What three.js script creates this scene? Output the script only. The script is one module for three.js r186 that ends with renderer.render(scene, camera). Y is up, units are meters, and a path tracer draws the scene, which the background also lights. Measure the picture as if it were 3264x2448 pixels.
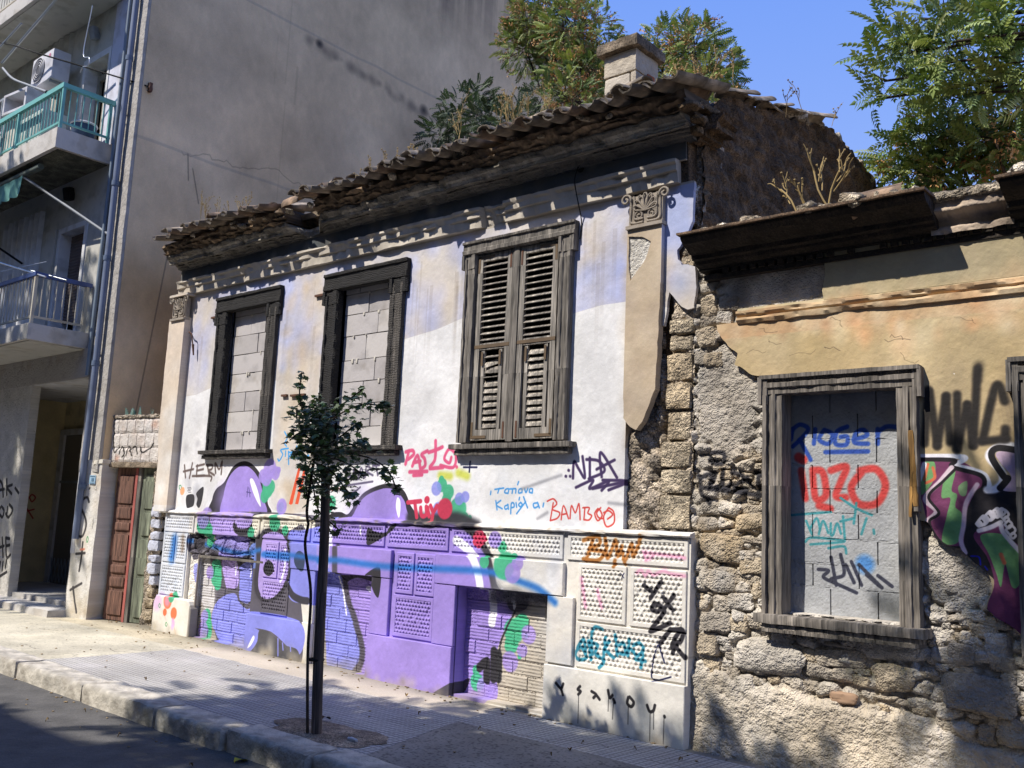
import * as THREE from 'three';
import { mergeGeometries, toCreasedNormals, mergeVertices } from 'three/addons/utils/BufferGeometryUtils.js';

// ---------------------------------------------------------------- camera, sky, sun, exposure
const scene = new THREE.Scene();
const EYE = new THREE.Vector3(0, 1.6314, 6.4582), FPX = 3022.5;
const camera = new THREE.PerspectiveCamera(2 * Math.atan(1224 / FPX) * 180 / Math.PI, 4 / 3, 0.1, 600);
camera.position.copy(EYE);
camera.rotation.set(0.1484, 0.713, 0.0446, 'YXZ');
camera.updateMatrixWorld(true);
const renderer = new THREE.WebGLRenderer({ antialias: true });
renderer.toneMapping = THREE.LinearToneMapping;
renderer.toneMappingExposure = 1.24;
renderer.shadowMap.enabled = true;
renderer.shadowMap.type = THREE.PCFSoftShadowMap;
const SUN = new THREE.Vector3(-0.45, 1.35, 1).normalize();
{
  const W = 512, H = 256, d = new Float32Array(W * H * 4);
  for (let j = 0; j < H; j++) for (let i = 0; i < W; i++) {
    const up = ((j + 0.5) / H - 0.5) * Math.PI, s = Math.max(0, Math.sin(up)), k = Math.pow(1 - s, 2.2);
    const lon = ((i + 0.5) / W - 0.5) * 2 * Math.PI, c = Math.cos(up);
    const dot = Math.max(0, c * Math.cos(lon) * SUN.x + Math.sin(up) * SUN.y + c * Math.sin(lon) * SUN.z);
    const glow = 0.10 * Math.pow(dot, 12) + 0.06 * Math.pow(dot, 4);
    const below = up < 0 ? 0.45 : 1, o = (j * W + i) * 4;
    d[o] = (0.072 + 0.42 * k + glow) * below; d[o + 1] = (0.215 + 0.40 * k + glow) * below; d[o + 2] = (0.74 + 0.12 * k + glow) * below * (up < 0 ? 0.55 : 1); d[o + 3] = 1;
  }
  const sky = new THREE.DataTexture(d, W, H, THREE.RGBAFormat, THREE.FloatType);
  sky.mapping = THREE.EquirectangularReflectionMapping; sky.magFilter = THREE.LinearFilter; sky.needsUpdate = true;
  scene.background = sky; scene.environment = sky; scene.environmentIntensity = 1; scene.backgroundIntensity = 1;
}
const sun = new THREE.DirectionalLight(new THREE.Color(1, 0.94, 0.85), 5);
sun.position.copy(SUN).multiplyScalar(40).add(new THREE.Vector3(-7, 0, 0));
sun.target.position.set(-7, 0, 0);
sun.castShadow = true; sun.shadow.mapSize.set(4096, 4096); sun.shadow.radius = 1;
Object.assign(sun.shadow.camera, { left: -22, right: 22, top: 22, bottom: -22, near: 1, far: 90 });
sun.name = 'sun'; scene.add(sun, sun.target);

// ---------------------------------------------------------------- helpers
let seed = 12345;
const rnd = () => { seed = (seed + 0x6d2b79f5) | 0; let t = Math.imul(seed ^ (seed >>> 15), 1 | seed); t = (t + Math.imul(t ^ (t >>> 7), 61 | t)) ^ t; return ((t ^ (t >>> 14)) >>> 0) / 4294967296; };
const rr = (a, b) => a + (b - a) * rnd();
const pick = (a) => a[Math.floor(rnd() * a.length)];
const V = (x, y, z) => new THREE.Vector3(x, y, z);
const lerp = (a, b, t) => a + (b - a) * t, clamp = (x, a = 0, b = 1) => Math.min(b, Math.max(a, x)), sst = (a, b, x) => { const t = clamp((x - a) / (b - a)); return t * t * (3 - 2 * t); };
const hash = (x, y, z) => { let h = Math.imul(x, 374761393) ^ Math.imul(y, 668265263) ^ Math.imul(z, 2147483647 - 88); h = Math.imul(h ^ (h >>> 13), 1274126177); return ((h ^ (h >>> 16)) >>> 0) / 4294967296; };
function vnoise(x, y, z = 0, per = 0) {
  const X = Math.floor(x), Y = Math.floor(y), Z = Math.floor(z), fx = x - X, fy = y - Y, fz = z - Z;
  const u = fx * fx * (3 - 2 * fx), v = fy * fy * (3 - 2 * fy), w = fz * fz * (3 - 2 * fz), m = per ? (a) => ((a % per) + per) % per : (a) => a;
  const h = (i, j, k) => hash(m(X + i), m(Y + j), Z + k);
  const a = lerp(lerp(h(0, 0, 0), h(1, 0, 0), u), lerp(h(0, 1, 0), h(1, 1, 0), u), v);
  return fz === 0 ? a : lerp(a, lerp(lerp(h(0, 0, 1), h(1, 0, 1), u), lerp(h(0, 1, 1), h(1, 1, 1), u), v), w);
}
function fbm(x, y, z = 0, n = 4, per = 0) { let s = 0, a = 0.5, t = 0; for (let i = 0; i < n; i++) { s += a * vnoise(x, y, z + i * 7, per); t += a; a *= 0.5; x *= 2; y *= 2; if (z % 1) z *= 2; per *= 2; } return s / t; }
function cell(x, y, s = 0) { // distance to nearest and second nearest feature point
  const X = Math.floor(x), Y = Math.floor(y); let a = 9, b = 9, id = 0;
  for (let j = -1; j < 2; j++) for (let i = -1; i < 2; i++) { const px = X + i + 0.15 + 0.7 * hash(X + i, Y + j, s), py = Y + j + 0.15 + 0.7 * hash(X + i, Y + j, s + 9), d = Math.hypot(px - x, py - y); if (d < a) { b = a; a = d; id = hash(X + i, Y + j, s + 3); } else if (d < b) b = d; }
  return [a, b, id];
}
// a measured point of the photograph (source pixels) on the plane z = depth, in metres
const MW = camera.matrixWorld.elements;
function P(px, py, z = 0) {
  const a = (px - 1632) / FPX, b = -(py - 1224) / FPX, d = [a * MW[0] + b * MW[4] - MW[8], a * MW[1] + b * MW[5] - MW[9], a * MW[2] + b * MW[6] - MW[10]], t = (z - EYE.z) / d[2];
  return V(EYE.x + d[0] * t, EYE.y + d[1] * t, z);
}
function PX(px, py, x) { const a = P(px, py, 0), t = (x - EYE.x) / (a.x - EYE.x); return a.sub(EYE).multiplyScalar(t).add(EYE); }
const fr = (x0, y0, s) => (x, y, z = 0) => P(x0 + x / s, y0 + y / s, z);
const k22 = 3264 / 2212, full = (x, y, z = 0) => P(x * k22, y * k22, z);
const gy = (x) => 0.02 - 0.0128 * Math.max(x, -11); // the pavement falls gently to the right

const names = new Map();
function numbered(n) { const c = names.get(n) || 0; names.set(n, c + 1); return c ? n + '_' + String(c).padStart(3, '0') : n; }
function shade(o) { o.castShadow = true; o.receiveShadow = true; return o; }
function tag(o, label, category, group, kind) { if (label) o.userData.label = label; if (category) o.userData.category = category; if (group) o.userData.group = group; if (kind) o.userData.kind = kind; return o; }
function thing(name, label, category, pos = [0, 0, 0], turn = 0, group) { const o = new THREE.Group(); o.name = numbered(name); o.position.set(...pos); o.rotation.y = turn; scene.add(o); return tag(o, label, category, group); }
function part(name, geo, mat, parent, label) { const m = shade(new THREE.Mesh(Array.isArray(geo) ? merge(geo) : geo, mat)); m.name = parent === scene ? numbered(name) : name; parent.add(m); if (label) m.userData.label = label; return m; }
function solo(name, geo, mat, label, category, group) { return tag(part(name, geo, mat, scene), label, category, group); }
function struct(name, geo, mat) { const m = part(name, geo, mat, scene); m.userData.kind = 'structure'; return m; }
function merge(list) { return mergeGeometries(list.map((g) => { const h = g.index ? g.toNonIndexed() : g; for (const k of Object.keys(h.attributes)) if (!['position', 'normal', 'uv', 'color'].includes(k)) h.deleteAttribute(k); h.morphAttributes = {}; return h; })); }
function place(g, x, y, z, rx = 0, ry = 0, rz = 0) { return g.applyMatrix4(new THREE.Matrix4().compose(V(x, y, z), new THREE.Quaternion().setFromEuler(new THREE.Euler(rx, ry, rz)), V(1, 1, 1))); }
function planar(g, r) { const p = g.attributes.position, u = new Float32Array(p.count * 2); for (let i = 0; i < p.count; i++) { u[2 * i] = (p.getX(i) - r[0]) / r[2]; u[2 * i + 1] = (p.getY(i) - r[1]) / r[3]; } g.setAttribute('uv', new THREE.BufferAttribute(u, 2)); return g; }
function boxUV(g) { // uv in metres by the main direction of the face
  const h = g.index ? g.toNonIndexed() : g, p = h.attributes.position, n = h.attributes.normal, u = new Float32Array(p.count * 2);
  for (let i = 0; i < p.count; i++) { const x = Math.abs(n.getX(i)), y = Math.abs(n.getY(i)), z = Math.abs(n.getZ(i)); const q = x > y && x > z ? [p.getZ(i), p.getY(i)] : y > z ? [p.getX(i), p.getZ(i)] : [p.getX(i), p.getY(i)]; u[2 * i] = q[0]; u[2 * i + 1] = q[1]; }
  h.setAttribute('uv', new THREE.BufferAttribute(u, 2)); return h;
}
function boxAt(x0, x1, y0, y1, z0, z1) { return boxUV(place(new THREE.BoxGeometry(x1 - x0, y1 - y0, z1 - z0), (x0 + x1) / 2, (y0 + y1) / 2, (z0 + z1) / 2)); }
// a box worn by time: subdivided, corners rounded, faces uneven
function worn(w, h, d, s, amp = 0.006, round = 0.01, n = [8, 6, 3]) {
  let g = mergeVertices(new THREE.BoxGeometry(w, h, d, ...n).deleteAttribute('uv').deleteAttribute('normal'));
  const p = g.attributes.position;
  for (let i = 0; i < p.count; i++) {
    const v = V(p.getX(i), p.getY(i), p.getZ(i)), q = V(clamp(v.x, -w / 2 + round, w / 2 - round), clamp(v.y, -h / 2 + round, h / 2 - round), clamp(v.z, -d / 2 + round, d / 2 - round)), e = v.clone().sub(q);
    if (e.lengthSq() > 0) v.copy(q).add(e.setLength(round));
    const a = amp * 2, f = 1 / Math.max(0.03, Math.min(w, h) * 0.5);
    v.x += a * (fbm(v.y * f + s, v.z * f, v.x * f + 0.3, 3) - 0.5); v.y += a * (fbm(v.x * f + s * 2, v.z * f + 5, v.y * f + 0.6, 3) - 0.5); v.z += a * (fbm(v.x * f + 9, v.y * f + s, v.z * f + 0.2, 3) - 0.5);
    p.setXYZ(i, v.x, v.y, v.z);
  }
  g.computeVertexNormals();
  return boxUV(toCreasedNormals(g, 0.9));
}
function wornAt(x0, x1, y0, y1, z0, z1, s, amp, round, n) { const g = worn(x1 - x0, y1 - y0, z1 - z0, s, amp, round, n); place(g, (x0 + x1) / 2, (y0 + y1) / 2, (z0 + z1) / 2); return boxUV(g); }
function tube(pts, r, seg = 6, n = 0) { return boxUV(new THREE.TubeGeometry(new THREE.CatmullRomCurve3(pts), n || Math.max(2, pts.length * 3), r, seg, false)); }
function rod(a, b, r0, r1 = r0, seg = 6) { const d = b.clone().sub(a), g = new THREE.CylinderGeometry(r1, r0, d.length(), seg, 1); g.applyMatrix4(new THREE.Matrix4().compose(a.clone().add(b).multiplyScalar(0.5), new THREE.Quaternion().setFromUnitVectors(V(0, 1, 0), d.normalize()), V(1, 1, 1))); return g; }
function slab(pts, z0, z1, holes = [], bevel = 0) { // a flat outline in x, y with thickness from z0 to z1
  const s = new THREE.Shape(pts.map((p) => new THREE.Vector2(p[0], p[1])));
  for (const h of holes) s.holes.push(new THREE.Path(h.map((p) => new THREE.Vector2(p[0], p[1]))));
  const g = new THREE.ExtrudeGeometry(s, bevel ? { depth: z1 - z0 - bevel, bevelEnabled: true, bevelSize: bevel, bevelThickness: bevel, bevelSegments: 1, bevelOffset: -bevel } : { depth: z1 - z0, bevelEnabled: false });
  return boxUV(g.translate(0, 0, z0));
}
const rect = (x0, x1, y0, y1) => [[x0, y0], [x1, y0], [x1, y1], [x0, y1]];
function ragged(pts, amp, step = 0.03, s = 1) { const out = []; pts.forEach((a, i) => { const b = pts[(i + 1) % pts.length], L = Math.hypot(b[0] - a[0], b[1] - a[1]), n = Math.max(1, Math.round(L / step)); for (let k = 0; k < n; k++) { const t = k / n, x = lerp(a[0], b[0], t), y = lerp(a[1], b[1], t), e = a[2] ? 0 : amp; out.push([x + e * (fbm(x * 14, y * 14, s, 3) - 0.5) * 2, y + e * (fbm(x * 14 + 40, y * 14, s + 1, 3) - 0.5) * 2]); } }); return out; }
// profile of [z, offset] pairs swept along x (or y), edges worn by jit
function sweep(prof, a0, a1, n, axis = 'x', jit = null) {
  const pos = [], idx = [], m = prof.length, at = (a, z, o) => (axis === 'x' ? [a, o, z] : [o, a, z]);
  for (let i = 0; i <= n; i++) { const a = lerp(a0, a1, i / n); prof.forEach(([z, o], j) => { const d = jit ? jit(a, j, z, o) : [0, 0]; pos.push(...at(a, z + d[0], o + d[1])); }); }
  for (let i = 0; i < n; i++) for (let j = 0; j < m - 1; j++) { const q = i * m + j; idx.push(q, q + m, q + 1, q + 1, q + m, q + m + 1); }
  const tri = THREE.ShapeUtils.triangulateShape(prof.map(([z, o]) => new THREE.Vector2(z, o)), []);
  for (const t of tri) { idx.push(t[0], t[1], t[2]); idx.push(n * m + t[0], n * m + t[2], n * m + t[1]); }
  const g = new THREE.BufferGeometry(); g.setAttribute('position', new THREE.Float32BufferAttribute(pos, 3)); g.setIndex(idx);
  g.computeVertexNormals();
  return boxUV(toCreasedNormals(g, 0.5));
}
// an uneven surface: (u, v) grid, f returns a point
function grid(nu, nv, f) {
  const pos = [], idx = [];
  for (let j = 0; j <= nv; j++) for (let i = 0; i <= nu; i++) pos.push(...f(i / nu, j / nv));
  for (let j = 0; j < nv; j++) for (let i = 0; i < nu; i++) { const a = j * (nu + 1) + i, b = a + nu + 1; idx.push(a, a + 1, b, b, a + 1, b + 1); }
  const g = new THREE.BufferGeometry(); g.setAttribute('position', new THREE.Float32BufferAttribute(pos, 3)); g.setIndex(idx); g.computeVertexNormals(); return g;
}
const roughAt = (x0, x1, y0, y1, step, f) => { const g = grid(Math.ceil((x1 - x0) / step), Math.ceil((y1 - y0) / step), (u, v) => { const x = lerp(x0, x1, u), y = lerp(y0, y1, v); return [x, y, f(x, y)]; }); return planar(g, [0, 0, 1, 1]); };

// ---------------------------------------------------------------- textures and materials
function noiseTex(n, f, srgb = true) { // f(u, v) in 0..1 -> [r, g, b] 0..255
  const d = new Uint8Array(n * n * 4);
  for (let j = 0; j < n; j++) for (let i = 0; i < n; i++) { const c = f(i / n, j / n), o = (j * n + i) * 4; d[o] = clamp(c[0], 0, 255); d[o + 1] = clamp(c[1], 0, 255); d[o + 2] = clamp(c[2], 0, 255); d[o + 3] = 255; }
  const t = new THREE.DataTexture(d, n, n); t.wrapS = t.wrapT = THREE.RepeatWrapping; t.magFilter = THREE.LinearFilter; t.minFilter = THREE.LinearMipmapLinearFilter; t.generateMipmaps = true; if (srgb) t.colorSpace = THREE.SRGBColorSpace; t.needsUpdate = true; return t;
}
const rep = (t, x, y = x) => { const c = t.clone(); c.repeat.set(x, y); c.needsUpdate = true; return c; };
const g3 = (v) => [v, v, v];
const bumpFine = noiseTex(512, (u, v) => g3(255 * (0.6 * fbm(u * 24, v * 24, 1, 5, 24) + 0.4 * fbm(u * 6, v * 6, 2, 3, 6))), false);
const bumpCoarse = noiseTex(512, (u, v) => { const a = fbm(u * 14, v * 14, 3, 5, 14), b = fbm(u * 48, v * 48, 4, 2, 48); return g3(255 * clamp(0.75 * a + 0.35 * b - 0.05)); }, false);
const bumpWood = noiseTex(512, (u, v) => g3(255 * clamp(0.55 * fbm(u * 64, v * 3, 5, 4, 64) + 0.45 * Math.pow(fbm(u * 28, v * 2, 6, 3, 28), 1.5) - (vnoise(u * 90, v * 2, 0, 90) > 0.86 ? 0.35 : 0))), false);
const bumpChar = noiseTex(512, (u, v) => { const [a, b] = cell(u * 18 + 0.3 * fbm(u * 8, v * 8), v * 34, 2); return g3(255 * clamp((b - a) * 1.6) * (0.7 + 0.3 * fbm(u * 40, v * 40, 0, 2))); }, false);
const mottle = (c, amp, f = 8, dirt = [70, 60, 50], dAmt = 0.25, s = 0) => noiseTex(512, (u, v) => { const a = fbm(u * f, v * f, s, 5, f) - 0.5, b = sst(0.52, 0.8, fbm(u * f * 0.5, v * f * 0.5, s + 3, 4, f / 2)) * dAmt, e = (hash(Math.floor(u * 512), Math.floor(v * 512), s) - 0.5) * 10; return c.map((q, i) => lerp(q * (1 + amp * 2 * a) + e, dirt[i], b)); });
function mat(map, o = {}) { const { bump = null, bs = 0.004, br = 1, ...rest } = o; const m = new THREE.MeshStandardMaterial({ roughness: 0.92, metalness: 0, ...rest }); if (map) m.map = map; if (bump) { m.bumpMap = br === 1 ? bump : rep(bump, ...[].concat(br)); m.bumpScale = bs; } return m; }
const grit = (t, amp, s) => { const d = t.image.data, n = 512; for (let j = 0; j < n; j++) for (let i = 0; i < n; i++) { const a = vnoise(i / 4, j / 4, 0, 128), b = vnoise(i / 2.0 + 60, j / 2.0, 0, 256), c = hash(i, j, s), pit = vnoise(i / 7 + 20, j / 7 + 5, 0, 0) > 0.8 ? 0.72 : 1, q = (1 + amp * ((a - 0.5) + 0.8 * (b - 0.5) + 0.5 * (c - 0.5))) * pit, o = (j * n + i) * 4; for (let k = 0; k < 3; k++) d[o + k] = clamp(d[o + k] * q, 0, 255); } return t; };
const texMortar = grit(mottle([154, 142, 126], 0.45, 10, [92, 80, 64], 0.5, 1), 0.5, 1), texStone = mottle([184, 173, 154], 0.42, 8, [112, 98, 78], 0.5, 2), texPlain = mottle([255, 255, 255], 0.16, 8, [190, 180, 165], 0.35, 3); grit(texStone, 0.45, 2);
const texWood = noiseTex(512, (u, v) => { const a = fbm(u * 56, v * 3, 5, 4, 56), b = fbm(u * 7, v * 2, 8, 3, 7); const c = fbm(u * 110, v * 7, 2, 3, 110), q = 0.62 + 0.42 * (a - 0.5) + 0.4 * (b - 0.5) + 0.5 * (c - 0.5) - (vnoise(u * 80, v * 3, 0, 80) > 0.9 ? 0.22 : 0); return [212 * q + 26, 207 * q + 26, 199 * q + 26]; });
const texTile = mottle([158, 146, 130], 0.5, 8, [84, 80, 74], 0.6, 5);
const M = {};
M.mortar = mat(texMortar, { bump: bumpCoarse, bs: 0.05, br: 1.5 });
M.mortarFlat = mat(texMortar, { bump: bumpCoarse, bs: 0.008, color: 0xf0ebe4 });
M.stones = [0xffffff, 0xf0eae0, 0xe2ded8, 0xfff8ee].map((c) => mat(texStone, { color: c, bump: bumpCoarse, bs: 0.03, br: 2.5 }));
M.quoin = [0xfffaf0, 0xfcf2e2, 0xf0eae0].map((c) => mat(texStone, { color: c, bump: bumpCoarse, bs: 0.035, br: 2.5 }));
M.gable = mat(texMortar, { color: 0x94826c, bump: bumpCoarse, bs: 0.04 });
M.tiles = [0xf0ece6, 0xdcd6cc, 0xc0bcb6, 0xdcc8b8].map((c) => mat(texTile, { color: c, bump: bumpCoarse, bs: 0.006, br: 2 }));
M.aac = [0xb5b0ae, 0xaaa5a3, 0xbdb8b4].map((c) => mat(texPlain, { color: c, bump: bumpFine, bs: 0.0025, br: 2 }));
M.foam = mat(null, { color: 0xc2bcb0 });
M.cinder = [0xa9a9a8, 0x9f9f9f, 0xb2b1ae].map((c) => mat(texPlain, { color: c, bump: bumpFine, bs: 0.007, br: 3 }));
M.char = mat(texPlain, { color: 0x262422, bump: bumpChar, bs: 0.012, br: [3, 1.5], roughness: 0.85 });
M.charGrey = mat(texWood, { color: 0x7c7874, bump: bumpChar, bs: 0.008, br: [3, 1.2] });
M.wood = mat(texWood, { color: 0xd6d1ca, bump: bumpWood, bs: 0.006, br: [2, 1] });
M.woodDark = mat(texWood, { color: 0xaca7a1, bump: bumpWood, bs: 0.006, br: [2, 1] });
M.slat = [0xd0cac0, 0xbab4ac, 0xdcd6cc].map((c) => mat(texWood, { color: c, bump: bumpWood, bs: 0.003, br: [1, 2] }));
M.rust = mat(texPlain, { color: 0x5a3a28, bump: bumpFine, bs: 0.002, roughness: 0.8 });
M.brass = mat(texPlain, { color: 0x62503a, bump: bumpFine, bs: 0.002, roughness: 0.75 });
M.dark = mat(null, { color: 0x0d0c0b });
M.marble = mat(texPlain, { color: 0xd8d2c4, bump: bumpFine, bs: 0.002, roughness: 0.7 });
M.straw = mat(null, { color: 0x9c8658 });
M.weedDark = mat(null, { color: 0x6d5a3a });
M.bark = mat(texMortar, { color: 0x6f6258, bump: bumpCoarse, bs: 0.01, br: [3, 1] });
M.stake = mat(texWood, { color: 0x8a7c78, bump: bumpWood, bs: 0.008, br: [3, 1] });
M.steel = mat(null, { color: 0xb8bcc0, metalness: 0.8, roughness: 0.35 });
M.greyPaint = mat(texPlain, { color: 0x8d9298, roughness: 0.6 });
const leafMat = (c, t = 0.3) => new THREE.MeshPhysicalMaterial({ color: c, roughness: 0.75, transmission: t, thickness: 0, side: THREE.DoubleSide });

// paint on a wall: a canvas laid over the wall in metres
function sheet(x0, y0, w, h, px) { const c = document.createElement('canvas'); c.width = Math.round(w * px); c.height = Math.round(h * px); const ctx = c.getContext('2d'); ctx.lineCap = ctx.lineJoin = 'round'; return { c, ctx, r: [x0, y0, w, h], px, X: (x) => (x - x0) * px, Y: (y) => (y0 + h - y) * px }; }
function rgba(c, a) { const v = parseInt(c.slice(1), 16); return `rgba(${v >> 16},${(v >> 8) & 255},${v & 255},${a})`; }
const parse = (s) => s.split('|').map((q) => q.trim().split(/\s+/).map((p) => p.split(',').map(Number)));
function route(ctx, p, close) { // smooth line through the points
  const n = p.length; ctx.moveTo(...p[0]);
  if (n === 2 && !close) { ctx.lineTo(...p[1]); return; }
  if (n === 1) { ctx.lineTo(p[0][0] + 0.1, p[0][1]); return; }
  const at = (i) => (close ? p[(i + n) % n] : p[clamp(i, 0, n - 1)]);
  for (let i = 0; i < (close ? n : n - 1); i++) { const a = at(i - 1), b = at(i), c = at(i + 1), d = at(i + 2); ctx.bezierCurveTo(b[0] + (c[0] - a[0]) / 6, b[1] + (c[1] - a[1]) / 6, c[0] - (d[0] - b[0]) / 6, c[1] - (d[1] - b[1]) / 6, c[0], c[1]); }
}
const toSheet = (S, F, pts, z) => pts.map(([x, y]) => { const p = F ? F(x, y, z) : { x, y }; return [S.X(p.x), S.Y(p.y)]; });
function spray(S, F, str, w, col, a = 0.92, soft = 0.35, z = 0.04) {
  const { ctx } = S; if (w < 0.056) w *= 0.82;
  for (const line of parse(str)) { const p = toSheet(S, F, line, z); for (const [k, b] of soft ? [2.4, 2.05, 1.75, 1.45, 1.15, 0.85, 0.55, 0.25, 0].map((q, i) => [1 + soft * (q - 0.55), 0.035 + 0.065 * i * (i > 5 ? 1.3 : 1)]) : [[1, 1]]) { ctx.lineWidth = w * S.px * k; ctx.strokeStyle = rgba(col, a * b); ctx.beginPath(); route(ctx, p); ctx.stroke(); } }
}
function fill(S, F, str, col, a = 1, soft = 0, z = 0.04, sharp = false) {
  const { ctx } = S;
  for (const line of parse(str)) { const p = toSheet(S, F, line, z); const go = () => { ctx.beginPath(); if (sharp) { ctx.moveTo(...p[0]); p.slice(1).forEach((q) => ctx.lineTo(...q)); ctx.closePath(); } else route(ctx, p, true); };
    if (soft) for (const [k, b] of [[2, 0.1], [1.3, 0.15], [0.6, 0.25]]) { ctx.lineWidth = soft * 2 * k * S.px; ctx.strokeStyle = rgba(col, a * b); go(); ctx.stroke(); }
    ctx.fillStyle = rgba(col, a); go(); ctx.fill(); }
}
function dots(S, F, str, col, a = 1, z = 0.04, soft = 0.15) { for (const [[x, y, r]] of parse(str).map((l) => l)) { const c = toSheet(S, F, [[x, y]], z)[0], e = toSheet(S, F, [[x + r, y]], z)[0], R = Math.hypot(e[0] - c[0], e[1] - c[1]) * 1.15; puff(S, c[0], c[1], R, col, a, 1 - soft); } }
function puff(S, x, y, R, col, a, core = 0) { const { ctx } = S, g = ctx.createRadialGradient(x, y, R * core, x, y, R); g.addColorStop(0, rgba(col, a)); g.addColorStop(1, rgba(col, 0)); ctx.fillStyle = g; ctx.beginPath(); ctx.arc(x, y, R, 0, 7); ctx.fill(); }
function cloud(S, x0, x1, y0, y1, n, r, cols, a) { for (let i = 0; i < n; i++) { const R = rr(0.4, 1) * r * S.px, q = S.ctx; q.save(); q.translate(S.X(rr(x0, x1)), S.Y(rr(y0, y1))); q.scale(1, rr(0.7, 1.8)); puff(S, 0, 0, R, pick(cols), a * rr(0.4, 1)); q.restore(); } }
function finish(S, amp = 0.1, f = 3, aniso = 1) { // grain and mottling over everything
  const { ctx, c } = S, im = ctx.getImageData(0, 0, c.width, c.height), d = im.data, k = 1 / S.px;
  for (let j = 0; j < c.height; j++) for (let i = 0; i < c.width; i++) { const x = i * k, y = j * k, q = 1 + amp * (fbm(x * f, y * f, 2, 4) - 0.5) * 2 + amp * 0.5 * (fbm(x * f * 9, y * f * 9 * aniso, 5, 2) - 0.5) + (hash(i, j, 3) - 0.5) * 0.05, o = (j * c.width + i) * 4; d[o] *= q; d[o + 1] *= q; d[o + 2] *= q; }
  ctx.putImageData(im, 0, 0);
  const t = new THREE.CanvasTexture(c); t.colorSpace = THREE.SRGBColorSpace; t.anisotropy = 8; return t;
}
// ---------------------------------------------------------------- paint of the old house front
const zE = fr(1300, 1400, 1.5833), zT = fr(900, 1100, 2.764), zS = fr(500, 1400, 1.5833), zP = fr(480, 1550, 2.765), zQ = fr(1000, 1650, 2.5525), zH = fr(2160, 1100, 1.231), zV = fr(2800, 1100, 1.843), z3 = fr(500, 700, 2.0733), zW = fr(1300, 500, 1.6594), zI = fr(1900, 550, 3.3175), zU = fr(2160, 300, 1.843), zA = fr(0, 1150, 1.745), zG = fr(200, 1200, 1.844), zC = fr(0, 0, 3.319), zB = fr(0, 750, 3.319), zR = fr(1300, 0, 2.011), z6 = fr(0, 1800, 1.7015);
const VIO = '#9782ca', LIL = '#a692d0', PER = '#8286d6', BLK = '#2a272d', WHT = '#e9e8ee', GRN = '#3fa67c', BLU = '#2668b4';
const FS = sheet(-11.65, -0.1, 8.05, 5.3, 250);
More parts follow.
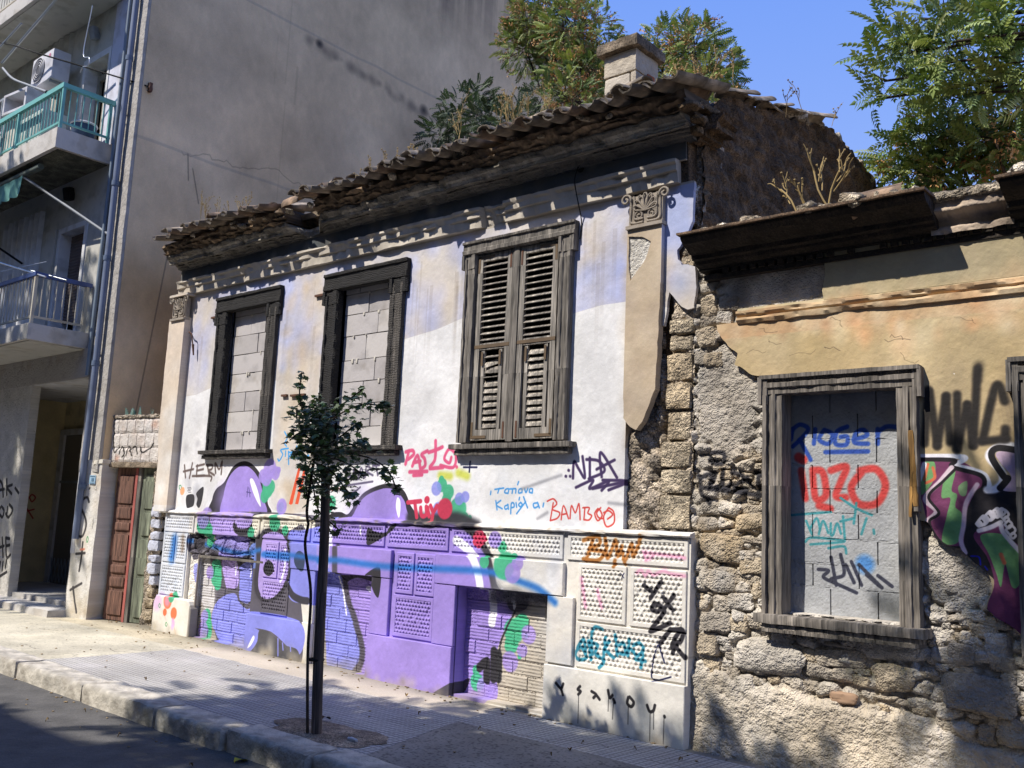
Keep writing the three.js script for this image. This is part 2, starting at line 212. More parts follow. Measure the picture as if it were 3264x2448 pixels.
{
  const S = FS, { ctx } = S, W = S.c.width, H = S.c.height, X = S.X, Y = S.Y, box = (x0, x1, y0, y1, c) => { ctx.fillStyle = c; ctx.fillRect(X(x0), Y(y1), (x1 - x0) * S.px, (y1 - y0) * S.px); };
  box(-12, -3, -1, 6, '#d9d8d7');
  // upper band: faded lilac and beige limewash over the white coat
  ctx.save(); ctx.beginPath();
  const edge = [[-11.6, 3.05], [-10.9, 3.12], [-10.45, 3.2], [-9.2, 3.16], [-9.15, 1.7], [-8.75, 1.66], [-8.42, 1.72], [-8.4, 3.2], [-8.2, 3.5], [-7.1, 3.44], [-6.6, 3.52], [-6.1, 3.6], [-4.95, 3.46], [-4.6, 3.5], [-4.3, 3.52]];
  ctx.moveTo(X(-11.7), Y(4.6)); edge.forEach(([x, y]) => ctx.lineTo(X(x), Y(y + rr(-0.03, 0.03)))); ctx.lineTo(X(-3.5), Y(3.3)); ctx.lineTo(X(-3.5), Y(4.6)); ctx.closePath(); ctx.fillStyle = '#c6c0bb'; ctx.fill(); ctx.clip();
  cloud(S, -11.6, -3.7, 1.6, 4.5, 190, 0.4, ['#bfae96', '#c6b8a4', '#cdc2b4', '#b8a88f'], 0.6);
  cloud(S, -11.6, -3.7, 3.3, 4.5, 170, 0.3, ['#a3aad6', '#aeb4da', '#9ca6d8'], 0.5);
  cloud(S, -4.0, -3.7, 3.3, 4.5, 30, 0.2, ['#8f9cc4', '#a8aeca'], 0.6);
  for (const x of [-10.5, -9.15, -8.35, -7.0, -6.25, -4.88, -4.45]) cloud(S, x - 0.08, x + 0.12, 3.2, 4.4, 14, 0.14, ['#a6b0dc', '#b4bbde'], 0.5);
  cloud(S, -9.1, -8.45, 1.7, 4.3, 50, 0.2, ['#c4ad8c', '#bfa887', '#cdb99a'], 0.45);
  ctx.restore();
  cloud(S, -11.5, -4.3, 1.7, 3.4, 80, 0.35, ['#d2cfcc', '#e8e8ea', '#cfd2dc'], 0.25);
  cloud(S, -11.15, -10.5, 1.8, 2.6, 30, 0.13, ['#8a8890', '#9a9cac', '#e6e6ea'], 0.35);
  // cornice and frieze
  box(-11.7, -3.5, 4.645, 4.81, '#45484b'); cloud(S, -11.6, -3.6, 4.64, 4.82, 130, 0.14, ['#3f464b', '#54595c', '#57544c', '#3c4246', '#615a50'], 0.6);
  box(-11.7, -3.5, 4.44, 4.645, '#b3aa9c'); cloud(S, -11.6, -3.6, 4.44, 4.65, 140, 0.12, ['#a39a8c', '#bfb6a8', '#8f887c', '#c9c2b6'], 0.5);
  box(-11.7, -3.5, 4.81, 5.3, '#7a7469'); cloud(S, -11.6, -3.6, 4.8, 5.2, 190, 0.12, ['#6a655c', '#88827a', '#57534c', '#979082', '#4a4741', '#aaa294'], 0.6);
  box(-11.7, -3.5, 4.868, 4.912, '#aaa396'); cloud(S, -11.6, -3.6, 4.866, 4.915, 120, 0.07, ['#6a655d', '#9a9488', '#55514a'], 0.6); box(-11.7, -3.5, 4.795, 4.815, '#77726a');  // cornice tone lowered for the shade there; paler corona strip painted as bounced light
  // beige pilasters
  box(-4.335, -4.0, 2.3, 4.44, '#b7a68e'); cloud(S, -4.33, -4.0, 2.3, 4.1, 60, 0.18, ['#a8967c', '#c4b59c', '#98897a', '#ad9a80'], 0.5);
  box(-11.6, -11.16, 1.7, 4.44, '#cdbfae'); cloud(S, -11.6, -11.17, 1.7, 4.4, 50, 0.2, ['#c6b49e', '#d8cfc4', '#d2c0ac'], 0.5);
  cloud(S, -11.6, -11.17, 1.65, 2.9, 24, 0.2, ['#dad6d0', '#e2e0dc'], 0.6);
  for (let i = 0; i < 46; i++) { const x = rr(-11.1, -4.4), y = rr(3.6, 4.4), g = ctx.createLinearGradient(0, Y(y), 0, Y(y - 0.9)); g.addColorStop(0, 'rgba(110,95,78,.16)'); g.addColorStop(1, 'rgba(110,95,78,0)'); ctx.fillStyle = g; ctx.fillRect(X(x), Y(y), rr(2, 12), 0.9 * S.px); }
  // ---- plinth: base tones
  box(-11.7, -3.5, 0.55, 1.64, '#d9d4ca'); box(-11.7, -3.5, -0.2, 0.56, '#d6d2c8');
  cloud(S, -11.4, -3.7, 0, 1.6, 140, 0.25, ['#cfc9bd', '#e2ded6', '#c9c4bd', '#d9cfc0'], 0.4);
  box(-11.3, -10.7, 0.58, 1.6, '#c9cdd4'); cloud(S, -11.3, -10.68, 0.6, 1.62, 20, 0.15, ['#aeb8c8', '#d8dce2'], 0.5);
  for (const [x0, x1, y1] of [[-10.44, -9.3, 1.1], [-8.12, -7.25, 1.05], [-6.1, -5.03, 1.06]]) box(x0, x1, 0.1, y1, '#938c85');
  box(-6.1, -5.03, 0.1, 1.06, '#b0a798'); cloud(S, -5.7, -5.03, 0.1, 1.0, 20, 0.2, ['#9a948c', '#b0a798'], 0.5);
  cloud(S, -5.3, -4.75, 0.15, 1.55, 22, 0.16, ['#b8b9bd', '#a9abb2', '#d2d4d8'], 0.55);
  // white cover paint round the letters on the wall
  cloud(S, -10.9, -4.6, 1.62, 2.25, 90, 0.22, ['#eceef2', '#e0e4ea', '#c9ccd4', '#f0f0f2'], 0.5);
  // ---- the big violet lettering
  const fl = (f, s, c, a = 1, so = 0) => fill(S, f, s, c, a, so), sp = (f, s, w, c, a = 0.92, so = 0.35) => spray(S, f, s, w, c, a, so);
  fl(zS, '255,378 262,300 280,250 322,215 365,135 420,108 475,125 525,200 550,320 545,378', WHT, 0.7, 0.08);
  fl(zS, '262,385 265,300 285,250 325,215 370,138 420,110 470,127 520,200 545,320 540,385', BLK);
  fl(zS, '318,385 322,280 350,190 400,138 450,140 500,200 525,300 525,385', VIO); puff(S, X(-10.05), Y(1.8), 0.28 * S.px, '#a793da', 0.7);
  fl(zS, '455,210 470,200 495,260 510,340 480,290', WHT);
  sp(zS, '445,240 440,290|450,245 455,290|438,265 460,270', 0.012, '#4a3f78', 0.8);
  fl(zT, '430,1530 420,1475 560,1440 690,1250 830,1180 960,1170 1070,1250 1150,1420 1160,1560 ', WHT, 0.75, 0.06);
  fl(zT, '365,1560 380,1510 420,1475 490,1470 545,1490 590,1440 680,1310 800,1242 930,1215 1030,1262 1090,1380 1105,1580', BLK);
  fl(zT, '595,1580 610,1470 700,1335 850,1265 950,1270 1030,1340 1065,1430 1050,1580', VIO); puff(S, X(-7.55), Y(1.75), 0.3 * S.px, '#a793da', 0.6);
  fl(zT, '985,1345 1010,1360 1015,1440 1000,1520 975,1430', WHT);
  fl(zT, '410,1560 430,1525 480,1515 520,1535 530,1560', PER);
  // violet over the plinth
  fl(zP, '545,235 545,470 340,425 345,640 480,640 520,1040 495,1160 530,1330 560,1440 820,1500 1340,1590 1340,700 1640,560 1640,290', '#56525c');
  fl(zP, '560,238 940,252 905,360 850,405 800,400 750,440 560,430', LIL);
  fl(zP, '150,200 560,230 560,250 420,300 400,420 340,410 130,380', '#d5d4d8', 0.5);
  sp(zP, '940,255 915,330 870,390 800,405 755,380 740,345', 0.07, BLK, 1, 0.1);
  fl(zP, '940,255 1420,285 1420,420 1380,390 1330,340 1220,390 1100,365 1000,385 930,450', '#ded8c8');
  fl(zP, '1220,430 1330,390 1640,400 1640,1000 1350,1030 1240,980 1210,800', PER);
  fl(zP, '560,440 820,450 830,560 800,620 590,640 570,560', '#8d84cc', 0.9);
  fl(zP, '590,655 725,665 722,880 640,900 620,880', LIL); fl(zP, '755,705 868,690 862,950 815,1030 765,1020 738,960', PER);
  sp(zP, '712,680 705,780|852,700 835,800', 0.022, WHT, 0.8);
  fl(zP, '850,570 870,510 930,495 995,530 1000,640 930,720 880,700', '#6f86d0', 0.95);
  fl(zP, '420,620 480,640 520,1000 470,1120 420,1050 380,900', '#c9c6c8', 0.85, 0.03); fl(zP, '350,700 395,690 400,820 360,840', PER, 0.8);
  fl(zP, '612,962 700,948 735,1020 800,1085 865,1070 860,1250 800,1500 620,1450 520,1280 495,1150 535,1030', PER);
  fl(zP, '930,640 930,470 1000,395 1100,372 1195,420 1232,560 1240,750 1190,910 1100,1000 990,1015 930,960 910,840', '#37343b', 1, 0.02);
  fl(zP, '965,640 985,470 1030,415 1110,405 1180,445 1212,560 1218,740 1170,880 1090,975 1010,990 960,935 945,840', LIL);
  fl(zP, '1000,720 1030,655 1080,675 1092,740 1055,790 1012,770', BLK); sp(zP, '1190,560 1190,680 1170,790 1150,840', 0.03, WHT, 0.95, 0.2);
  fl(zP, '855,1105 1340,1195 1340,1480 1130,1310 1060,1270 930,1245 850,1240', PER); fl(zP, '795,1225 985,1270 965,1370 900,1460 830,1490 795,1480', PER);
  fl(zP, '985,1272 1060,1275 1130,1335 1200,1395 1320,1440 1322,1560 1080,1520 840,1475 910,1450 965,1370', '#4a494c'); cloud(S, -9.1, -8.35, 0.0, 0.25, 24, 0.1, ['#b9b3a6', '#8a8680', '#d0ccc4'], 0.5);
  sp(zP, '1150,1340 1150,1490|1190,1380 1195,1440|1260,1410 1262,1450', 0.02, PER, 1, 0.1); fl(zP, '930,1318 942,1340 910,1402 880,1420', WHT);
  sp(zP, '1225,880 1270,960 1340,1000 1400,1010', 0.07, '#33313a', 1, 0.15); fl(zP, '1290,620 1330,570 1380,610 1375,720 1340,750 1295,690', '#33405c'); fl(zP, '1550,470 1610,460 1590,740 1560,740', WHT, 0.9);
  // right half
  fl(zQ, '60,60 180,60 180,470 60,460', LIL, 0.6); fl(zQ, '178,30 740,40 1180,50 1300,150 1420,290 1495,480 1515,640 1540,780 1440,1000 1400,1200 1400,1500 1140,1480 420,1330 330,1250 300,900 200,620', VIO);
  fl(zQ, '60,455 180,455 200,640 262,820 322,1050 312,1180 230,1290 60,1260', PER); sp(zQ, '192,250 192,460|200,480 215,640 275,820 336,1050 325,1190 260,1290', 0.07, '#48434e', 0.9, 0.3);
  fl(zQ, '200,470 500,480 490,560 420,520 300,490 220,520', '#35323a', 0.95); fl(zQ, '560,408 546,645 492,570 500,480 440,465', BLK); fl(zQ, '442,88 500,112 580,122 640,60 690,52 620,125 545,175 442,222', BLK);
  fl(zQ, '370,575 410,560 470,610 440,630', WHT, 0.9); sp(zQ, '130,100 115,250 125,430|160,480 190,640 210,790|385,70 385,150', 0.022, WHT, 0.9, 0.2);
  fl(zQ, '100,60 160,60 130,430 105,420', WHT, 0.85);
  sp(zQ, '1250,80 1340,170 1430,310 1470,460 1500,620', 0.06, '#37343b', 0.95, 0.3);
  sp(zQ, '1165,185 1240,240 1310,320 1352,430 1375,555 1385,740 1375,860', 0.08, WHT, 0.95, 0.15);
  fl(zQ, '1500,540 1560,600 1680,610 1660,740 1560,770 1500,720', '#3b383e', 0.85, 0.03); fl(zQ, '1540,590 1570,590 1565,730 1545,740', WHT, 0.8);
  sp(zQ, '1400,640 1620,640 1900,660', 0.1, '#6d6a70', 0.5, 0.6); cloud(S, -5.6, -4.9, 1.1, 1.58, 30, 0.12, ['#c9cad0', '#e0e2e6', '#9fa2ac'], 0.5);
  sp(zQ, '-420,300 -200,330|60,350 200,345 420,375 640,400 1000,415 1300,428 1500,450 1700,520 1850,580 1980,690', 0.05, BLU, 0.72, 0.95); sp(zP, '335,480 500,520 700,580 820,590 960,560|1000,595 1200,600 1500,640', 0.045, BLU, 0.6, 0.95);
  dots(S, zQ, '1570,390,80|1410,360,36|1540,240,34|1600,860,44|1550,930,74|1625,850,46|1530,1040,52|1250,1350,52|1242,1250,28|1640,330,30|1600,1140,16|1650,970,14', GRN, 0.95); dots(S, zQ, '1670,960,56|1620,1090,40|1520,1180,60|1300,1390,52|1680,370,44|1640,450,60|1480,180,50', VIO, 0.85);
  fl(zQ, '1312,120 1370,100 1415,170 1390,215 1345,250 1300,205', '#b93556'); sp(zQ, '1270,1230 1310,1190|1330,1330 1330,1180|1385,1320 1388,1095|1425,1320 1428,1120', 0.075, '#252328', 1, 0.15);
  sp(zQ, '1560,770 1450,1000 1440,1100', 0.02, '#2a272d', 0.8);
  fl(zQ, '985,1440 1120,1350 1190,1320 1130,1440', '#3a383c', 0.9);
  dots(S, zP, '540,720,40|535,800,45|545,860,30|450,1150,36|455,1230,40|450,1290,40|450,1370,30|1100,320,44|1190,390,26|890,410,28|470,340,50|510,400,40|440,350,26|500,490,24', GRN, 0.95); dots(S, zP, '470,280,50|430,1150,30|420,1270,40|400,1370,36|480,760,30', VIO, 0.85); dots(S, zP, '405,490,45', '#35323a', 1);
  dots(S, zS, '545,250,26|540,210,22|560,240,20|530,285,20|612,340,14|865,320,22|850,345,18', GRN, 0.95); dots(S, zS, '555,150,30|540,190,26|585,170,20|600,155,10|615,340,24|520,185,20', '#9b86d0', 0.9);
  // left panel smears, balloons on the slab, stencil
  sp(zP, '215,470 205,560 190,630', 0.09, BLU, 0.6, 0.9); sp(zP, '290,450 285,560', 0.06, '#8a7a68', 0.4, 0.9);
  dots(S, zP, '190,1010,34|165,1108,16|243,1118,26', '#d9602f', 0.85); sp(zP, '165,1120 168,1170|240,1140 250,1250 262,1310|235,1140 228,1210', 0.008, '#d9602f', 0.6, 0); dots(S, zP, '72,1020,46|160,1010,30|212,1210,18|205,1240,16|210,1180,14', '#c49ad0', 0.6, 0.08, 0.5); dots(S, zP, '222,975,24', GRN, 0.9); for (const [x, y] of [[118, 1050], [177, 1215]]) sp(zP, `${x - 9},${y} ${x},${y - 18} ${x + 9},${y} ${x},${y + 18} ${x - 9},${y}`, 0.012, '#2f8a4c', 0.95, 0); sp(zP, '250,20 240,-10 225,0 235,30', 0.015, '#2f8a4c', 0.9, 0); dots(S, zP, '255,40,18', '#e08a4a', 0.7);
  fl(zS, '135,285 172,280 172,330 150,345 135,340|185,270 220,240 215,300 200,345 185,330 190,300', '#262428', 0.95); sp(zS, '140,245 158,243|143,252 160,250|140,260 155,258|145,268 158,266', 0.012, '#4a484c', 0.8, 0);
  // red orange bars
  fill(S, zT, '140,1083 162,1080 90,1400 58,1400|190,1080 216,1080 140,1403 112,1400', '#dc4f2a', 0.95, 0, 0, true); dots(S, zT, '50,1385,12', '#dc4f2a', 0.8);
  sp(zT, '360,1255 375,1280 385,1255 400,1280|410,1280 425,1250 440,1280|450,1265 465,1255 468,1280 452,1278 450,1262|478,1255 480,1282|330,1195 335,1215|345,1190 350,1210 360,1195', 0.01, '#cf4a42', 0.85, 0);
  // tags on the wall
  sp(zS, '125,130 130,192|165,120 150,195|120,162 170,150|190,130 185,185|185,135 225,125|187,158 220,150|185,185 225,182|240,130 250,182|235,130 265,130 262,150 245,158 275,180|282,170 280,120 300,150 315,110 310,175|165,185 255,185 258,208', 0.028, '#5b4c48', 0.75, 0.5);
  sp(z3, '825,1400 842,1440 825,1475 838,1495', 0.018, '#3d96d8', 0.7, 0.5); sp(z3, '850,1510 800,1520 812,1550 790,1592 780,1580|832,1528 830,1562|850,1530 852,1615|850,1535 870,1540 855,1565|872,1560 890,1535 872,1535 875,1575 895,1565|905,1495 900,1572|940,1510 905,1545 960,1562 985,1555', 0.02, '#3d96d8', 0.9, 0.3);
  sp(zT, '525,1195 560,1090 580,1190|530,1160 575,1155|600,1095 610,1180 650,1170|640,1180 670,1080 692,1170|645,1140 690,1135|705,1160 715,1070 752,1085 720,1112 772,1145|770,1062 830,1055|800,1060 815,1145|510,1240 770,1200|520,1320 610,1290 660,1250', 0.022, '#5c5470', 0.8, 0.4);
  sp(zT, '1060,1045 1090,930|1062,938 1120,925 1132,960 1085,1002|1120,1062 1165,970 1190,1082|1130,1032 1190,1020|1252,930 1202,960 1228,1000 1232,1060 1195,1088|1325,840 1320,1000 1275,1070|1265,942 1330,920 1385,895|1275,1085 1390,1075|1095,1115 1250,1110|1130,1145 1205,1140', 0.04, '#cf4f78', 0.85, 0.3); sp(zE, '150,130 215,140 228,80 195,48 170,95 195,118 205,90|232,138 233,140', 0.035, '#cf4f78', 0.8, 0.3);
  sp(zE, '150,180 200,185|240,168 285,185', 0.06, '#bcc24a', 0.6, 0.7);
  dots(S, zE, '158,230,24|190,265,26|180,305,22|238,350,40|272,392,18|252,312,20|298,396,10|155,200,12', GRN, 0.95); dots(S, zE, '130,248,24|138,355,26|275,290,20|245,300,22|120,370,14', PER, 0.85); sp(zE, '0,395 100,410 230,400 330,440', 0.1, '#2f2d33', 0.85, 0.5);
  sp(zE, '-15,318 50,312|20,315 30,392|50,345 55,385 78,380 78,340|85,345 92,388|100,335 114,365 132,335|114,365 106,408', 0.05, '#bf3350', 0.95, 0.15); dots(S, zE, '82,305,13|172,350,36', '#bf3350', 1);
  sp(zE, '425,252 470,245|447,247 440,270|492,272 475,268 480,252 495,250 492,270|500,250 530,248|515,250 512,272|532,252 530,270|560,268 545,270 548,252 562,250 562,268|545,213 540,228|575,248 582,268 592,246|614,270 600,266 602,250 615,250 614,270|430,310 436,355|455,308 432,330 462,350|492,330 475,338 478,352 492,345 490,328 494,352|505,375 508,325 520,322 522,340 508,345|532,320 535,342|555,318 545,330 555,340 563,328 555,318|550,293 547,305|570,290 590,345|580,315 535,375|640,320 620,325 625,345 645,335 640,318 650,345|672,322 668,340|405,262 403,278', 0.016, '#3f8fd0', 0.9, 0.25);
  sp(zE, '720,320 705,410|690,312 720,300 738,325 715,352 752,370 740,398 705,410|760,405 772,335 797,400|762,380 787,375|805,400 812,335 832,370 850,325 856,405|880,345 875,405|870,345 902,345 895,372 914,385 900,407 875,405|945,350 930,375 945,410 967,385 955,355 945,350|960,345 940,370 950,395 975,400|1000,345 975,390 990,440 1027,420 1025,365 1000,345|975,370 1000,360 1020,380 995,402', 0.015, '#c43f38', 0.9, 0.2);
  sp(zE, '820,195 825,112 850,150 880,192 868,85|905,92 905,205|888,100 950,108 978,160 900,198|965,188 960,65 1042,192|940,150 1030,103|783,185 785,186|797,155 799,156|805,185 806,186|835,242 920,205 905,248 1000,210 965,257|920,248 1092,212|970,205 1094,212 1000,255', 0.026, '#35264e', 0.9, 0.35);
  sp(zE, '690,370 640,400|1090,330 1000,320|560,250 760,180', 0.03, '#8b8a90', 0.35, 0.8);
  // tags on the plinth
  sp(zE, '940,500 902,612|890,510 962,490 970,530 920,555 992,570 962,612 890,605|1000,500 1012,600 1052,510 1060,590 1085,540|1050,612 1042,642|1080,560 1100,612 1132,530 1142,590 1182,488|1098,628 1099,629', 0.034, '#a0662c', 0.8, 0.4);
  sp(zE, '1160,675 1182,660 1202,690 1217,665 1242,685 1292,665 1332,680 1402,690|1190,570 1262,580 1332,590 1402,600|1200,575 1205,610 1240,590|880,700 900,850|960,760 980,850', 0.03, '#d98aae', 0.35, 0.8);
  sp(zE, '1195,738 1230,768|1282,722 1225,802|1245,830 1235,857 1262,870 1282,845 1250,830|1290,798 1340,862|1347,788 1290,862|1300,870 1240,950 1235,968 1327,928|1330,960 1275,1032|1382,958 1340,1030 1342,1080|1340,962 1392,965 1380,1022 1345,1030 1402,1102', 0.04, '#232126', 0.92, 0.2); sp(zE, '1270,1030 1245,1100 1240,1212 1332,1200|1270,1040 1300,1130', 0.012, '#333', 0.8, 0.2); sp(zE, '1078,678 1095,700|1096,676 1080,702', 0.01, '#333', 0.9, 0);
  sp(zE, '985,960 950,948 930,990 935,1085|850,1072 880,1050 902,1100 870,1112 850,1082 890,1010 902,1092|915,1018 927,1112|940,1030 962,1040 950,1082 992,1120 970,1152|1000,1000 990,1112|1020,1020 1000,1060 1042,1102|1050,988 1060,1092|1070,1040 1092,1030 1102,1082 1075,1080|1120,1010 1115,1092|1140,1040 1172,1030 1192,1060 1162,1092 1130,1060|1150,1110 1202,1120|1190,1088 1180,1152', 0.03, '#2b7f95', 0.85, 0.35);
  sp(zE, '765,1228 790,1255 802,1232|790,1255 800,1287|887,1245 875,1260 890,1270 878,1285|945,1270 967,1285 955,1302|967,1285 985,1310|1028,1265 1036,1302 1050,1290|1055,1310 1062,1326|1130,1300 1125,1330 1145,1347 1157,1325 1137,1298|1225,1340 1237,1370 1256,1367 1264,1340|1312,1395 1313,1398', 0.026, '#1d1b1f', 0.95, 0.15); sp(zE, '880,1285 876,1430|1030,1300 1028,1370|1055,1325 1050,1410|1130,1345 1128,1435|1240,1375 1238,1520|1258,1370 1257,1460|1310,1395 1306,1535', 0.008, '#242226', 0.9, 0);
  sp(zW, '280,1640 350,1640|315,1610 310,1665', 0.02, '#333', 0.6, 0.2);
  // grime at the foot of the wall
  for (let i = 0; i < 130; i++) { const x = rr(-11.3, -3.7), y = 0.12 - 0.012 * (x + 7); puff(S, X(x), Y(y + rr(-0.12, 0.04)), rr(0.05, 0.14) * S.px, pick(['#b0a288', '#8c8272', '#c4b8a0', '#7a7266']), 0.4); }
  cloud(S, -11.3, -3.75, 1.6, 1.63, 90, 0.06, ['#b09e84', '#8d8272'], 0.5);
}
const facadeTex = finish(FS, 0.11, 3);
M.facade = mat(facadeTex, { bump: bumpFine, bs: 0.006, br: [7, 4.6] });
M.facadeBrick = mat(facadeTex, { bump: bumpCoarse, bs: 0.008, br: [10, 7] });
M.facadeRough = mat(facadeTex, { bump: bumpCoarse, bs: 0.04, br: [12, 8] });
const F = (g) => planar(g, FS.r);

// ---------------------------------------------------------------- paint of the ruined house
const RS = sheet(-3.8, 0, 3.3, 4.1, 420);
{
  const S = RS, { ctx } = S, X = S.X, Y = S.Y, box = (x0, x1, y0, y1, c) => { ctx.fillStyle = c; ctx.fillRect(X(x0), Y(y1), (x1 - x0) * S.px, (y1 - y0) * S.px); };
  const fl = (f, s, c, a = 1, so = 0, z = 0) => fill(S, f, s, c, a, so, z), sp = (f, s, w, c, a = 0.92, so = 0.35, z = 0) => spray(S, f, s, w, c, a, so, z);
  box(-4, 0, 0, 4.2, '#b5a078'); cloud(S, -3.6, -0.5, 1.2, 3.3, 190, 0.3, ['#b09868', '#bda67c', '#b8a480', '#9c8a66', '#c2b290', '#a8977a'], 0.5);
  box(-4, 0, 3.3, 3.75, '#a89a7a'); cloud(S, -3.8, -0.5, 3.3, 3.72, 80, 0.2, ['#8f8468', '#b3a37e', '#9c8f78', '#7f7864'], 0.5);
  box(-4, 0, 3.12, 3.32, '#b89a74'); cloud(S, -3.8, -0.5, 3.08, 3.34, 110, 0.11, ['#be9670', '#c8ae8c', '#b08866', '#d4c4a6', '#a99072', '#c4b698'], 0.65);
  cloud(S, -2.9, -0.6, 3.0, 3.2, 40, 0.12, ['#ddd0b4', '#cf9c70', '#d8c8a4'], 0.6); cloud(S, -1.8, -0.6, 2.5, 3.1, 20, 0.14, ['#7d7058', '#8f8064'], 0.3);
  for (let i = 0; i < 16; i++) { let x = rr(-3.3, -0.7), y = rr(2.9, 3.25); ctx.strokeStyle = 'rgba(60,48,36,.55)'; ctx.lineWidth = rr(1, 2); ctx.beginPath(); ctx.moveTo(X(x), Y(y)); for (let k = 0; k < 6; k++) { x += rr(-0.01, 0.05); y += rr(-0.03, 0.02); ctx.lineTo(X(x), Y(y)); } ctx.stroke(); }
  // mural right of the window
  fl(zV, '215,668 450,668 625,780 605,840 545,920 515,1020 505,1215 400,1190 325,1130 285,1030 250,900 215,900', '#70365a');
  fl(zV, '590,850 650,870 720,840 840,815 900,1240 900,1700 640,1600 690,1400 560,1290 505,1215 510,1020 540,920', '#1f1b20');
  fl(zV, '690,640 740,620 900,620 900,830 735,855 780,775 715,690', '#cdb4c8'); fl(zV, '560,1110 720,1050 760,1130 900,1270 900,1700 690,1640 640,1540 680,1400 640,1250', '#6d3357');
  fl(zV, '600,1120 720,1110 780,1180 850,1250 830,1400 785,1420 745,1290 720,1420 692,1340 650,1230', '#6a9a62');
  fl(zV, '270,690 330,690 325,790 255,880 238,800', '#6a9a62'); fl(zV, '400,740 452,735 430,850 462,880 452,950 492,1000 470,1155 375,1155 402,1000 422,900 370,890', '#6a9a62'); fl(zV, '470,830 520,800 515,880 480,880', '#6a9a62', 0.8);
  sp(zV, '290,700 270,790|320,720 330,780 280,810', 0.02, '#cf6a48', 0.8, 0.3); sp(zV, '210,655 500,657 460,705 560,735 625,765 650,820', 0.035, WHT, 0.9, 0.25); sp(zV, '215,672 440,676 432,715 600,765 620,830 570,870', 0.03, '#1c181c', 0.95, 0.15);
  sp(zV, '430,720 365,800 275,900 340,975 290,1030', 0.035, '#d8c4cc', 0.9, 0.2); sp(zV, '450,730 380,800 295,890 355,985 300,1035 335,1120 400,1180 480,1190', 0.02, '#1c181c', 0.95, 0.1); sp(zV, '270,700 240,790 215,830', 0.035, WHT, 0.8, 0.2); sp(zV, '580,820 515,930 500,1060 485,1150 510,1220', 0.03, '#cbb4c4', 0.8, 0.3);
  sp(zV, '820,600 720,590 650,650 720,740 730,800 690,845 640,850', 0.05, WHT, 0.9, 0.3); sp(zV, '900,625 830,620 700,605 665,655 735,770 760,785 715,840', 0.045, '#181518', 0.95, 0.1);
  for (let i = 0; i < 16; i++) { const t = i / 15, x = lerp(590, 790, t), y = 1050 - 70 * Math.sin(t * 2.2) + (t > 0.7 ? (t - 0.7) * 420 : 0), r = 16 + 12 * (i % 3) / 2; sp(zV, `${x - r},${y} ${x},${y - r} ${x + r},${y} ${x},${y + r} ${x - r},${y}`, 0.016, '#d5d0d8', 0.85, 0.2); }
  sp(zV, '720,1060 740,1110 855,1240|590,1090 660,1070 720,1040', 0.03, '#d5d0d8', 0.85, 0.25); sp(zV, '545,1240 590,1245 600,1290|625,1300 640,1320', 0.01, '#aaa', 0.7, 0.2); sp(zV, '720,1230 740,1280|840,1250 860,1330', 0.025, '#cf6a48', 0.7, 0.3); sp(zV, '860,300 980,900', 0.2, '#2a2428', 0.2, 0.8);
  sp(zV, '292,262 272,580|300,272 345,592|400,300 345,592|395,300 422,572|462,290 462,612|522,350 462,612|522,350 557,590|582,140 557,590|742,330 690,240 612,562|600,567 752,552|747,492 742,552', 0.046, '#1f1b18', 0.92, 0.6);
  sp(zV, '590,120 582,200', 0.05, '#211d1a', 0.4, 0.9);
}
const ruinTex = finish(RS, 0.1, 4);
M.ruin = mat(ruinTex, { bump: bumpFine, bs: 0.007, br: [4, 5] });
const U = (g) => planar(g, RS.r);
// writing on the grey blocks in the window opening, and on the stones left of it
const BS = sheet(-3.05, 1.05, 0.95, 1.7, 420);
{
  const S = BS, { ctx } = S, sp = (f, s, w, c, a = 0.92, so = 0.35) => spray(S, f, s, w, c, a, so, -0.16); ctx.fillStyle = '#a2a4a6'; ctx.fillRect(0, 0, 999, 999); cloud(S, -3.05, -2.1, 1.05, 2.75, 60, 0.2, ['#949698', '#aeb0b2', '#a6a6a4'], 0.5);
  sp(zH, '450,332 480,312 512,330 480,372 452,398|480,372 522,450|540,330 535,387|575,333 555,370 592,387 607,350 575,333|665,320 625,340 620,387 662,390 665,360 640,360|690,370 742,355 730,333 700,345 695,382 747,387|785,330 785,387|785,342 820,320 864,322|580,420 747,417|450,330 445,370', 0.032, '#2448a0', 0.85, 0.4);
  sp(zH, '475,440 492,450', 0.06, '#bf3a38', 0.8, 0.3); sp(zH, '485,492 502,602|530,490 542,600 582,588 570,500 532,492|602,492 662,478 640,540 622,592 660,598|722,500 682,560 712,622 782,620 815,550 780,488 717,492|555,630 600,642', 0.052, '#bf3a38', 0.8, 0.4);
  sp(zH, '445,667 602,655|505,690 527,742|520,720 547,680 560,722|555,742 572,690 592,737|602,700 602,742 612,742 627,700 642,740|650,672 657,762|640,692 692,680|702,620 692,700|640,600 700,640 762,667|742,680 722,742|502,772 530,755 655,770 522,782|592,797 652,790 662,817|770,725 772,740', 0.018, '#3a8a92', 0.8, 0.4);
  dots(S, zH, '735,860,42', '#3f7fc8', 0.85, -0.16, 0.5); sp(zH, '552,880 592,885 572,910 612,932|602,832 622,942|640,822 652,900 602,922 702,972|660,862 692,932|682,850 722,942|712,862 802,952|742,902 792,945|787,905 842,947', 0.026, '#2f3140', 0.9, 0.3);
}
const blockTex = finish(BS, 0.12, 6);
M.blockPaint = mat(blockTex, { bump: bumpFine, bs: 0.008, br: [3, 5] });
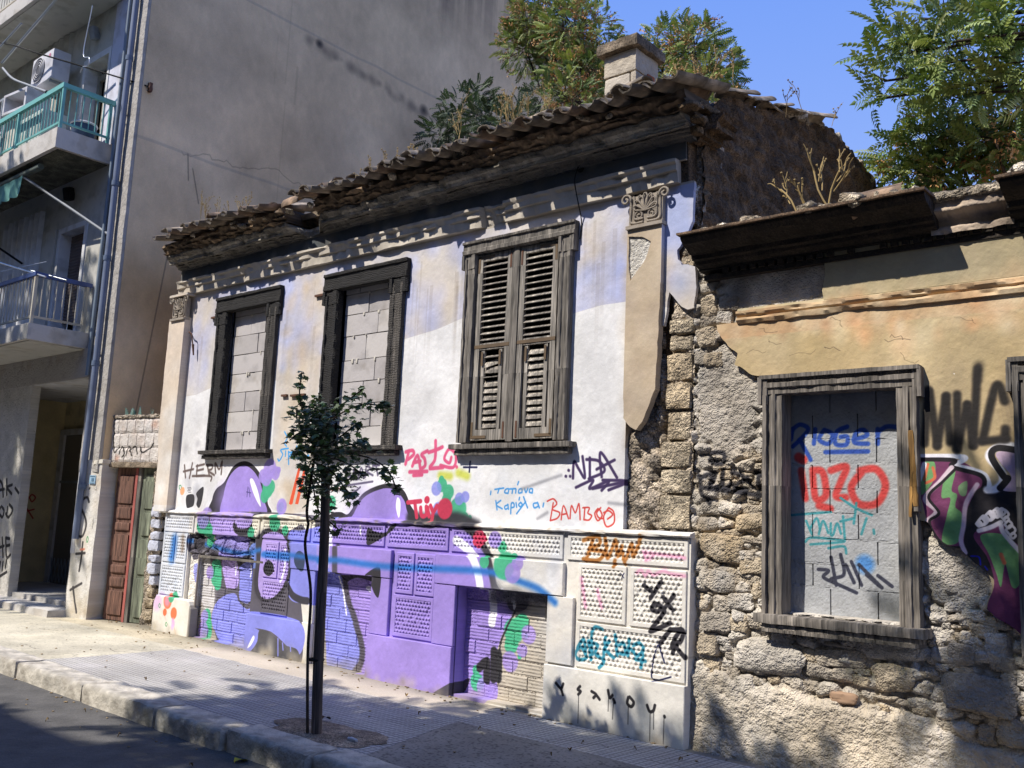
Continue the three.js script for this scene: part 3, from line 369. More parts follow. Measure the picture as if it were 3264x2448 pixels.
// ---------------------------------------------------------------- ground, road, kerb, pavement
const slope = (g) => { const p = g.attributes.position; for (let i = 0; i < p.count; i++) p.setY(i, p.getY(i) + gy(p.getX(i))); g.computeVertexNormals(); return g; };
const flat = (x0, x1, z0, z1, y, nx = 60, nz = 8) => slope(planarXZ(grid(nx, nz, (u, v) => [lerp(x0, x1, u), y, lerp(z1, z0, v)])));
function planarXZ(g, r = [0, 0, 1, 1]) { const p = g.attributes.position, u = new Float32Array(p.count * 2); for (let i = 0; i < p.count; i++) { u[2 * i] = (p.getX(i) - r[0]) / r[2]; u[2 * i + 1] = (p.getZ(i) - r[1]) / r[3]; } g.setAttribute('uv', new THREE.BufferAttribute(u, 2)); return g; }
const texAsphalt = noiseTex(512, (u, v) => { const a = fbm(u * 6, v * 6, 1, 4, 6), e = hash(Math.floor(u * 512), Math.floor(v * 512), 1), q = 78 + 28 * (a - 0.5) + 34 * (e - 0.5) * (e > 0.9 ? 2 : 1); return [q * 1.02, q, q * 0.97]; });
M.asphalt = mat(texAsphalt, { bump: bumpCoarse, bs: 0.006, br: 2 });
M.earth = mat(grit(mottle([142, 128, 110], 0.4, 8), 0.6, 4), { bump: bumpCoarse, bs: 0.02 });
M.granite = mat(mottle([176, 170, 158], 0.3, 12, [120, 112, 100], 0.5, 7), { bump: bumpCoarse, bs: 0.01, br: 1.5 });
struct('ground', flat(-260, 260, -260, 260, -0.3, 80, 20), M.earth);
struct('road', flat(-60, 50, 2.36, 10.6, -0.14, 110, 10), M.asphalt);
struct('opposite_pavement', flat(-60, 50, 10.6, 14, 0.0, 60, 2), M.granite);
// pavement: small ribbed cement tiles between rough concrete, laid as one sheet
const GS = sheet(-13, -0.4, 13, 2.6, 150); GS.Y = (z) => (z + 0.4) * 150;
const GB = sheet(-13, -0.4, 13, 2.6, 150); GB.Y = GS.Y;
const tileRight = (z) => -5.25 + (z < 1.1 ? -0.25 * (1.1 - z) : 0.3 * (z - 1.1));
{
  const S = GS, { ctx } = S, W = S.c.width, H = S.c.height; ctx.fillStyle = '#c9c2b6'; ctx.fillRect(0, 0, W, H);
  cloudXZ(S, -13, 0, -0.4, 2.2, 260, 0.3, ['#bfb8ac', '#d2ccc2', '#c8beae', '#b2aa9e'], 0.5);
  GB.ctx.fillStyle = '#777'; GB.ctx.fillRect(0, 0, W, H);
  const im = ctx.getImageData(0, 0, W, H), bm = GB.ctx.getImageData(0, 0, W, H), d = im.data, b = bm.data;
  for (let j = 0; j < H; j++) for (let i = 0; i < W; i++) {
    const x = -13 + i / 150, z = -0.4 + j / 150, o = (j * W + i) * 4, n = fbm(x * 3, z * 3, 1, 4), w = 0.04 * (n - 0.5);
    const left = -9.62 + w, right = tileRight(z), inTile = x > left && x < right + w && z > 0.62 + 0.1 * (n - 0.5), strip = x >= right && z < 0.75 && z > 0.1 && x < -2.6;
    let q = 1, h = 0.5 + 0.5 * (fbm(x * 30, z * 30, 2, 4) - 0.5);
    if (inTile || strip) { const c = 0.05, fx = ((x / c) % 1 + 1) % 1, fz = ((z / c) % 1 + 1) % 1, gap = fx < 0.24 || fz < 0.24 ? 1 : 0, tx = ((x / 0.3) % 1 + 1) % 1, tz = ((z / 0.3) % 1 + 1) % 1, big = tx < 0.03 || tz < 0.03; q = (gap ? 0.78 : 1.02) * (big ? 0.93 : 1) * (0.96 + 0.08 * hash(Math.floor(x / 0.3), Math.floor(z / 0.3), 2)); h = gap ? 0.1 : 0.75 + 0.2 * (h - 0.5); d[o] *= 0.9; d[o + 1] *= 0.915; d[o + 2] *= 0.95; }
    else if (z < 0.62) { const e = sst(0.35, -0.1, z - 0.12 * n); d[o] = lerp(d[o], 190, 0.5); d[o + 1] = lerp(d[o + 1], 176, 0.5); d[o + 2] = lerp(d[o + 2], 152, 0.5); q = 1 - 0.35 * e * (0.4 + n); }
    if (x > right && !strip && z > 0.62) { const st = vnoise(x * 60, z * 60) > 0.74 ? 0.72 : 1; q *= 0.7 * st * (0.85 + 0.3 * n); }
    if (x < left) { q *= 0.94 + 0.3 * (n - 0.5) - (vnoise(x * 50, z * 50) > 0.8 ? 0.15 : 0); d[o + 2] *= 0.95; }
    q *= 1 + 0.22 * (fbm(x * 1.3, z * 1.3, 7, 3) - 0.5) + 0.12 * (hash(i, j, 1) - 0.5);
    d[o] *= q; d[o + 1] *= q; d[o + 2] *= q; b[o] = b[o + 1] = b[o + 2] = clamp(h) * 255;
  }
  ctx.putImageData(im, 0, 0); GB.ctx.putImageData(bm, 0, 0);
  // cracks in the concrete
  for (let i = 0; i < 14; i++) { let x = pick([rr(-12.6, -9.7), rr(-5, -3)]), z = rr(0.2, 2); ctx.strokeStyle = 'rgba(60,54,46,.6)'; ctx.lineWidth = rr(0.7, 1.6); ctx.beginPath(); ctx.moveTo(S.X(x), S.Y(z)); for (let k = 0; k < 9; k++) { x += rr(-0.02, 0.12); z += rr(-0.05, 0.05); ctx.lineTo(S.X(x), S.Y(z)); } ctx.stroke(); }
}
function cloudXZ(S, x0, x1, z0, z1, n, r, cols, a) { for (let i = 0; i < n; i++) puff(S, S.X(rr(x0, x1)), S.Y(rr(z0, z1)), rr(0.3, 1) * r * S.px, pick(cols), a * rr(0.4, 1)); }
{
  const t = new THREE.CanvasTexture(GS.c), b = new THREE.CanvasTexture(GB.c); t.colorSpace = THREE.SRGBColorSpace; for (const q of [t, b]) { q.flipY = false; q.anisotropy = 8; q.wrapS = THREE.MirroredRepeatWrapping; }
  M.pavement = mat(t, {}); M.pavement.bumpMap = b; M.pavement.bumpScale = 0.006;
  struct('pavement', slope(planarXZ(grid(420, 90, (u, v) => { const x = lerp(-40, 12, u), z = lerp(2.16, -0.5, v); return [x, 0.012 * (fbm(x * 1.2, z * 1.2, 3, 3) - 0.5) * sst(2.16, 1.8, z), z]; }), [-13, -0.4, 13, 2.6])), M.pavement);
}
{ // kerb: separate worn stones
  const kerb = new THREE.Group(); kerb.name = 'kerb'; kerb.userData.kind = 'structure'; scene.add(kerb);
  const joints = [-19, -17.8, -16.7, -15.5, -14.4, -13.2, -12.0, -10.8, -9.55, -8.21, -7.01, -6.1, -5.17, -4.1, -3.0, -1.9, -0.8, 0.4];
  for (let i = 0; i < joints.length - 1; i++) {
    const a = joints[i], b = joints[i + 1], w = b - a - 0.018, z = i > 10 ? 2.4 - 0.035 * (i - 10) : 2.41, g = worn(w, 0.3, 0.3, i * 3.7, 0.014, 0.035, [22, 8, 8]);
    place(g, (a + b) / 2, gy((a + b) / 2) - 0.136 + rr(-0.006, 0.008), z - 0.145, rr(-0.03, 0.02), rr(-0.01, 0.01) - (i > 11 ? 0.02 : 0), -0.0128 + rr(-0.006, 0.006));
    const m = part('kerbstone', g, M.granite, kerb); if (i) m.name = 'kerbstone_' + String(i).padStart(3, '0');
  }
}
{ // bare earth round the sapling
  const pit = grid(40, 24, (u, v) => { const a = u * Math.PI * 2, r = v * (1 + 0.4 * (fbm(Math.cos(a) * 2 + 5, Math.sin(a) * 2 + 5, 0, 3) - 0.5) * 2), x = -5.58 + 0.5 * r * Math.cos(a), z = 1.86 + 0.3 * r * Math.sin(a); return [x, 0.004 + 0.02 * (1 - v * v) * (0.4 + fbm(x * 7, z * 7, 0, 4)) , Math.min(z, 2.14)]; });
  tag(struct('soil_pit', slope(planarXZ(pit)), M.earth), 'round patch of bare brown soil at the foot of the sapling');
}
const litter = (name, label, cat, g, m, x, z, y = 0) => { place(g, x, gy(x) + y, z, 0, rr(0, 6), 0); return solo(name, g, m, label, cat); };
const leafShape = (s) => { const g = grid(6, 4, (u, v) => [s * (u - 0.5), 0.012 * Math.sin(u * 5) + 0.02 * Math.abs(v - 0.5) + 0.006, s * 0.7 * (v - 0.5) * Math.sin(Math.PI * clamp(u, 0.04, 0.97))]); return g; };
{
  const p = P(630, 2432, 0); const q = (px, py) => { const d = P(px, py, 0).sub(EYE), t = (-0.06 - EYE.y) / d.y; return EYE.clone().addScaledVector(d, t); };
  let c = q(767, 2435); litter('fallen_leaf', 'yellow fallen leaf lying on the asphalt below the kerb', 'leaf', leafShape(0.13), mat(null, { color: 0xb9a83c, side: THREE.DoubleSide }), c.x, c.z, -0.14);
  c = q(574, 2345); litter('pebble', 'pale broken stone on the road against the kerb', 'stone', worn(0.09, 0.06, 0.08, 4, 0.012, 0.02, [4, 4, 4]), M.granite, c.x, c.z, -0.115);
  c = q(640, 2372); litter('paper_scrap', 'crumpled white paper scrap on the road beside the kerb', 'litter', worn(0.11, 0.03, 0.06, 9, 0.02, 0.008, [6, 3, 5]), mat(null, { color: 0xc9d0d8 }), c.x, c.z, -0.125);
  c = q(68, 2175); litter('fallen_leaf', 'yellowish leaf on the sunlit asphalt by the left kerb', 'leaf', leafShape(0.07), mat(null, { color: 0xa8962f, side: THREE.DoubleSide }), c.x, c.z, -0.14);
  c = q(10, 2147); litter('pebble', 'dark lump on the sunlit road at the far left', 'stone', worn(0.1, 0.05, 0.08, 14, 0.012, 0.02, [4, 4, 4]), M.woodDark, c.x, c.z, -0.12);
  c = q(148, 2205); litter('fallen_leaf', 'brown curled leaf standing on the road against the kerb', 'leaf', place(leafShape(0.09), 0, 0.04, 0, 0, 0, 1.1), mat(null, { color: 0x4a3a28, side: THREE.DoubleSide }), c.x, c.z, -0.14);
  litter('fallen_leaf', 'dark dry leaf on the soil beside the sapling', 'leaf', leafShape(0.1), mat(null, { color: 0x33281c, side: THREE.DoubleSide }), -5.9, 1.62, 0.02);
  litter('paper_scrap', 'white twist of paper on the soil right of the sapling', 'litter', worn(0.09, 0.02, 0.03, 19, 0.012, 0.006, [6, 3, 4]), mat(null, { color: 0xb8bcc4 }), -5.28, 1.88, 0.02);
}

{ // dust, grit and dry leaf bits swept against the wall and the kerb
  const g = []; for (let i = 0; i < 260; i++) { const k = i % 4, x = rr(-12.4, -2.2), road = k === 3, z = road ? 2.44 + Math.pow(rnd(), 2) * 0.5 : k === 0 ? rr(0.1, 2.1) : 0.09 + Math.pow(rnd(), 3) * 0.5, s = rr(0.004, 0.016) * (k === 0 ? 0.8 : 1); g.push(boxUV(place(new THREE.DodecahedronGeometry(s, 0).scale(1, 0.45, 1.2), x, gy(x) + (road ? -0.14 : 0) + s * 0.35, z, 0, rr(0, 3), 0))); }
  tag(part('street_grit', g, mat(texStone, { color: 0xc8b89c }), scene), 'dust, grit and small stones along the wall and the kerb', null, null, 'stuff');
  const l = []; for (let i = 0; i < 26; i++) { const x = rr(-11, -2.6), k = i % 3, z = k === 0 ? rr(0.1, 0.5) : k === 1 ? rr(2.45, 3.1) : rr(0.5, 2.1), y = gy(x) + (z > 2.3 ? -0.14 : 0) + 0.004; l.push(place(leafShape(rr(0.02, 0.045)), x, y, z, rr(-0.2, 0.2), rr(0, 6), rr(-0.2, 0.2))); }
  tag(part('dry_leaves', l, mat(null, { color: 0x7a6238, side: THREE.DoubleSide }), scene), 'scattered small dry leaves on the pavement and along the kerb', null, null, 'stuff');
}

// ---------------------------------------------------------------- the old house
const house = thing('old_house', 'derelict single storey house with violet graffiti on its studded plinth and grey shutters', 'house');
const chip = (amp, f = 9, s = 0) => (a, j, z, o) => [-amp * Math.max(0, fbm(a * f, j * 1.7 + s, 0, 3) - 0.45) * 3.2 * (z > 0.03 ? 1 : 0), amp * (fbm(a * f + 31, j * 2.3 + s, 0, 3) - 0.5) * 0.8];
{
  const win = [[-10.44, -9.28, 2.38, 4.24], [-8.28, -7.12, 2.38, 4.24], [-6.12, -4.98, 2.36, 4.24]];
  part('wall', F(slab(rect(-11.52, -4.335, 1.6, 4.46), -0.16, 0, win.map((w) => rect(...w)))), M.facade, house);
  part('wall', F(slab(ragged([[-4.05, 4.46, 1], [-3.74, 4.46], [-3.745, 4.11], [-3.80, 4.0], [-3.88, 3.9], [-3.875, 3.82], [-3.84, 3.765], [-3.78, 3.765], [-3.71, 3.73], [-3.70, 3.55], [-3.72, 3.4], [-3.78, 3.39], [-3.86, 3.45], [-3.945, 3.56], [-3.965, 3.48], [-3.99, 3.28], [-4.05, 3.28, 1]], 0.012, 0.02), -0.035, 0)), M.facade, house, 'bluish strip of plaster with a broken edge beside the end pilaster');
  // bare masonry behind the missing plaster
  part('masonry', roughAt(-4.34, -3.735, 1.6, 4.46, 0.02, (x, y) => { const n = fbm(x * 9, y * 11, 0, 5); return -0.055 + 0.1 * (Math.abs(n - 0.5) * 2) * (n > 0.5 ? 0.3 : -1) + 0.035 * (fbm(x * 34, y * 34, 2, 4) - 0.5) - (x > -4.02 && x < -3.96 ? 0.05 : 0); }), M.mortar, house, 'rough grey masonry laid bare beside the pilaster');
  part('masonry', boxAt(-4.34, -3.74, 1.6, 4.9, -0.5, -0.13), M.mortar, house);
  const rows = [3.34, 3.2, 3.06, 2.82, 2.59, 2.35, 2.13, 1.93, 1.655];
  for (let i = 0; i < rows.length - 1; i++) { const x0 = -4.0 + rr(0, 0.05) - (i > 4 ? 0.03 : 0); const m = part('quoin_stone', wornAt(x0, -3.745 + rr(-0.008, 0.004), rows[i + 1] + 0.012, rows[i] - 0.008, -0.17, -0.022 + rr(-0.012, 0.01), i * 5.1, 0.016, 0.016, [12, 10, 6]), pick(M.quoin), house); }
  for (let i = 0; i < 3; i++) part('quoin_stone', wornAt(-3.86 + 0.01 * i, -3.75, 3.76 + i * 0.09, 3.85 + i * 0.09, -0.15, -0.03, i * 3.3 + 60, 0.016, 0.02, [8, 6, 5]), M.quoin[2], house);
  // back and side walls, roof
  part('side_wall', boxAt(-11.52, -11.3, -0.2, 5.0, -6, -0.17), M.mortar, house);
  part('dark_backing', boxAt(-11.3, -3.95, -0.2, 4.9, -0.75, -0.7), M.dark, house);  // near-black sheet added behind the openings to darken the interior
  const gtop = [[0.02, 4.93], [-0.09, 5.02], [-0.47, 5.36], [-1.17, 5.5], [-1.98, 5.72], [-2.78, 5.88], [-3.42, 5.83], [-4.04, 5.70], [-5, 5.35], [-6, 4.95]];
  const top = (z) => { for (let i = 0; i < gtop.length - 1; i++) if (z <= gtop[i][0] && z >= gtop[i + 1][0]) return lerp(gtop[i][1], gtop[i + 1][1], (z - gtop[i][0]) / (gtop[i + 1][0] - gtop[i][0])); return z > 0 ? 4.93 : 4.95; };
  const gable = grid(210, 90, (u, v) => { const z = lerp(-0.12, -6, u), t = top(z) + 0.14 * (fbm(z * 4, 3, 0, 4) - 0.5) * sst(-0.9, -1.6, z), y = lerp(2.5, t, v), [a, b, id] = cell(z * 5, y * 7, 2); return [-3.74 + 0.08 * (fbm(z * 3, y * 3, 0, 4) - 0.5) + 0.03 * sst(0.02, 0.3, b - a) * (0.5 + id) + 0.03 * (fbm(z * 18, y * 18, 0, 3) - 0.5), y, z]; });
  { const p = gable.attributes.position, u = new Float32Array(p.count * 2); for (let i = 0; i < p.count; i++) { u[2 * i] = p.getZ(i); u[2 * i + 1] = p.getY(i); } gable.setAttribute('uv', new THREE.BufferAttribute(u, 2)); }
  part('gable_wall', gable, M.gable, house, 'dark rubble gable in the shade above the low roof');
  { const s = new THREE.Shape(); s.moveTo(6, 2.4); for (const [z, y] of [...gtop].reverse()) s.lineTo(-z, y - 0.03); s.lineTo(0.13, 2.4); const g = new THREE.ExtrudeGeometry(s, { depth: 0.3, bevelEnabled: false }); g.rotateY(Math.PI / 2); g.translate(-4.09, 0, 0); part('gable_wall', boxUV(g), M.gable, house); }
  for (let i = 0; i < 26; i++) { const z = -1.5 - 4.2 * (i / 26) + rr(-0.05, 0.05); part('gable_stone', place(worn(rr(0.14, 0.28), rr(0.08, 0.16), rr(0.12, 0.25), i * 7, 0.03, 0.03, [5, 4, 5]), -3.86 + rr(-0.06, 0.05), top(z) + 0.02, z, rr(-0.3, 0.3), rr(0, 3), rr(-0.3, 0.3)), pick(M.stones), house); }
  part('roof', [boxUV(place(new THREE.BoxGeometry(7.6, 0.06, 3.1), -7.62, 5.46, -1.42, 0.262)), boxUV(place(new THREE.BoxGeometry(7.6, 0.06, 3.3), -7.62, 5.42, -4.5, -0.3))], M.tiles[1], house);
  // cornice: architrave, frieze, mouldings
  part('architrave', F(sweep([[-0.02, 4.455], [0.06, 4.455], [0.06, 4.545], [0.078, 4.552], [0.078, 4.6], [0.1, 4.618], [0.1, 4.645], [-0.02, 4.65]], -11.5, -3.86, 300, 'x', (a, j, z, o) => { const c = chip(0.028, 7)(a, j, z, o), gap = (a > -6.02 && a < -5.72) ? 0.05 * (0.5 + fbm(a * 20, j, 0, 3)) : 0; return [c[0] - (z > 0.03 ? gap : 0), c[1] * 0.4 + (j === 1 && gap ? 0.03 : 0)]; })), M.facade, house, 'pale moulded band above the windows');
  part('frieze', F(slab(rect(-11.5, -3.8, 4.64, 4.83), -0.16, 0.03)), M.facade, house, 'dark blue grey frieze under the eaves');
  const corn = [[-0.02, 4.79], [0.055, 4.795], [0.06, 4.815], [0.095, 4.82], [0.1, 4.845], [0.125, 4.852], [0.13, 4.872], [0.225, 4.86], [0.24, 4.866], [0.245, 4.91], [0.265, 4.915], [0.3, 4.935], [0.315, 4.955], [0.315, 4.972], [-0.05, 4.99]];
  const worn2 = (a, j, z, o) => { const b = clamp(1.5 - Math.abs(a + 8.62) / 0.2) , k = clamp(b), c = chip(0.045, 7, 3)(a, Math.floor(j / 3), z, o); return [c[0] - (z > 0.06 ? (z - 0.05) * k * 0.95 : 0), c[1] * 0.6 - (j > 9 ? k * 0.1 : 0) - (j > 6 ? 0.02 * fbm(a * 1.3, 2, 0, 3) : 0)]; };
  for (const c of corn) if (c[0] > 0.1) c[0] = 0.1 + (c[0] - 0.1) * 0.72;
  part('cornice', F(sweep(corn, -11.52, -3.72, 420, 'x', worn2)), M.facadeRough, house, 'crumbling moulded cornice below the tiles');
  // its return round the corner
  { const g = sweep(corn, 0, 0.3, 12, 'x', chip(0.03, 9)); g.rotateY(Math.PI / 2); g.translate(-3.74, 0, 0.0); part('cornice', boxUV(g), M.gable, house); }
  part('eave_course', F(sweep([[-0.1, 4.965], [0.24, 4.965], [0.275, 4.985], [0.262, 5.0], [0.295, 5.02], [0.285, 5.04], [0.32, 5.06], [0.32, 5.1], [-0.1, 5.14]], -11.55, -3.66, 420, 'x', (a, j, z, o) => [0.13 * (fbm(a * 6, j * 1.5, 1, 4) - 0.55) * (z > 0 ? 1 : 0) - (Math.abs(a + 8.62) < 0.26 ? 0.3 * (z > 0 ? 1 : 0) : 0), 0.03 * (fbm(a * 9, j * 5, 4, 3) - 0.5)])), mat(texMortar, { color: 0xb8aa98, bump: bumpCoarse, bs: 0.03, br: 2 }), house, 'rough dark course of brick and mortar under the tiles');
  M.cornFrag = mat(texMortar, { color: 0xa89880, bump: bumpCoarse, bs: 0.02 });
  // dangling lumps at the corner of the cornice
  for (const [x, y, z, w, h, d] of [[-3.64, 4.97, 0.24, 0.16, 0.05, 0.16], [-3.63, 4.9, 0.12, 0.12, 0.05, 0.14], [-3.68, 4.84, 0.06, 0.08, 0.06, 0.1], [-3.64, 5.02, 0.02, 0.14, 0.05, 0.26], [-3.68, 5.06, -0.25, 0.1, 0.05, 0.24], [-3.67, 4.95, -0.05, 0.1, 0.06, 0.14]]) part('cornice_fragment', boxUV(place(worn(w, h, d, x * 9 + y, 0.02, 0.02, [6, 5, 6]), x, y, z, rr(-0.1, 0.1), rr(-0.15, 0.15), rr(-0.12, 0.12))), M.cornFrag, house);
  // roof tiles: hollow below, round above
  const arc = (r, a, t) => { const s = new THREE.Shape(); s.absarc(0, 0, r, Math.PI / 2 - a, Math.PI / 2 + a, false); s.absarc(0, 0, r - t, Math.PI / 2 + a, Math.PI / 2 - a, true); return s; };
  const tg = [0, 1, 2, 3].map((i) => { const g = new THREE.ExtrudeGeometry(arc(0.092 + 0.004 * i, 1.25, 0.016), { depth: 0.44, steps: 4, bevelEnabled: false, curveSegments: 9 }), p = g.attributes.position; for (let k = 0; k < p.count; k++) { const z = p.getZ(k), f = 1 - 0.22 * (z / 0.44); p.setX(k, p.getX(k) * f + 0.012 * (fbm(z * 9, p.getX(k) * 9 + i * 5, 0, 3) - 0.5)); p.setY(k, p.getY(k) * f + 0.02 * (fbm(z * 7 + 4, p.getX(k) * 12 + i * 5, 0, 3) - 0.5) - 0.06); if (z > 0.43) p.setZ(k, z + 0.05 * (fbm(p.getX(k) * 14 + i * 9, i, 0, 3) - 0.5)); } g.translate(0, 0, -0.4); g.computeVertexNormals(); return boxUV(g); });
  let tn = 0;
  const tile = (x, y, z, up, rx = 0.262, ry = 0, rz = 0) => { const m = part('tile' + (tn ? '_' + String(tn).padStart(3, '0') : ''), pick(tg), pick(M.tiles), house); tn++; m.position.set(x, y, z); m.rotation.set(rx, ry, rz + (up ? 0 : Math.PI)); if (!up) m.rotation.set(-rx, ry + Math.PI, Math.PI), m.rotation.set(rx, ry, rz + Math.PI); };
  for (let i = 0; i < 39; i++) {
    const x = -11.42 + i * 0.202 + rr(-0.015, 0.015), gap = x > -9.02 && x < -8.42, off = rr(-0.09, 0.03), yo = 0.05 * fbm(x * 0.9, 0, 0, 2) - 0.015;
    if (!gap) tile(x + 0.1, 5.095 + yo, 0.515 + off, false, 0.26, rr(-0.05, 0.05), rr(-0.08, 0.08));
    if (!gap && rnd() > 0.1) tile(x, 5.145 + yo + rr(0, 0.015), 0.525 + off + rr(-0.07, 0.03), true, 0.24 + rr(-0.09, 0.04), rr(-0.16, 0.16), rr(-0.2, 0.2));
    if (!gap) tile(x + 0.1, 5.2 + yo, 0.12 + off, false, 0.27); if (!gap && rnd() > 0.2) tile(x, 5.265 + yo, 0.12 + off + rr(-0.08, 0.04), true, 0.27, rr(-0.1, 0.1), rr(-0.1, 0.1));
  }
  for (const [x, y, z, rx, ry, rz] of [[-9.35, 5.3, 0.15, 0.1, 0.9, 0.1], [-8.1, 5.34, 0.2, 0.1, 1.1, 0.1], [-7.95, 5.36, 0.1, 0, 0.7, 0.2], [-6.9, 5.38, 0.05, 0.1, 1.2, 0], [-5.5, 5.38, 0.1, 0.2, 1.0, 0.1], [-5.25, 5.42, 0.05, 0.1, 1.3, 0.1], [-4.5, 5.36, 0.1, 0.1, 0.8, 0.1], [-4.15, 5.4, 0.12, 0.15, 1.2, -0.1], [-3.95, 5.36, 0.02, 0.2, 0.3, 0.1], [-8.62, 5.2, 0.3, 0.3, 1.3, 0.3], [-10.4, 5.3, 0.1, 0.1, 1.4, 0.3], [-3.75, 5.36, 0.0, 0.2, 0.5, 0.2]]) tile(x, y, z, true, rx, ry, rz);
  for (let i = 0; i < 8; i++) { const z = -0.45 - i * 0.24; tile(-3.72 + rr(-0.05, 0.03), top(z) + 0.06, z, true, 0.25 + rr(-0.1, 0.1), rr(-0.2, 0.2), 0.25 + rr(-0.2, 0.2)); }
  for (let i = 0; i < 24; i++) { const x = rr(-11.4, -3.8); part('mortar_lump', boxUV(place(worn(rr(0.04, 0.09), rr(0.02, 0.045), rr(0.05, 0.1), i * 3, 0.014, 0.012, [4, 4, 4]), x, 5.05 + rr(-0.02, 0.08), 0.32 + rr(-0.05, 0.06), rr(-0.4, 0.4), rr(0, 3), rr(-0.4, 0.4))), pick(M.stones), house); }
  // chimney
  const ch = part('chimney', [boxAt(-4.985, -4.65, 5.1, 5.7, -0.83, -0.5)], M.stones[2], house, 'stone chimney with a slab cap near the eaves');
  const cm = [0xb5aa98, 0xaba08e, 0xbcb2a2].map((c) => mat(texPlain, { color: c, bump: bumpCoarse, bs: 0.012, br: 2 })); const blk = (...a) => part('chimney_block', wornAt(...a), pick(cm), ch);
  blk(-4.995, -4.632, 5.87, 6.09, -0.84, -0.45, 1, 0.007, 0.012, [10, 8, 8]); blk(-4.985, -4.70, 5.705, 5.86, -0.84, -0.455, 2, 0.007, 0.014, [10, 6, 8]); blk(-4.69, -4.63, 5.705, 5.86, -0.84, -0.452, 3, 0.006, 0.01, [4, 6, 8]); blk(-4.97, -4.78, 5.54, 5.695, -0.84, -0.46, 4, 0.01, 0.016, [8, 6, 8]); blk(-4.77, -4.64, 5.54, 5.695, -0.84, -0.46, 5, 0.01, 0.016, [6, 6, 8]); blk(-4.97, -4.65, 5.36, 5.53, -0.84, -0.47, 6, 0.012, 0.016, [8, 6, 8]);
  part('chimney_cap', wornAt(-5.05, -4.585, 6.09, 6.2, -0.9, -0.39, 8, 0.012, 0.014, [14, 5, 12]), mat(texMortar, { color: 0xb8b2a8, bump: bumpCoarse, bs: 0.012 }), ch); part('brick', wornAt(-4.66, -4.618, 5.72, 5.9, -0.76, -0.64, 9, 0.005, 0.006, [3, 4, 4]), mat(texPlain, { color: 0xa8603c }), ch, 'orange brick showing in the chimney flank');
  // pilasters and their capitals
  const right = part('pilaster', F(slab(ragged([[-4.335, 4.16, 1], [-4.0, 4.16, 1], [-4.0, 3.62], [-4.012, 3.3], [-4.02, 3.02], [-4.035, 2.76], [-4.1, 2.6], [-4.15, 2.5], [-4.2, 2.44], [-4.26, 2.47], [-4.325, 2.54], [-4.335, 2.7, 1]], 0.008, 0.02, 4), -0.02, 0.05, [ragged([[-4.322, 4.07], [-4.2, 4.055], [-4.1, 3.99], [-4.13, 3.9], [-4.17, 3.82], [-4.24, 3.75], [-4.3, 3.68], [-4.315, 3.8]], 0.01, 0.02, 6)])), M.facade, house, 'beige pilaster with broken lower end');
  part('bared_patch', roughAt(-4.33, -4.05, 3.64, 4.1, 0.012, (x, y) => 0.034 + 0.012 * (fbm(x * 30, y * 30, 0, 4) - 0.5)), mat(texPlain, { color: 0xcfccc4, bump: bumpCoarse, bs: 0.02, br: 4 }), right);
  const left = part('pilaster', F(slab(ragged([[-11.56, 4.14, 1], [-11.18, 4.14, 1], [-11.18, 1.62, 1], [-11.5, 1.62], [-11.5, 2.26], [-11.56, 2.6]], 0.008, 0.03, 8), -0.16, 0.1)), M.facade, house, 'pale pilaster at the far corner of the house');
  part('masonry', roughAt(-11.56, -11.2, 1.55, 2.35, 0.02, (x, y) => -0.02 + 0.06 * (fbm(x * 14, y * 14, 0, 4) - 0.5)), M.mortar, house);
  const capital = (x0, x1, y0, y1, par) => {
    const w = x1 - x0, c = (x0 + x1) / 2, h = y1 - y0, z = 0.05, T = (pts, r) => tube(pts.map(([x, y, q = 0]) => V(x, y, z + q)), r, 6, pts.length * 3), g = [boxAt(x0, x1, y0, y1 - 0.02, -0.02, 0.045)];
    for (const s of [-1, 1]) {
      for (const k of [0, 1]) { const e = w / 2 - 0.02 - 0.035 * k, vol = []; for (let i = 0; i <= 16; i++) { const a = -Math.PI + i * 0.5, r = 0.05 * (1 - i / 20) - (k ? 0.012 : 0); vol.push([c + s * (w / 2 + 0.005 + 0.02 + Math.cos(a) * r * 1.0), y1 - 0.045 + Math.sin(-a) * r, 0.012]); } g.push(T([[c + s * 0.02, y0 + 0.025 + 0.03 * k], [c + s * e * 0.8, y0 + 0.025 + 0.03 * k], [c + s * e, y0 + 0.04 + 0.03 * k], [c + s * e, y0 + h * 0.5], [c + s * e, y1 - 0.07], ...(k ? [[c + s * (e + 0.01), y1 - 0.02]] : vol)], 0.011)); }
      const sp = []; for (let i = 0; i <= 14; i++) { const a = i * 0.62, r = 0.042 * (1 - i / 17); sp.push([c + s * (0.06 + Math.cos(a) * r), y0 + 0.085 + Math.sin(a) * r]); } g.push(T(sp, 0.009));
    }
    for (let i = -3; i <= 3; i++) { const a = i * 0.4, L = 0.12 + 0.035 * Math.cos(a * 1.2), d = [Math.sin(a), Math.cos(a)], n = [d[1], -d[0]], b = [c, y0 + 0.12], q = (t, o) => [b[0] + d[0] * L * t + n[0] * o, b[1] + d[1] * L * t + n[1] * o, 0.008]; g.push(T([q(0, 0), q(0.4, 0.012), q(0.8, 0.02), q(1, 0), q(0.8, -0.02), q(0.4, -0.012), q(0, 0)], 0.007)); }
    g.push(boxAt(x0 - 0.015, x1 + 0.015, y0 - 0.025, y0 + 0.004, -0.02, 0.075));
    return part('capital', g.map((q) => boxUV(q)), mat(texPlain, { color: 0x9a9083, bump: bumpFine, bs: 0.003, br: 3 }), par, 'carved capital with scrolls and a palmette');
  };
  capital(-4.325, -4.0, 4.15, 4.43, right); place(capital(-11.5, -11.19, 4.13, 4.42, left).geometry, 0, 0, 0.05);
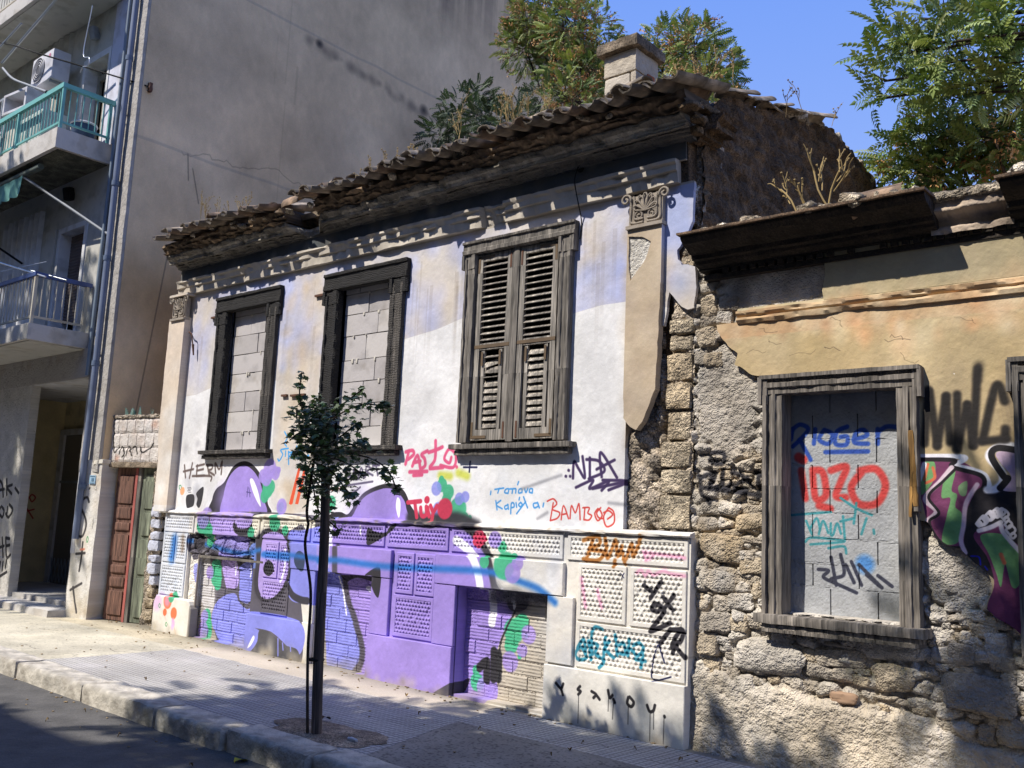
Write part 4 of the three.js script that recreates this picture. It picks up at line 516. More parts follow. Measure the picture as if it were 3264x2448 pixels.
  part('pilaster_cap', F(slab(rect(-11.56, -11.12, 4.425, 4.456), -0.1, 0.13)), M.facade, left); 
  // windows
  const casing = (par, x0, x1, y0, y1, w, m, ear, d = 0.055) => {
    const jam = chip(0.007, 12, x0), prof = (s) => [[-0.04, 0], [d, 0], [d, s * w * 0.16], [d - 0.018, s * w * 0.2], [d - 0.018, s * w * 0.62], [d - 0.006, s * w * 0.68], [d - 0.006, s * w * 0.94], [d - 0.03, s * w], [-0.04, s * w]];
    part('casing', boxUV(sweep(prof(1).map(([z, o]) => [z, x0 + o]), y0, y1 - w - ear, 60, 'y', jam)), m, par); part('casing', boxUV(sweep(prof(-1).map(([z, o]) => [z, x1 + o]), y0, y1 - w - ear, 60, 'y', jam)), m, par);
    part('casing', boxUV(sweep(prof(-1).map(([z, o]) => [z + 0.012, y1 + o]), x0 - ear, x1 + ear, 60, 'x', jam)), m, par);
    if (ear) for (const [a, b] of [[x0 - ear, x0 + w], [x1 - w, x1 + ear]]) part('casing', boxUV(sweep(prof(1).map(([z, o]) => [z + 0.006, a + o * (b - a) / w]), y1 - w - ear - 0.1, y1 - w, 10, 'y', jam)), m, par);
  };
  const blocks = (par, x0, x1, rows, splits, z, mats, dz = 0.006) => { let n = 0; for (let r = 0; r < rows.length - 1; r++) { const s = [x0, ...splits[r % splits.length].filter((q) => q > x0 + 0.03 && q < x1 - 0.03), x1]; for (let i = 0; i < s.length - 1; i++) { part('block', wornAt(s[i] + 0.003, s[i + 1] - 0.003, rows[r + 1] + 0.003, rows[r] - 0.003, z - 0.11, z + rr(-dz, dz), r * 9 + i * 3 + x0, 0.002, 0.005, [3, 2, 2]), Array.isArray(mats) ? pick(mats) : mats(s[i], s[i + 1]), par); n++; } for (let k = 0; k < 3; k++) if (mats === M.aac && rnd() > 0.4) { const x = pick(s.slice(1, -1)) ?? x0 + 0.3; part('mortar_drip', boxUV(place(worn(rr(0.01, 0.03), rr(0.015, 0.06), 0.02, x * 7 + r, 0.004, 0.004, [3, 4, 2]), k ? rr(x0 + 0.1, x1 - 0.1) : x, rows[r] - 0.012, z)), M.foam, par); } } };
  const aacRows = [4.26, 4.06, 3.81, 3.57, 3.33, 3.1, 2.86, 2.61, 2.36];
  const w1 = part('window', [boxAt(-10.44, -9.28, 2.3, 4.26, -0.2, -0.18)], M.dark, house, 'burnt window frame filled with pale blocks, nearest the gate'); casing(w1, -10.49, -9.24, 2.38, 4.31, 0.2, M.char, 0.05); w1.children[1].material = M.charGrey;
  blocks(w1, -10.29, -9.42, aacRows, [[-9.98, -9.7], [-9.92, -9.62], [-9.75], [-9.93], [-9.75], [-9.92], [-9.72], [-9.9]], -0.075, M.aac);
  const w2 = part('window', [boxAt(-8.28, -7.12, 2.3, 4.26, -0.2, -0.18)], M.dark, house, 'burnt window frame filled with pale blocks, behind the sapling'); casing(w2, -8.33, -7.08, 2.38, 4.31, 0.2, M.char, 0.05); w2.children[1].material = M.charGrey;
  blocks(w2, -8.13, -7.24, [4.26, 4.07, 3.84, 3.6, 3.33, 3.09, 2.85, 2.6, 2.36], [[-7.9, -7.45], [-7.74], [-7.57], [-7.75], [-7.58], [-7.75], [-7.6], [-7.78, -7.4]], -0.075, M.aac);
  const w3 = part('window', [boxAt(-6.12, -4.98, 2.3, 4.26, -0.4, -0.38), boxAt(-6.14, -6.11, 2.3, 4.26, -0.4, -0.16), boxAt(-4.99, -4.96, 2.3, 4.26, -0.4, -0.16)], M.dark, house, 'window with closed grey louvred shutters'); casing(w3, -6.19, -4.92, 2.38, 4.32, 0.13, M.woodDark, 0.04, 0.07);  // near-black box behind the shutters stands in for the unlit room
  for (const [w, x0, x1, y, m] of [[w1, -10.58, -9.16, 2.36, M.charGrey], [w2, -8.42, -6.99, 2.36, M.charGrey], [w3, -6.26, -4.83, 2.345, M.woodDark]]) { part('sill', wornAt(x0, x1, y - 0.03, y + 0.02, -0.05, 0.1, x0, 0.006, 0.008, [30, 3, 6]), m, w); part('sill', wornAt(x0 + 0.05, x1 - 0.04, y - 0.085, y - 0.032, -0.05, 0.07, x0 + 3, 0.006, 0.008, [30, 3, 4]), m, w); }
  // shutters
  const shutter = (x0, x1, y0, y1, tiltT, hang) => {
    const mid = 3.285, sw = 0.062, g = part('shutter', [wornAt(x0, x0 + sw, y0, y1, -0.015, 0.025, x0, 0.003, 0.004, [3, 30, 2]), wornAt(x1 - sw, x1, y0, y1, -0.015, 0.025, x1, 0.003, 0.004, [3, 30, 2]), wornAt(x0 + sw, x1 - sw, y1 - 0.07, y1, -0.014, 0.022, 3, 0.003, 0.004, [8, 3, 2]), wornAt(x0 + sw, x1 - sw, mid - 0.035, mid + 0.03, -0.014, 0.022, 4, 0.003, 0.004, [8, 3, 2]), wornAt(x0 + sw, x1 - sw, y0, y0 + 0.1, -0.014, 0.022, 5, 0.003, 0.004, [8, 3, 2])], M.wood, w3);
    const inner = [x0 + sw + 0.045, x1 - sw - 0.045]; for (const x of inner) part('stile', wornAt(x - 0.02, x + 0.02, y0 + 0.1, mid - 0.035, -0.012, 0.016, x, 0.003, 0.004, [2, 16, 2]), M.wood, g);
    for (let i = 0; i < 13; i++) { const y = mid + 0.07 + i * (y1 - 0.1 - mid - 0.07) / 12.2; const m = part('slat', boxUV(worn(x1 - x0 - sw * 2 - 0.004, 0.062, 0.009, i + x0, 0.0025, 0.003, [8, 3, 2])), pick(M.slat), g); m.position.set((x0 + x1) / 2, y, 0.002); m.rotation.set(0.62 + rr(-0.06, 0.06), 0, tiltT + rr(-0.012, 0.012)); m.rotation.x = -0.95 + rr(-0.08, 0.08); }
    for (let i = 0; i < 11; i++) { const y = y0 + 0.14 + i * (mid - 0.1 - y0 - 0.14) / 10; const m = part('slat', boxUV(worn(inner[1] - inner[0] - 0.044, 0.062, 0.009, i + x1, 0.004, 0.003, [6, 3, 2])), pick(M.slat), g); m.position.set((x0 + x1) / 2, y, 0.0); m.rotation.set((hang && i > 6 ? rr(-1.2, -0.1) : -0.5) + rr(-0.3, 0.2), 0, rr(-0.03, 0.03) + (hang && i === 9 ? 0.22 : 0)); }
    const plate = (x, y, w, h, m = M.brass) => part('hinge_plate', boxAt(x - w / 2, x + w / 2, y - h / 2, y + h / 2, 0.024, 0.028), m, g);
    plate((x0 + x1) / 2, mid - 0.002, x1 - x0, 0.032); const o = hang ? x0 : x1, e = hang ? x1 : x0, s = hang ? 1 : -1; plate(o + s * 0.02, y1 - 0.1, 0.025, 0.16); plate(o + s * 0.11, y1 - 0.03, 0.2, 0.026); plate(e - s * 0.02, y1 - 0.1, 0.022, 0.14, M.rust); plate(o + s * 0.1, y0 + 0.03, 0.19, 0.026); plate(o + s * 0.02, y0 + 0.1, 0.024, 0.14); plate(e - s * 0.03, y0 + 0.09, 0.02, 0.15, M.rust); for (const x of inner) plate(x, mid - 0.12, 0.024, 0.13);
    return g;
  };
  shutter(-6.055, -5.62, 2.4, 4.18, 0.0, true); const s2 = shutter(-5.525, -5.085, 2.4, 4.18, 0.02, false); s2.rotation.z = 0.0;
  part('centre_post', wornAt(-5.615, -5.53, 2.38, 4.2, -0.03, 0.035, 5, 0.004, 0.012, [4, 30, 3]), M.woodDark, w3);
  // iron shutter stays and bits on the wall
  for (const [x, y, w] of [[-10.59, 4.08, 0.17], [-8.47, 4.1, 0.19], [-8.75, 2.98, 0.26], [-9.0, 2.99, 0.1]]) part('iron_stay', boxAt(x - w / 2, x + w / 2, y - 0.012, y + 0.012, 0, 0.03), M.rust, house);
  part('iron_hook', [tube([V(-11.14, 3.92, 0.0), V(-11.1, 3.93, 0.07), V(-11.02, 3.9, 0.08), V(-10.99, 3.75, 0.06)], 0.008), rod(V(-10.99, 3.76, 0.06), V(-10.97, 3.62, 0.05), 0.018, 0.01)].map((g) => boxUV(g)), M.rust, house);
  part('cable', tube([V(-4.87, 4.8, 0.06), V(-4.86, 4.66, 0.12), V(-4.85, 4.5, 0.085), V(-4.85, 4.3, 0.01), V(-4.86, 4.15, 0.012)], 0.006), M.dark, house);
  part('vent_hole', place(new THREE.CircleGeometry(0.035, 14), -4.86, 4.79, 0.034), M.dark, house);
  // ---- plinth
  part('plinth', F(slab([[-11.29, -0.1], [-3.71, -0.1], [-3.69, 1.6], [-11.29, 1.6]], -0.16, 0.035, [rect(-10.69, -9.3, 0.16, 1.37), rect(-8.14, -7.25, 0.12, 1.07), rect(-6.1, -5.03, 0.12, 1.07)])), M.facade, house, 'tall plinth of moulded panels painted over with graffiti');
  part('plinth_ledge', F(sweep([[0.0, 1.6], [0.07, 1.6], [0.078, 1.612], [0.07, 1.63], [0, 1.645]], -11.3, -3.68, 160, 'x', chip(0.012, 8, 5))), M.facade, house);
  const studs = (x0, x1, y0, y1, z = 0.05) => { // a frame with a field of small pits
    const c = 0.037, b = 0.035, g = roughAt(x0 + b, x1 - b, y0 + b, y1 - b, 0.0062, (x, y) => { const fy = y / c, row = Math.floor(fy), fx = x / (c * 1.15) + (row & 1 ? 0.5 : 0), u = Math.abs(fx - Math.floor(fx) - 0.5) * 2, v = Math.abs(fy - row - 0.5) * 2; const hj = hash(Math.floor(fx), row, 7), fillIn = hj > 0.94 ? 0.25 : 0.7 + 0.35 * hj; return z - 0.001 - 0.018 * fillIn * sst(0.95 + 0.25 * hash(Math.floor(fx), row, 9), 0.25, u + v * 0.9) - (fbm(x * 9, y * 9, 3, 3) > 0.72 ? 0.006 : 0); });
    return part('studded_panel', F(merge([slab(rect(x0, x1, y0, y1), 0.03, z, [rect(x0 + b, x1 - b, y0 + b, y1 - b)], 0.004), g])), M.facade, house);
  };
  for (const [a, b] of [[-11.27, -10.6], [-10.55, -9.23], [-9.18, -8.3], [-8.26, -7.12], [-7.08, -6.24], [-6.2, -4.9], [-4.85, -3.71]]) studs(a, b, 1.375, 1.59);
  for (const [a, b, c, d] of [[-11.26, -10.99, 1.0, 1.36], [-10.97, -10.71, 1.0, 1.36], [-11.26, -10.71, 0.6, 0.98], [-9.1, -8.84, 0.95, 1.34], [-8.82, -8.6, 0.95, 1.34], [-9.1, -8.6, 0.56, 0.935], [-6.93, -6.68, 0.945, 1.33], [-6.66, -6.39, 0.945, 1.33], [-6.93, -6.39, 0.54, 0.93], [-4.73, -4.26, 0.9, 1.35], [-4.22, -3.72, 0.9, 1.35], [-4.73, -3.72, 0.53, 0.885]]) studs(a, b, c, d);
  // smooth lintels, jambs and base slabs standing proud
  const smooth = (x0, x1, y0, y1, z, n = 'plinth_slab') => part(n, F(slab(rect(x0, x1, y0, y1), 0.0, z, [], 0.005)), M.facade, house);
  smooth(-8.58, -6.98, 1.075, 1.345, 0.075); smooth(-6.37, -4.87, 1.075, 1.345, 0.075); smooth(-7.25, -6.985, 0.53, 1.07, 0.068); smooth(-8.57, -8.14, 0.53, 1.07, 0.066); smooth(-6.375, -6.1, 0.53, 1.07, 0.068); smooth(-5.03, -4.76, 0.53, 1.07, 0.068);
  smooth(-9.3, -8.14, -0.1, 0.535, 0.08); smooth(-7.25, -6.1, -0.1, 0.525, 0.082); smooth(-5.03, -3.7, -0.1, 0.515, 0.085);
  part('plinth_slab', F(slab([[-11.27, -0.1], [-10.41, -0.1], [-10.41, 0.48], [-10.47, 0.56], [-10.52, 0.575], [-11.22, 0.585], [-11.27, 0.5]], 0.0, 0.1, [], 0.008)), M.facade, house, 'cream slab with painted balloons');
  // the three walled up basement openings
  const ribbed = (x0, x1, y0, y1, z) => { const h = y1 - y0, pr = [[z - 0.08, y0]]; for (let i = 0; i <= 8; i++) { const t = i / 8; pr.push([z + (i % 2 ? 0.004 : 0) - (i === 0 || i === 8 ? 0.004 : 0), y0 + h * t]); } pr.push([z - 0.08, y1]); return F(sweep(pr, x0, x1, 6, 'x', (a, j, zz, o) => [0.004 * (fbm(a * 20, o * 20, 1, 3) - 0.5), 0.003 * (fbm(a * 15 + 7, o * 11, 2, 2) - 0.5)])); };
  const infill = (x0, x1, y0, y1, rows, len, z, label) => {
    const back = part('walled_opening', F(roughAt(x0, x1, y0, y1, 0.018, (x, y) => z - 0.004 + 0.008 * (fbm(x * 25, y * 25, 0, 4) - 0.5))), M.facadeRough, house, label); const h = (y1 - y0 - 0.11) / rows;
    for (let r = 0; r < rows; r++) { let x = x0 + (r % 2 ? -len * 0.55 : -len * 0.08) + rr(-0.02, 0.02); while (x < x1 - 0.03) { const a = Math.max(x + 0.006, x0 + 0.004), b = Math.min(x + len + rr(-0.02, 0.02), x1 - 0.004); if (b - a > 0.04) part('brick', ribbed(a, b, y0 + 0.01 + r * h + 0.003, y0 + 0.01 + (r + 1) * h - 0.003, z + rr(-0.005, 0.005)), M.facadeBrick, back); x = b + rr(0.0, 0.008); } }
    part('mortar_fill', F(roughAt(x0, x1, y1 - 0.1, y1, 0.012, (x, y) => z + 0.01 + 0.035 * (fbm(x * 16, y * 16, 3, 4) - 0.5))), M.facadeRough, back);
    for (const [a, b, c, d] of [[x0 - 0.012, x0, y0, y1], [x1, x1 + 0.012, y0, y1], [x0, x1, y1, y1 + 0.012]]) part('reveal', F(slab(rect(a, b, c, d), z - 0.03, 0.03)), M.facade, back);
    return back;
  };
  infill(-10.44, -9.3, 0.13, 1.1, 7, 0.27, -0.03, 'bricked up basement opening below the first window'); infill(-8.13, -7.26, 0.1, 1.06, 7, 0.3, -0.05, 'bricked up basement opening behind the sapling'); infill(-6.09, -5.04, 0.1, 1.06, 7, 0.3, -0.09, 'bricked up basement opening with a black hand and green blobs');
  // the broken lintel and jamb of the first opening
  part('broken_lintel', F(roughAt(-10.69, -9.12, 1.11, 1.37, 0.011, (x, y) => 0.0 + 0.05 * (fbm(x * 9, y * 11, 3, 4) - 0.5) - 0.04 * sst(0.1, 0.0, cell(x * 4, y * 6, 5)[1] - cell(x * 4, y * 6, 5)[0]) - 0.03 * sst(1.14, 1.11, y))), M.facadeRough, house, 'broken lintel with lumpy filling'); part('broken_jamb', F(roughAt(-10.69, -10.43, 0.1, 1.12, 0.012, (x, y) => -0.01 + 0.05 * (fbm(x * 7, y * 7, 5, 4) - 0.5))), M.facadeRough, house);
  part('broken_jamb', F(roughAt(-9.32, -9.08, 0.5, 1.1, 0.011, (x, y) => 0.02 + 0.07 * (fbm(x * 12, y * 12, 6, 4) - 0.5) - 0.03 * sst(0, -0.2, x + 9.1))), M.facadeRough, house); part('iron_post', rod(V(-10.44, 0.15, 0.03), V(-10.43, 1.12, 0.03), 0.014), mat(null, { color: 0x8a8078 }), house);
  part('beam', F(slab(rect(-10.45, -9.12, 1.09, 1.115), -0.1, 0.035)), M.woodDark, house);
}
// house number
{
  const S = sheet(0, 0, 0.16, 0.14, 800), { ctx } = S; ctx.fillStyle = '#1d2440'; ctx.fillRect(0, 0, 200, 200); ctx.strokeStyle = '#cfd2da'; ctx.lineWidth = 3; ctx.strokeRect(5, 5, 118, 102); ctx.fillStyle = '#e4e6ea'; ctx.font = 'bold 74px sans-serif'; ctx.textAlign = 'center'; ctx.fillText('69', 64, 82); ctx.fillStyle = '#5a3b2c'; ctx.beginPath(); ctx.arc(96, 88, 14, 0, 7); ctx.fill();
  const t = new THREE.CanvasTexture(S.c); t.colorSpace = THREE.SRGBColorSpace; const p = P(549, 1340, 0.045), m = mat(t, { roughness: 0.4 }); const g = new THREE.BoxGeometry(0.16, 0.14, 0.008); place(g, p.x, p.y, 0.046); solo('house_number', g, m, 'small dark blue enamel plate with house number 69 on the corner pilaster', 'sign');
}
// ---------------------------------------------------------------- the ruined house on the right
const RB = sheet(-3.8, -0.1, 3.3, 4.1, 300);
{
  const S = RB, { ctx } = S; ctx.fillStyle = '#b8b1a6'; ctx.fillRect(0, 0, 2000, 2000);
  cloud(S, -3.8, -0.5, 0.5, 4, 300, 0.16, ['#bdb4a6', '#a59d92', '#c2baae', '#b0a89c', '#999187', '#c2b6a2'], 0.5);
  cloud(S, -3.8, -0.5, -0.1, 0.6, 160, 0.25, ['#bcae98', '#b0a28c', '#c8b9a2', '#a59984'], 0.5);
  cloud(S, -3.65, -3.2, 2.2, 3.0, 40, 0.2, ['#a39a8c', '#aaa092', '#948a7c'], 0.6); cloud(S, -2.0, -1.6, 1.3, 1.8, 24, 0.15, ['#b4aca0', '#a69c8e'], 0.6);
  cloud(S, -3.75, -3.1, 1.0, 2.2, 40, 0.14, ['#b8a280', '#c0ac8a', '#a89474'], 0.35); cloud(S, -3.8, -0.5, 3.3, 4, 80, 0.2, ['#6a6258', '#857a6c', '#504a44'], 0.5);
  spray(S, zH, '125,455 140,425 180,425 182,460 150,465 125,450|70,490 95,520 130,500|95,520 100,580 130,620|140,500 135,560 175,545|180,490 178,560 215,545|215,500 260,520 225,560 270,570|275,520 290,560|300,500 350,520|315,520 320,600|110,560 330,590', 0.035, '#26242a', 0.75, 0.5, -0.05);
  spray(S, zV, '560,1110 640,1180', 0.01, '#26242a', 0.1, 0.5);
}
const rubbleTex = finish(RB, 0.22, 7);
M.rubble = mat(rubbleTex, { bump: bumpCoarse, bs: 0.032, br: [8, 10] });
M.rubbleStone = [0xffffff, 0xefeae2, 0xf6ecda, 0xe0dcd6].map((c) => mat(rubbleTex, { color: c, bump: bumpCoarse, bs: 0.04, br: [8, 10] }));
const B = (g) => planar(g, RB.r);
const ruin = thing('ruined_house', 'low ruined house of bare rubble and peeling ochre plaster with a walled up window', 'house');
const lowEdge = (x) => { const t = clamp((x + 3.73) / 2.6); return 0.62 - 0.16 * t - 0.16 * sst(0.6, 1, t) + 0.1 * (fbm(x * 4, 1, 0, 3) - 0.5); };
{
  const wf = (x, y) => {
    const [a, b, id] = cell(x * 6.5, y * 9, 11), n = fbm(x * 12, y * 12, 3, 5) - 0.5, fine = fbm(x * 45, y * 45, 6, 3) - 0.5;
    let z = -0.085 + 0.045 * sst(0, 0.35, b - a) * (0.4 + id) + 0.06 * n + 0.022 * fine;
    const low = sst(-0.06, 0.05, lowEdge(x) + 0.05 * n - y), grey = sst(0.02, -0.03, Math.hypot((x + 3.45) / 0.3, (y - 2.62) / 0.5) - 0.9 + 0.8 * n) , grey2 = sst(0.03, -0.02, Math.hypot((x + 1.82) / 0.26, (y - 1.5) / 0.28) - 0.9 + 0.5 * n), top = sst(3.3, 3.36, y) * sst(-3.55, -3.4, x);
    z = lerp(z, -0.015 + 0.03 * n + 0.022 * fine, low); z = lerp(z, -0.045 + 0.016 * n + 0.014 * fine, Math.max(grey, grey2)); z = lerp(z, -0.03 + 0.012 * n, top); if (x > -3.05 && x < -2.07 && y > 1.12 && y < 2.74) return -0.33; if (x > -1.41 && y > 0.95 && y < 2.74) return -0.4; return z + 0.03 * sst(0.35, 0, y);
  };
  part('rubble_wall', B(roughAt(-3.735, -0.7, -0.1, 3.92, 0.0125, wf)), M.rubble, ruin, 'bare rubble and mortar');
  part('rubble_wall', [boxAt(-0.71, 2.5, -0.1, 3.9, -0.4, -0.05), boxAt(-3.73, 2.5, -0.1, 3.9, -0.5, -0.3)], M.mortar, ruin);
  // stones of the rubble
  const sg = []; for (let i = 0; i < 14; i++) { const g = mergeVertices(new THREE.IcosahedronGeometry(1, 5).deleteAttribute('uv').deleteAttribute('normal')), p = g.attributes.position; for (let k = 0; k < p.count; k++) { let x = p.getX(k), y = p.getY(k), z = p.getZ(k); const e = 3.6 + 1.4 * (i % 4), L = Math.pow(Math.abs(x) ** e + Math.abs(y) ** e + Math.abs(z) ** e, 1 / e), q = 1 + 0.6 * (fbm(x * 1.3 + i * 7, y * 1.3, z * 1.3 + 0.31, 4) - 0.5) + 0.34 * (Math.abs(fbm(x * 3.1 + i, y * 3.1 + 9, z * 3.1 + 0.3, 4) - 0.5) - 0.12); p.setXYZ(k, x / L * q, y / L * q, z / L * q); } sg.push(g); }
  const placed = []; let sn = 0; // kept clear of the window
  const stone = (x, y, w, h, dz = 0, m = null, rot = rr(-0.12, 0.12)) => { if (x > -3.08 - w / 2 && x < -2.0 + w / 2 && y + h / 2 > 1.05) return; const g = pick(sg).clone(); g.applyMatrix4(new THREE.Matrix4().compose(V(x, y, wf(x, y) * 0.25 - 0.068 + dz), new THREE.Quaternion().setFromEuler(new THREE.Euler(rr(-0.15, 0.15), rr(-0.15, 0.15), rot)), V(w / 1.9, h / 1.9, Math.min(0.075, Math.max(0.04, Math.min(w, h) * 0.42))))); g.computeVertexNormals(); const o = part('stone', B(toCreasedNormals(g, 0.7)), m ?? pick(M.rubbleStone), ruin); o.name = 'stone' + (sn ? '_' + String(sn).padStart(3, '0') : ''); sn++; placed.push([x, y, w, h]); };
  const list = (f, s, str) => str.split('|').forEach((q) => { const [x, y, w, h] = q.split(',').map(Number), p = f(x, y, -0.02), a = f(x - w / 2, y, -0.02), b = f(x + w / 2, y, -0.02), c = f(x, y + h / 2, -0.02), d = f(x, y - h / 2, -0.02); stone(p.x, p.y, b.x - a.x, d.y - c.y, 0.01); });
  const zL = fr(1900, 2000, 1.6217);
  list(zL, 0, '570,95,90,100|640,65,90,40|585,185,80,60|880,150,350,180|1095,148,82,72|1245,155,240,88|1545,115,370,110|1150,228,190,76|1275,245,110,72|1375,230,80,28|1360,278,90,56|1530,260,200,150|1705,237,104,56|1790,157,110,42|1780,207,66,40|1880,140,120,110|2020,155,130,62|2130,262,80,70|1960,345,360,190|1840,440,90,55|1765,410,100,56|1820,520,150,90|2020,560,90,110|2140,545,150,130|1950,460,60,30|915,272,60,38|1000,280,110,42|1100,312,90,56|1490,370,120,20|2100,190,120,80|700,245,60,60|810,215,100,40|1240,95,200,24|1040,100,60,20|1300,120,120,22|1890,230,90,60|2060,440,120,60|1700,320,70,50');
  list(zH, 0, '280,695,120,66|165,795,140,100|280,768,120,26|235,832,110,44|150,925,125,80|255,915,130,56|240,1010,100,70|285,870,80,60|300,1085,70,60|225,1095,90,70|140,1085,110,76|115,1150,70,50|165,1158,64,28|290,645,90,44|110,705,80,60|200,735,100,30|120,860,70,40|170,1015,60,60|310,960,50,60|130,640,90,50|215,640,60,40|300,590,60,36|100,560,50,60|1010,1092,110,44|1025,1145,100,50|1130,1195,150,56|1190,1125,110,56|1250,1175,90,70|1070,1250,80,50|1100,1330,60,40|1260,1090,100,50|1000,1240,60,40');
  list(zU, 0, '180,1240,110,110|295,1225,110,80|170,1325,100,80|265,1310,80,70|165,1430,110,110|160,1135,90,56|260,1410,90,70|130,1540,70,90|200,1560,110,90');
  list(zV, 0, '310,1435,120,66|345,1512,120,50|440,1535,110,60|320,1585,100,56|560,1585,130,60|460,1605,120,46|640,1625,110,60|300,1370,60,40|420,1450,70,36');
  stone(-2.56, 0.585, 0.17, 0.075, 0.03, mat(texPlain, { color: 0x9c7f66 }), 0.01);
  for (let i = 0; i < 900 && placed.length < 235; i++) { const x = rr(-3.7, -1.1), w = rr(0.04, 0.11), h = w * rr(0.4, 0.8), y = rr(0.5, 3.3); const zone = (y < 1.12 && y > lowEdge(x) + 0.02) || (x < -3.12 && y < 2.25 && y > 0.6) || (x < -3.5 && y > 2.9 && y < 3.6) || (x > -2.0 && y < 1.25 && y > lowEdge(x)); if (!zone || placed.some(([a, b, c, d]) => Math.abs(a - x) < (c + w) * 0.42 && Math.abs(b - y) < (d + h) * 0.42)) continue; stone(x, y, w, h, 0.0); }
  // plaster that is left
  const win = rect(-3.09, -2.03, 1.08, 2.74), win2 = rect(-1.42, -0.45, 0.9, 2.74);
  part('plaster', U(slab([...ragged([[-2.06, 1.79], [-1.98, 1.78], [-1.94, 1.68], [-1.87, 1.63], [-1.79, 1.62], [-1.72, 1.55], [-1.63, 1.47], [-1.61, 1.39], [-1.65, 1.26], [-1.57, 1.2], [-1.4, 1.08], [-0.51, 1.0, 1], [-0.51, 3.24, 1], [-3.52, 3.24, 1], [-3.51, 3.2], [-3.42, 3.06], [-3.34, 3.0], [-3.36, 2.92], [-3.22, 2.83], [-3.1, 2.8, 1], [-3.0, 2.72, 1], [-2.06, 2.72, 1]], 0.014, 0.025, 3)], -0.06, 0.0, [rect(-1.41, -0.55, 1.05, 2.74)])), M.ruin, ruin, 'ochre plaster with a mural, its edge broken away');
  part('plaster', U(slab(ragged([[-2.66, 3.33, 1], [-0.51, 3.33, 1], [-0.51, 3.7, 1], [-2.66, 3.7, 1], [-2.65, 3.5], [-2.67, 3.4]], 0.006, 0.03, 5), -0.06, 0.012)), M.ruin, ruin, 'olive plaster band under the cornice');
  part('plaster', [boxAt(-0.515, 2.5, -0.1, 3.7, -0.1, 0.0)], M.ruin, ruin);
  part('string_course', U(sweep([[-0.02, 3.22], [0.022, 3.222], [0.03, 3.25], [0.03, 3.268], [0.008, 3.272], [0.03, 3.285], [0.036, 3.3], [0.036, 3.318], [0.012, 3.325], [0.0, 3.345], [-0.02, 3.35]], -3.34, -0.51, 220, 'x', (a, j, z, o) => { const k = Math.max(0, fbm(a * 7, j * 2, 3, 4) - 0.5), w = Math.max(0, fbm(a * 3 + 9, 1, 3, 3) - 0.45); return [-0.06 * k * (z > 0.015 ? 1 : 0), (j < 2 ? 0.05 * w : -0.012 * k)]; })), M.ruin, ruin, 'pale string course with flaking edges');
  // cornice: whole on the left, missing in the middle, whole again
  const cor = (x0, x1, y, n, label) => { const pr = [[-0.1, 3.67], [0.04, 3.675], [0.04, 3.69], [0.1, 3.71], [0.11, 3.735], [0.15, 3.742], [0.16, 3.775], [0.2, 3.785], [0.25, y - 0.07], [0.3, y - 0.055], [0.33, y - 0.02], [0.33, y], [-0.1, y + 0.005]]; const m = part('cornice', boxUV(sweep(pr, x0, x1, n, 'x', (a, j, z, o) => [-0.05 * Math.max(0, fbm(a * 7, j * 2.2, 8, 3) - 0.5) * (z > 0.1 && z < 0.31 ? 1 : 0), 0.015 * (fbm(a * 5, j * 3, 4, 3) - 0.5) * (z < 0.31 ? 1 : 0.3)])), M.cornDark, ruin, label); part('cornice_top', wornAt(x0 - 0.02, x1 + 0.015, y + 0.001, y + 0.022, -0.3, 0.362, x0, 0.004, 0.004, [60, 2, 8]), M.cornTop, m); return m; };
  M.cornDark = mat(texMortar, { color: 0x4a4540, bump: bumpCoarse, bs: 0.02 });  // cornice and dentils share one dark grey
  M.cornTop = mat(texMortar, { color: 0x9a8878, bump: bumpCoarse, bs: 0.01 }); const c1 = cor(-3.66, -1.86, 3.885, 160, 'dark overhanging cornice, its underside the same dark grey'); cor(-1.42, 2.5, 3.87, 120, 'dark end of the cornice beyond the gap');
  part('cornice_core', B(roughAt(-1.9, -1.4, 3.66, 3.9, 0.011, (x, y) => 0.13 - 0.1 * sst(3.8, 3.76, y) + 0.06 * (fbm(x * 11, y * 13, 2, 4) - 0.5) + 0.03 * sst(3.72, 3.7, y))), mat(rubbleTex, { color: 0xfff2e6, bump: bumpCoarse, bs: 0.012, br: [4, 5] }), ruin, 'pale core laid bare where the cornice fell off'); part('cornice_core', wornAt(-1.88, -1.42, 3.86, 3.93, -0.25, 0.16, 3, 0.02, 0.02, [24, 4, 12]), M.stones[2], ruin);
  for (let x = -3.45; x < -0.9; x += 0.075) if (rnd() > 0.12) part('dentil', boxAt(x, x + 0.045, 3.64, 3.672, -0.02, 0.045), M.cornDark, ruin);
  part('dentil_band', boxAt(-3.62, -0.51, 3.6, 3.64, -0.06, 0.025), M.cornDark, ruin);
  for (const [x, w] of [[-3.5, 0.09], [-3.33, 0.1], [-3.15, 0.13], [-3.06, 0.08], [-2.65, 0.15], [-2.55, 0.1], [-2.33, 0.16], [-2.2, 0.12], [-2.05, 0.14], [-1.95, 0.1], [-1.3, 0.14], [-1.2, 0.1], [-2.85, 0.06], [-3.42, 0.05]]) part('roof_rubble', boxUV(place(worn(w, w * 0.55, w * 0.9, x * 7, 0.022, 0.022, [6, 5, 6]), x, 3.925, 0.26 + rr(-0.06, 0.04), rr(-0.3, 0.3), rr(0, 3), rr(-0.3, 0.3))), pick(M.stones), ruin);
  part('tile_fragment', boxUV(place(new THREE.CylinderGeometry(0.09, 0.1, 0.34, 12, 1, true, 0, Math.PI), -2.2, 3.91, 0.2, 1.4, 0.1, 1.45)), M.tiles[3], ruin);
  part('roof', boxUV(place(new THREE.BoxGeometry(6.1, 0.06, 6), -0.65, 4.12, -2.9, 0.07)), M.tiles[1], ruin);
